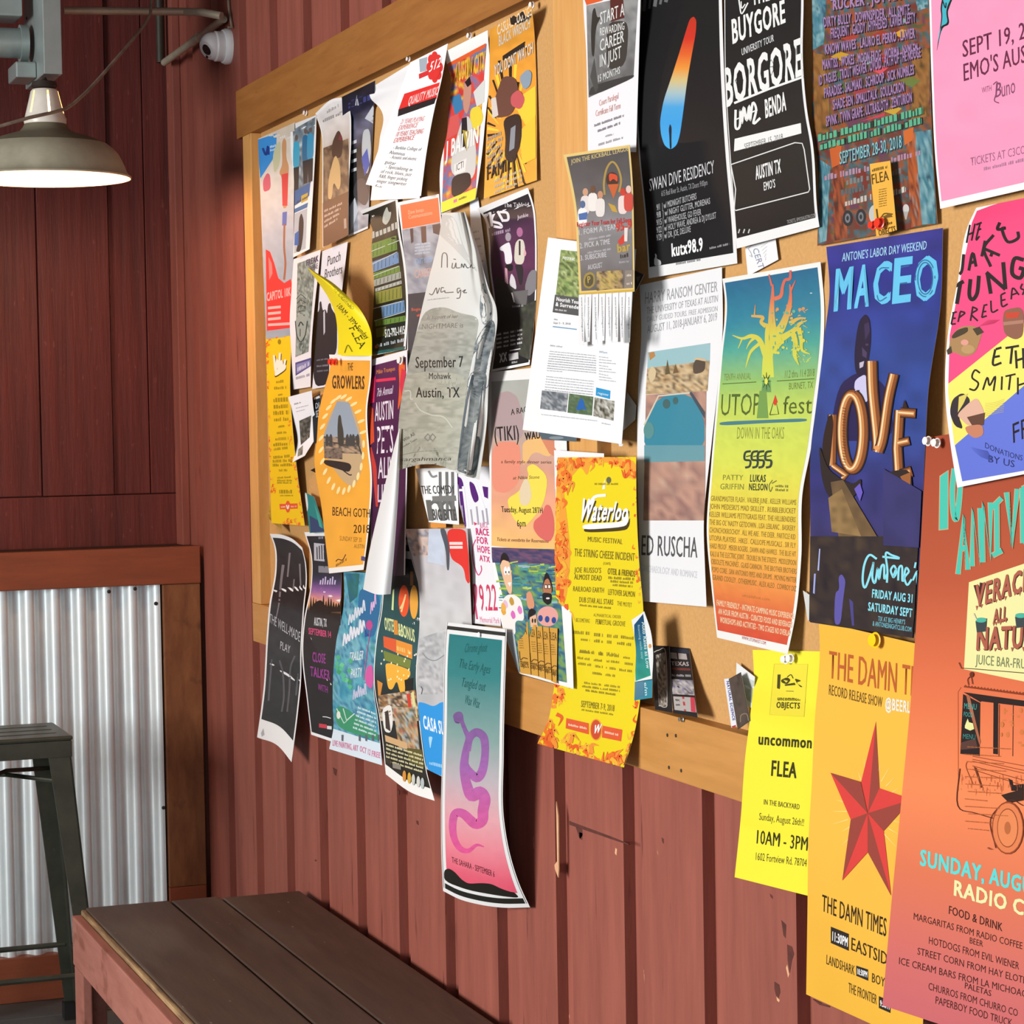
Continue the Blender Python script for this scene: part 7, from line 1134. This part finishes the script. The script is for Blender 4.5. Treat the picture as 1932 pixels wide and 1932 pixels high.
# dark teal food festival poster
s = Sheet('X', (733, 1008), (768, 1012), (820, 1511), (728, 1461), w=(.03, .028, .046, .052), L=[(724, 1100), (720, 1150), (710, 1208), (706, 1291), (717, 1360)], R=[(778, 1059), (790, 1105), (793, 1167), (787, 1291), (790, 1333), (797, 1399), (806, 1458)], bot=[(775, 1495)], base='f0eeea', gain=GN * 1.05, nu=24); s.panel(.02, .0, .985, .955, gv([(0, '181818'), (.2, '1f2322'), (.28, '2a4a4c'), (.5, '2f5458'), (.62, '242a28'), (1, '2c241c')], .1, 7, 4)); s.fr('O')
s.R_(1275, 330, 1400, 330, 50, '8c8078'); s.R_(1270, 440, 1430, 460, 70, '9c9c9c'); s.R_(1270, 600, 1410, 630, 90, '3c3c3c'); s.P_([(1420, 570), (1445, 570), (1450, 700), (1420, 700)], '8c5c2c'); s.E_(1363, 840, 48, 145, 'e0542c'); s.B_([(1330, 910), (1360, 850), (1380, 780), (1340, 940)], 14, 'f0c888'); s.E_(1455, 850, 38, 155, 'e0a040'); s.P_([(1250, 920), (1262, 740), (1275, 730), (1268, 925)], 'c8d894')
s.T_('OYSTERS', 1190, 1100, 1300, 1130, 110, 'd8e0a0', bold=2); s.R_(1275, 1145, 1312, 1150, 130, 'd08838'); s.T_('&BONUS', 1315, 1150, 1465, 1215, 110, 'd8e0a0', bold=2); s.P_([(1175, 1160), (1290, 1190), (1290, 1310), (1180, 1260)], 'd85c34'); s.P_([(1292, 1192), (1440, 1240), (1440, 1370), (1292, 1312)], 'e09038'); s.G_(1300, 1290, 1430, 1330, 40, 'f0b868')
s.P_([(1175, 1290), (1430, 1380), (1420, 1460), (1190, 1380)], '74803c'); s.P_([(1195, 1390), (1420, 1465), (1425, 1520), (1380, 1570), (1370, 1700), (1330, 1680), (1300, 1560), (1260, 1650), (1220, 1640), (1200, 1500)], 'e8ac3c')
for k in range(22): x, y_ = RD.uniform(1120, 1480), RD.uniform(1290, 1560); s.E_(x, y_, 6, 11, 'f0e8b8', n=8)
s.P_([(1370, 1560), (1450, 1540), (1440, 1700), (1380, 1680)], '201c18'); s.P_([(1120, 1560), (1170, 1590), (1150, 1700), (1130, 1720)], 'd08838'); s.Q_([(1130, 1700), (1470, 1650), (1510, 1932), (1150, 1932)], mx(['8c5c30', '3c2c20', 'd8c8b0', 'a8743c', '2c3c3c', 'c08c5c'], 6, 9, 4), 18, 14)
s.P_([(1390, 1690), (1420, 1680), (1450, 1900), (1420, 1900)], 'c83c2c'); s.P_([(1430, 1680), (1455, 1660), (1490, 1900), (1460, 1890)], 'd8d090'); s.fr('P'); s.P_([(775, 440), (835, 410), (845, 530), (830, 590), (790, 580)], 'e8e4dc'); s.P_([(795, 460), (815, 450), (830, 580), (800, 560)], '443830'); s.Q_([(845, 440), (980, 430), (1010, 700), (880, 680)], mx(['8c6c4c', '3c302c', 'a8b8b8', 'c89c6c', '50604c', 'b86c54'], 6, 10, 9), 12, 14)
s.P_([(795, 600), (930, 650), (935, 690), (800, 640)], 'd0a878'); s.P_([(930, 680), (1020, 690), (1035, 800), (940, 760)], '5c5428')
for k in range(5): s.G_(805, 665 + k * 24, 1030, 735 + k * 24, 12, 'e0d8a8')
for x, c0 in ((915, 'd89038'), (945, 'd8a83c'), (970, 'c8c8c0'), (1000, 'd0d0c8'), (1025, 'b8c0c0')): s.E_(x, 850 + (x - 915) * .4, 11, 34, c0)
s.R_(845, 800, 895, 812, 30, '8c8478'); s.R_(805, 770, 835, 780, 26, '3c3428')
s.make('poster', 'dark teal food event poster with red and yellow shapes and crowded photos', 'poster', GP)
# pale street poster (city corner) - plain backdrop
s = Sheet('X', (764, 998), (882, 997), (905, 1500), (805, 1451), w=(.040, .030, .060, .066), L=[(770, 1022), (780, 1060), (788, 1095), (793, 1167), (788, 1240), (787, 1312), (790, 1340)], base='d0d0d4', gain=GN, nu=28); s.panel(0, 0, 1, 1, gv([(0, 'c0b8bc'), (.15, 'c8c4c8'), (.4, 'cccccc'), (.7, 'b8b8ba'), (1, 'c0c0c2')], .1, 12, 4), 28, 60); s.fr('O')
s.Q_([(1372, 190), (1600, 185), (1590, 420), (1420, 440)], mx(['b8b0b4', '7c7c84', 'd8c0b4', 'c8a89c', '54545c', 'd0ccd0'], 16, 14, 5), 12, 12); s.Q_([(1590, 185), (1730, 185), (1740, 520), (1580, 480)], gv([(0, 'c4ccdc'), (1, 'd0d4e0')], .1, 8, 2), 6, 8); s.fr('Q'); s.P_([(345, 207), (545, 210), (560, 350), (590, 600), (600, 740), (575, 785), (545, 740), (530, 640), (500, 590), (400, 530), (370, 420)], 'e0342c'); s.R_(378, 375, 515, 375, 30, 'f4d4d0'); s.R_(382, 415, 515, 415, 28, 'f4d4d0'); s.P_([(270, 200), (335, 205), (380, 400), (375, 640), (350, 640), (340, 420)], '50545c')
s.Q_([(60, 1350), (360, 1250), (340, 1932), (50, 1932)], mx(['b4b4b6', 'c4c4c6', '9c9c9e', 'd0d0d2'], 14, 7, 8), 12, 20); s.B_([(95, 1500), (150, 1560), (230, 1580), (330, 1520)], 10, '8c8c8e'); s.B_([(85, 1932), (95, 1880), (80, 1850)], 10, '54545a')
s.fr('P'); s.P_([(990, 400), (1030, 405), (1090, 430), (1145, 395), (1300, 420), (1300, 900), (1140, 850), (1045, 818), (1010, 580)], '2c94dc'); s.T_('CASA SUR', 1030, 560, 1180, 610, 78, 'e8f0f8', bold=2); s.P_([(1060, 610), (1085, 612), (1078, 640), (1070, 690), (1062, 640)], 'a8d4f0'); s.G_(1065, 780, 1140, 800, 20, '9cccec')
s.make('poster', 'pale street scene poster with red corner and sky blue base beside the snake poster', 'poster', GP)
# white sheet with big grey initial
s = Sheet('X', (784, 884), (862, 882), (866, 990), (809, 985), w=.03, base='f4f4f4', gain=GN); s.fr('H'); s.T_('m', 600, 1560, 900, 1560, 330, '6a6a68', bold=1)
for x in (720, 790, 850): s.B_([(x, 1050), (x + 8, 1540)], 30, '747472', False)
s.B_([(600, 1040), (640, 1100), (690, 1090)], 22, '8c8c8a'); s.T_('THE COMEDY', 530, 1280, 880, 1275, 84, '3c3c3c', bold=1); s.R_(645, 1360, 890, 1352, 56, '7c7c7a'); s.T_('BIG BITE', 650, 1550, 895, 1552, 110, '50504e', bold=2)
s.make('flyer', 'white flyer with a large grey initial below the rolled tour poster', 'flyer', GP)
scrap('sticky_tab', 'H', [(622, 1580), (780, 1585), (780, 1632), (622, 1630)], .028, 'f0a048', 'small orange tab above the pale street poster', 'sticky note')
# white, pink and violet ribbon poster
s = Sheet('X', (856, 880), (928, 880), (945, 1182), (892, 1176), w=(.028, .028, .034, .034), L=[(869, 960), (882, 1014), (890, 1060), (892, 1105)], base='ececf0', gain=GN, nv=50); s.fr('H')
s.P_([(855, 1080), (960, 1120), (980, 1400), (1000, 1640), (930, 1640), (900, 1400)], '541c74'); s.P_([(1020, 1140), (1080, 1180), (1130, 1340), (1080, 1380), (1040, 1280)], '541c74'); s.P_([(1160, 1200), (1220, 1210), (1220, 1330), (1180, 1310)], '541c74')
for q in ([(900, 1180), (920, 1400), (930, 1500)], [(960, 1200), (990, 1450), (1010, 1640)], [(1090, 1180), (1150, 1350), (1200, 1500)], [(920, 1240), (970, 1240)]): s.B_(q, 24, 'f4f0f8')
for x in (945, 1040, 1100, 1160, 1200): s.B_([(x, 1400 + (x % 7) * 10), (x + 20, 1600)], 16, 'a8a4b0', False)
s.P_([(1070, 1570), (1110, 1590), (1080, 1610)], 'd8386c'); s.T_('RACE', 1140, 1640, 1220, 1630, 60, 'e88cb0', bold=1)
s.fr('Q'); s.T_('RACE', 655, 270, 790, 280, 70, 'd83478', bold=2); s.T_('FOR', 665, 360, 780, 370, 70, 'd83478', bold=2); s.T_('HOPE', 670, 450, 800, 470, 70, 'd83478', bold=2); s.T_('ATX', 690, 540, 800, 560, 60, 'd83478', bold=2); s.B_([(650, 320), (620, 400), (620, 520), (650, 640), (680, 690), (710, 640), (705, 590)], 10, 'd83478'); s.B_([(625, 1100), (650, 960), (655, 820), (630, 790), (625, 850), (640, 960), (665, 1150)], 18, 'd04870'); s.T_('9.22', 700, 1060, 880, 1060, 270, 'd03860', bold=1); s.T_('Memorial Park', 695, 1180, 900, 1195, 60, 'e890b0', bold=1)
s.make('poster', 'white poster with violet splashes, pink lettering and a ribbon', 'poster', GP)
# dark violet poster with two figures
s = Sheet('X', (900, 394), (996, 354), (999, 688), (926, 702), w=(.024, .024, .024, .03), L=[(913, 410), (920, 443), (924, 507), (933, 580), (933, 652)], R=[(1007, 390), (1011, 435), (1012, 500), (1011, 559)], base='f4f2f2', gain=GN, nu=24); s.panel(.04, .03, .97, .985, gv([(0, '282428'), (.1, '2c2430'), (.2, '54304c'), (.42, '643454'), (.55, '4a3440'), (.62, '343234'), (1, '201e1e')], .1, 10, 4)); s.fr('G')
s.T_('The Tabloid', 1385, 60, 1645, 55, 45, 'e8e4e4', bold=1); s.T_('Junkie', 1525, 185, 1640, 155, 40, 'd8d0d4', bold=1)
for q in ([(1190, 160), (1230, 280)], [(1240, 110), (1260, 260)], [(1170, 170), (1240, 120)], [(1290, 110), (1260, 200), (1340, 230), (1360, 270), (1280, 260)], [(1320, 100), (1380, 210)], [(1340, 110), (1420, 120), (1430, 190), (1370, 200)]): s.B_(q, 26, 'e4dce0')
s.G_(1260, 360, 1450, 310, 34, 'a890a4'); s.P_([(1340, 480), (1400, 440), (1450, 420), (1480, 640), (1400, 660), (1390, 520), (1345, 510)], 'e8e4e8'); s.E_(1430, 370, 30, 46, 'a89ca4'); s.P_([(1400, 660), (1480, 650), (1480, 720), (1440, 730), (1410, 700)], '242022'); s.P_([(1395, 690), (1420, 700), (1430, 860), (1395, 860)], 'e0a8b4'); s.P_([(1460, 740), (1500, 800), (1520, 920), (1470, 900), (1440, 860)], 'd8d0d4')
s.P_([(1500, 440), (1540, 390), (1590, 400), (1610, 500), (1590, 660), (1490, 650)], 'd8d0c0'); s.B_([(1550, 410), (1550, 560)], 18, '3c2c34', False); s.E_(1550, 320, 32, 50, 'b06c94'); s.P_([(1500, 660), (1590, 660), (1580, 850), (1550, 880), (1510, 700)], '342c30'); s.P_([(1600, 480), (1620, 540), (1610, 570), (1590, 560)], 'e0a8b0')
s.P_([(1290, 760), (1480, 900), (1640, 1000), (1640, 1100), (1320, 1100)], '403c3c'); s.P_([(1640, 760), (1680, 710), (1730, 720), (1740, 900), (1640, 1000), (1600, 900)], '848084'); s.P_([(1480, 940), (1640, 920), (1620, 1080), (1500, 1060)], '6c6868'); s.B_([(1470, 950), (1495, 1050)], 14, 'f0ecec', False); s.Q_([(1560, 1100), (1740, 1020), (1680, 1660), (1540, 1600)], mx(['2c2a28', '4a4c40', '3a3834', '585c48'], 8, 14, 5), 8, 14); s.G_(1475, 1105, 1590, 1095, 22, 'a09c9c')
for r in range(4):
    for c_ in range(4): x = 1310 + c_ * 72; y_ = 1400 + r * 44 - c_ * 14; s.G_(x, y_, x + 52, y_ - 10, 20, 'd8d4d4')
s.T_('XX', 1340, 1680, 1420, 1660, 90, 'e0dcdc', bold=2); s.R_(1440, 1660, 1540, 1640, 70, 'c8c4c4'); s.B_([(1450, 1555), (1560, 1535)], 10, 'e0dcdc', False); s.G_(1470, 1690, 1530, 1680, 20, 'b0acac')
s.make('poster', 'dark violet poster with two standing figures, right of the rolled tour poster', 'poster', GP)
s = Sheet('X', (886, 378), (902, 372), (926, 560), (893, 565), w=.017, base='e8ecf4', gain=GN, nu=8, nv=20)
for k in range(8): s.G_(893 + k * 2, 440 + k * 14, 904 + k * 2, 438 + k * 14, 4, 'a8b4cc')
s.make('flyer', 'thin strip of a pale bluish flyer between the rolled poster and the violet poster', 'flyer', GP)
# snake poster hanging below the board
s = Sheet('X', (843, 1174), (956, 1187), (1000, 1712), (836, 1681), w=(.074, .076, .012, .05), L=[(840.5, 1200), (836, 1370), (832, 1532), (833, 1620)], R=[(955.5, 1205), (951, 1417), (952, 1541), (966, 1619), (982, 1670)], bot=[(868, 1697), (905, 1707), (950, 1713)], base='f6f6f6', nv=90, nu=26)
s.panel(.02, .012, .985, .025, cfun('2c2c28'), 10, 2); s.panel(.03, .965, .97, .985, cfun('24241f'), 16, 3); s.panel(.012, .0, .018, .985, cfun('3c3c3c'), 2, 40); s.panel(.982, .0, .988, .985, cfun('3c3c3c'), 2, 40)
s.panel(.065, .04, .935, .945, gv([(0, '1c7c80'), (.18, '34888a'), (.4, '8caca8'), (.55, 'c8bcc4'), (.68, 'f0b0b8'), (.8, 'f890a0'), (.9, 'f46880'), (1, 'f04c70')], .03, 8, 3)); s.fr('P')
tl = '0f5c5c'
for k, (x0, y0, x1, y1) in enumerate(((1275, 100, 1410, 95), (1240, 190, 1430, 230), (1255, 305, 1400, 335), (1275, 410, 1365, 440))): s.T_(('Chrome ghost', 'The Early Ages', 'Tangled out', 'Wax Wax')[k], x0, y0, x1, y1, 54, tl, sl=.25, bold=1)
sn = lambda y: y
path = [(1230, 520), (1222, 485), (1250, 475), (1262, 520), (1280, 570), (1300, 620), (1285, 700), (1275, 800), (1290, 900), (1320, 970), (1370, 950), (1400, 990), (1390, 1060), (1385, 1120), (1340, 1140), (1270, 1080), (1220, 1080), (1205, 1150), (1215, 1230), (1250, 1290), (1300, 1305), (1350, 1270), (1395, 1280)]
ws = [20, 28, 30, 24, 26, 34, 44, 54, 60, 70, 74, 70, 66, 64, 62, 54, 50, 46, 40, 36, 28, 18, 6]
pst = [(480, '7c5c98'), (800, 'a868b4'), (1000, 'd064ac'), (1300, 'ee5c9c')]; pv = np.array([1200 + a / 3.22 for a, _ in pst]); pc = np.array([lin(c_) for _, c_ in pst]); snf = lambda u, v, x, y: np.stack([np.interp(y, pv, pc[:, k]) for k in range(3)], -1) * (1 + .12 * (vnoise(x / 5, y / 5, 3) * 2 - 1)[..., None])
loop = [(1300, 700), (1310, 620), (1350, 585), (1395, 620), (1402, 720), (1385, 820), (1350, 860), (1300, 810), (1275, 740)]
s.B_(loop, [30, 44, 52, 50, 46, 54, 60, 40, 20], snf); s.B_(path, ws, snf); s.E_(1236, 506, 24, 26, snf); s.B_([(1222, 520), (1245, 530)], 5, '5c3c74', False)
s.T_('THE SAHARA - SEPTEMBER 6', 1200, 1375, 1460, 1465, 34, '5c1424', h1=36, bold=1)
s.P_([(1152, 1425), (1180, 1410), (1215, 1430), (1260, 1480), (1300, 1505), (1380, 1500), (1440, 1505), (1500, 1535), (1560, 1555), (1580, 1556), (1612, 1592), (1500, 1580), (1300, 1545), (1154, 1490)], '22201a')
s.make('poster', 'tall teal to pink poster with a purple snake, hanging below the board', 'poster', GP)

# ------------------------------------------------------------------ pins
pin('E', 800, 1172, .06, 'pin_red', 'red push pin at the top left of the orange beach poster', r=.008)
pin('E', 835, 1172, .06, 'pin_red', 'red push pin beside its twin on the orange beach poster', r=.008)
pin('D', 800, 1705, .036, 'pin_red', 'red push pin at the left of the small orange strip', r=.006)
pin('D', 850, 1690, .036, 'pin_red', 'red push pin on the small orange strip near its bottom', r=.0075)
pin('S', 590, 250, .022, 'pin_white', 'white push pin at the top of the bright yellow sheet', r=.0065)
pin('S', 645, 240, .022, 'pin_white', 'pale push pin right beside the white one on the yellow sheet', r=.0065)
pin('S', 1550, 45, .05, 'pin_yellow', 'yellow push pin at the top of the star poster', r=.010)
pin('N', 1092, 58, .052, 'pin_clear', 'clear push pin at the top left corner of the orange anniversary poster', r=.006)
pin('N', 1170, 75, .052, 'pin_clear', 'second clear push pin along the top of the orange anniversary poster', r=.006)
pin('E', 1435, 1158, .04, 'pin_clear', 'clear push pin at the top right of the purple pets poster', r=.009)
pin('Q', 683, 1312, .079, 'pin_white', 'small white tack at the top of the snake poster', 'tack', r=.005)
pin('R', 1115, 840, .0415, 'steel', 'bent steel tack in the bottom rail below the dark leaflets', 'push', r=.004)
pin('X', 578, 213, .0145, 'pin_clear', 'clear push pin in the board above the second poster of the top row', r=.007)
pin('X', 773, 112, .044, 'pin_clear', 'clear push pin at the top corner of the leaning lesson flyer', r=.005)
pin('X', 888, 68, .02, 'pin_clear', 'clear push pin above the comic style concert poster', r=.006)
pin('X', 1006, 10, .024, 'pin_clear', 'clear push pin at the top right of the sunburst poster', r=.006)
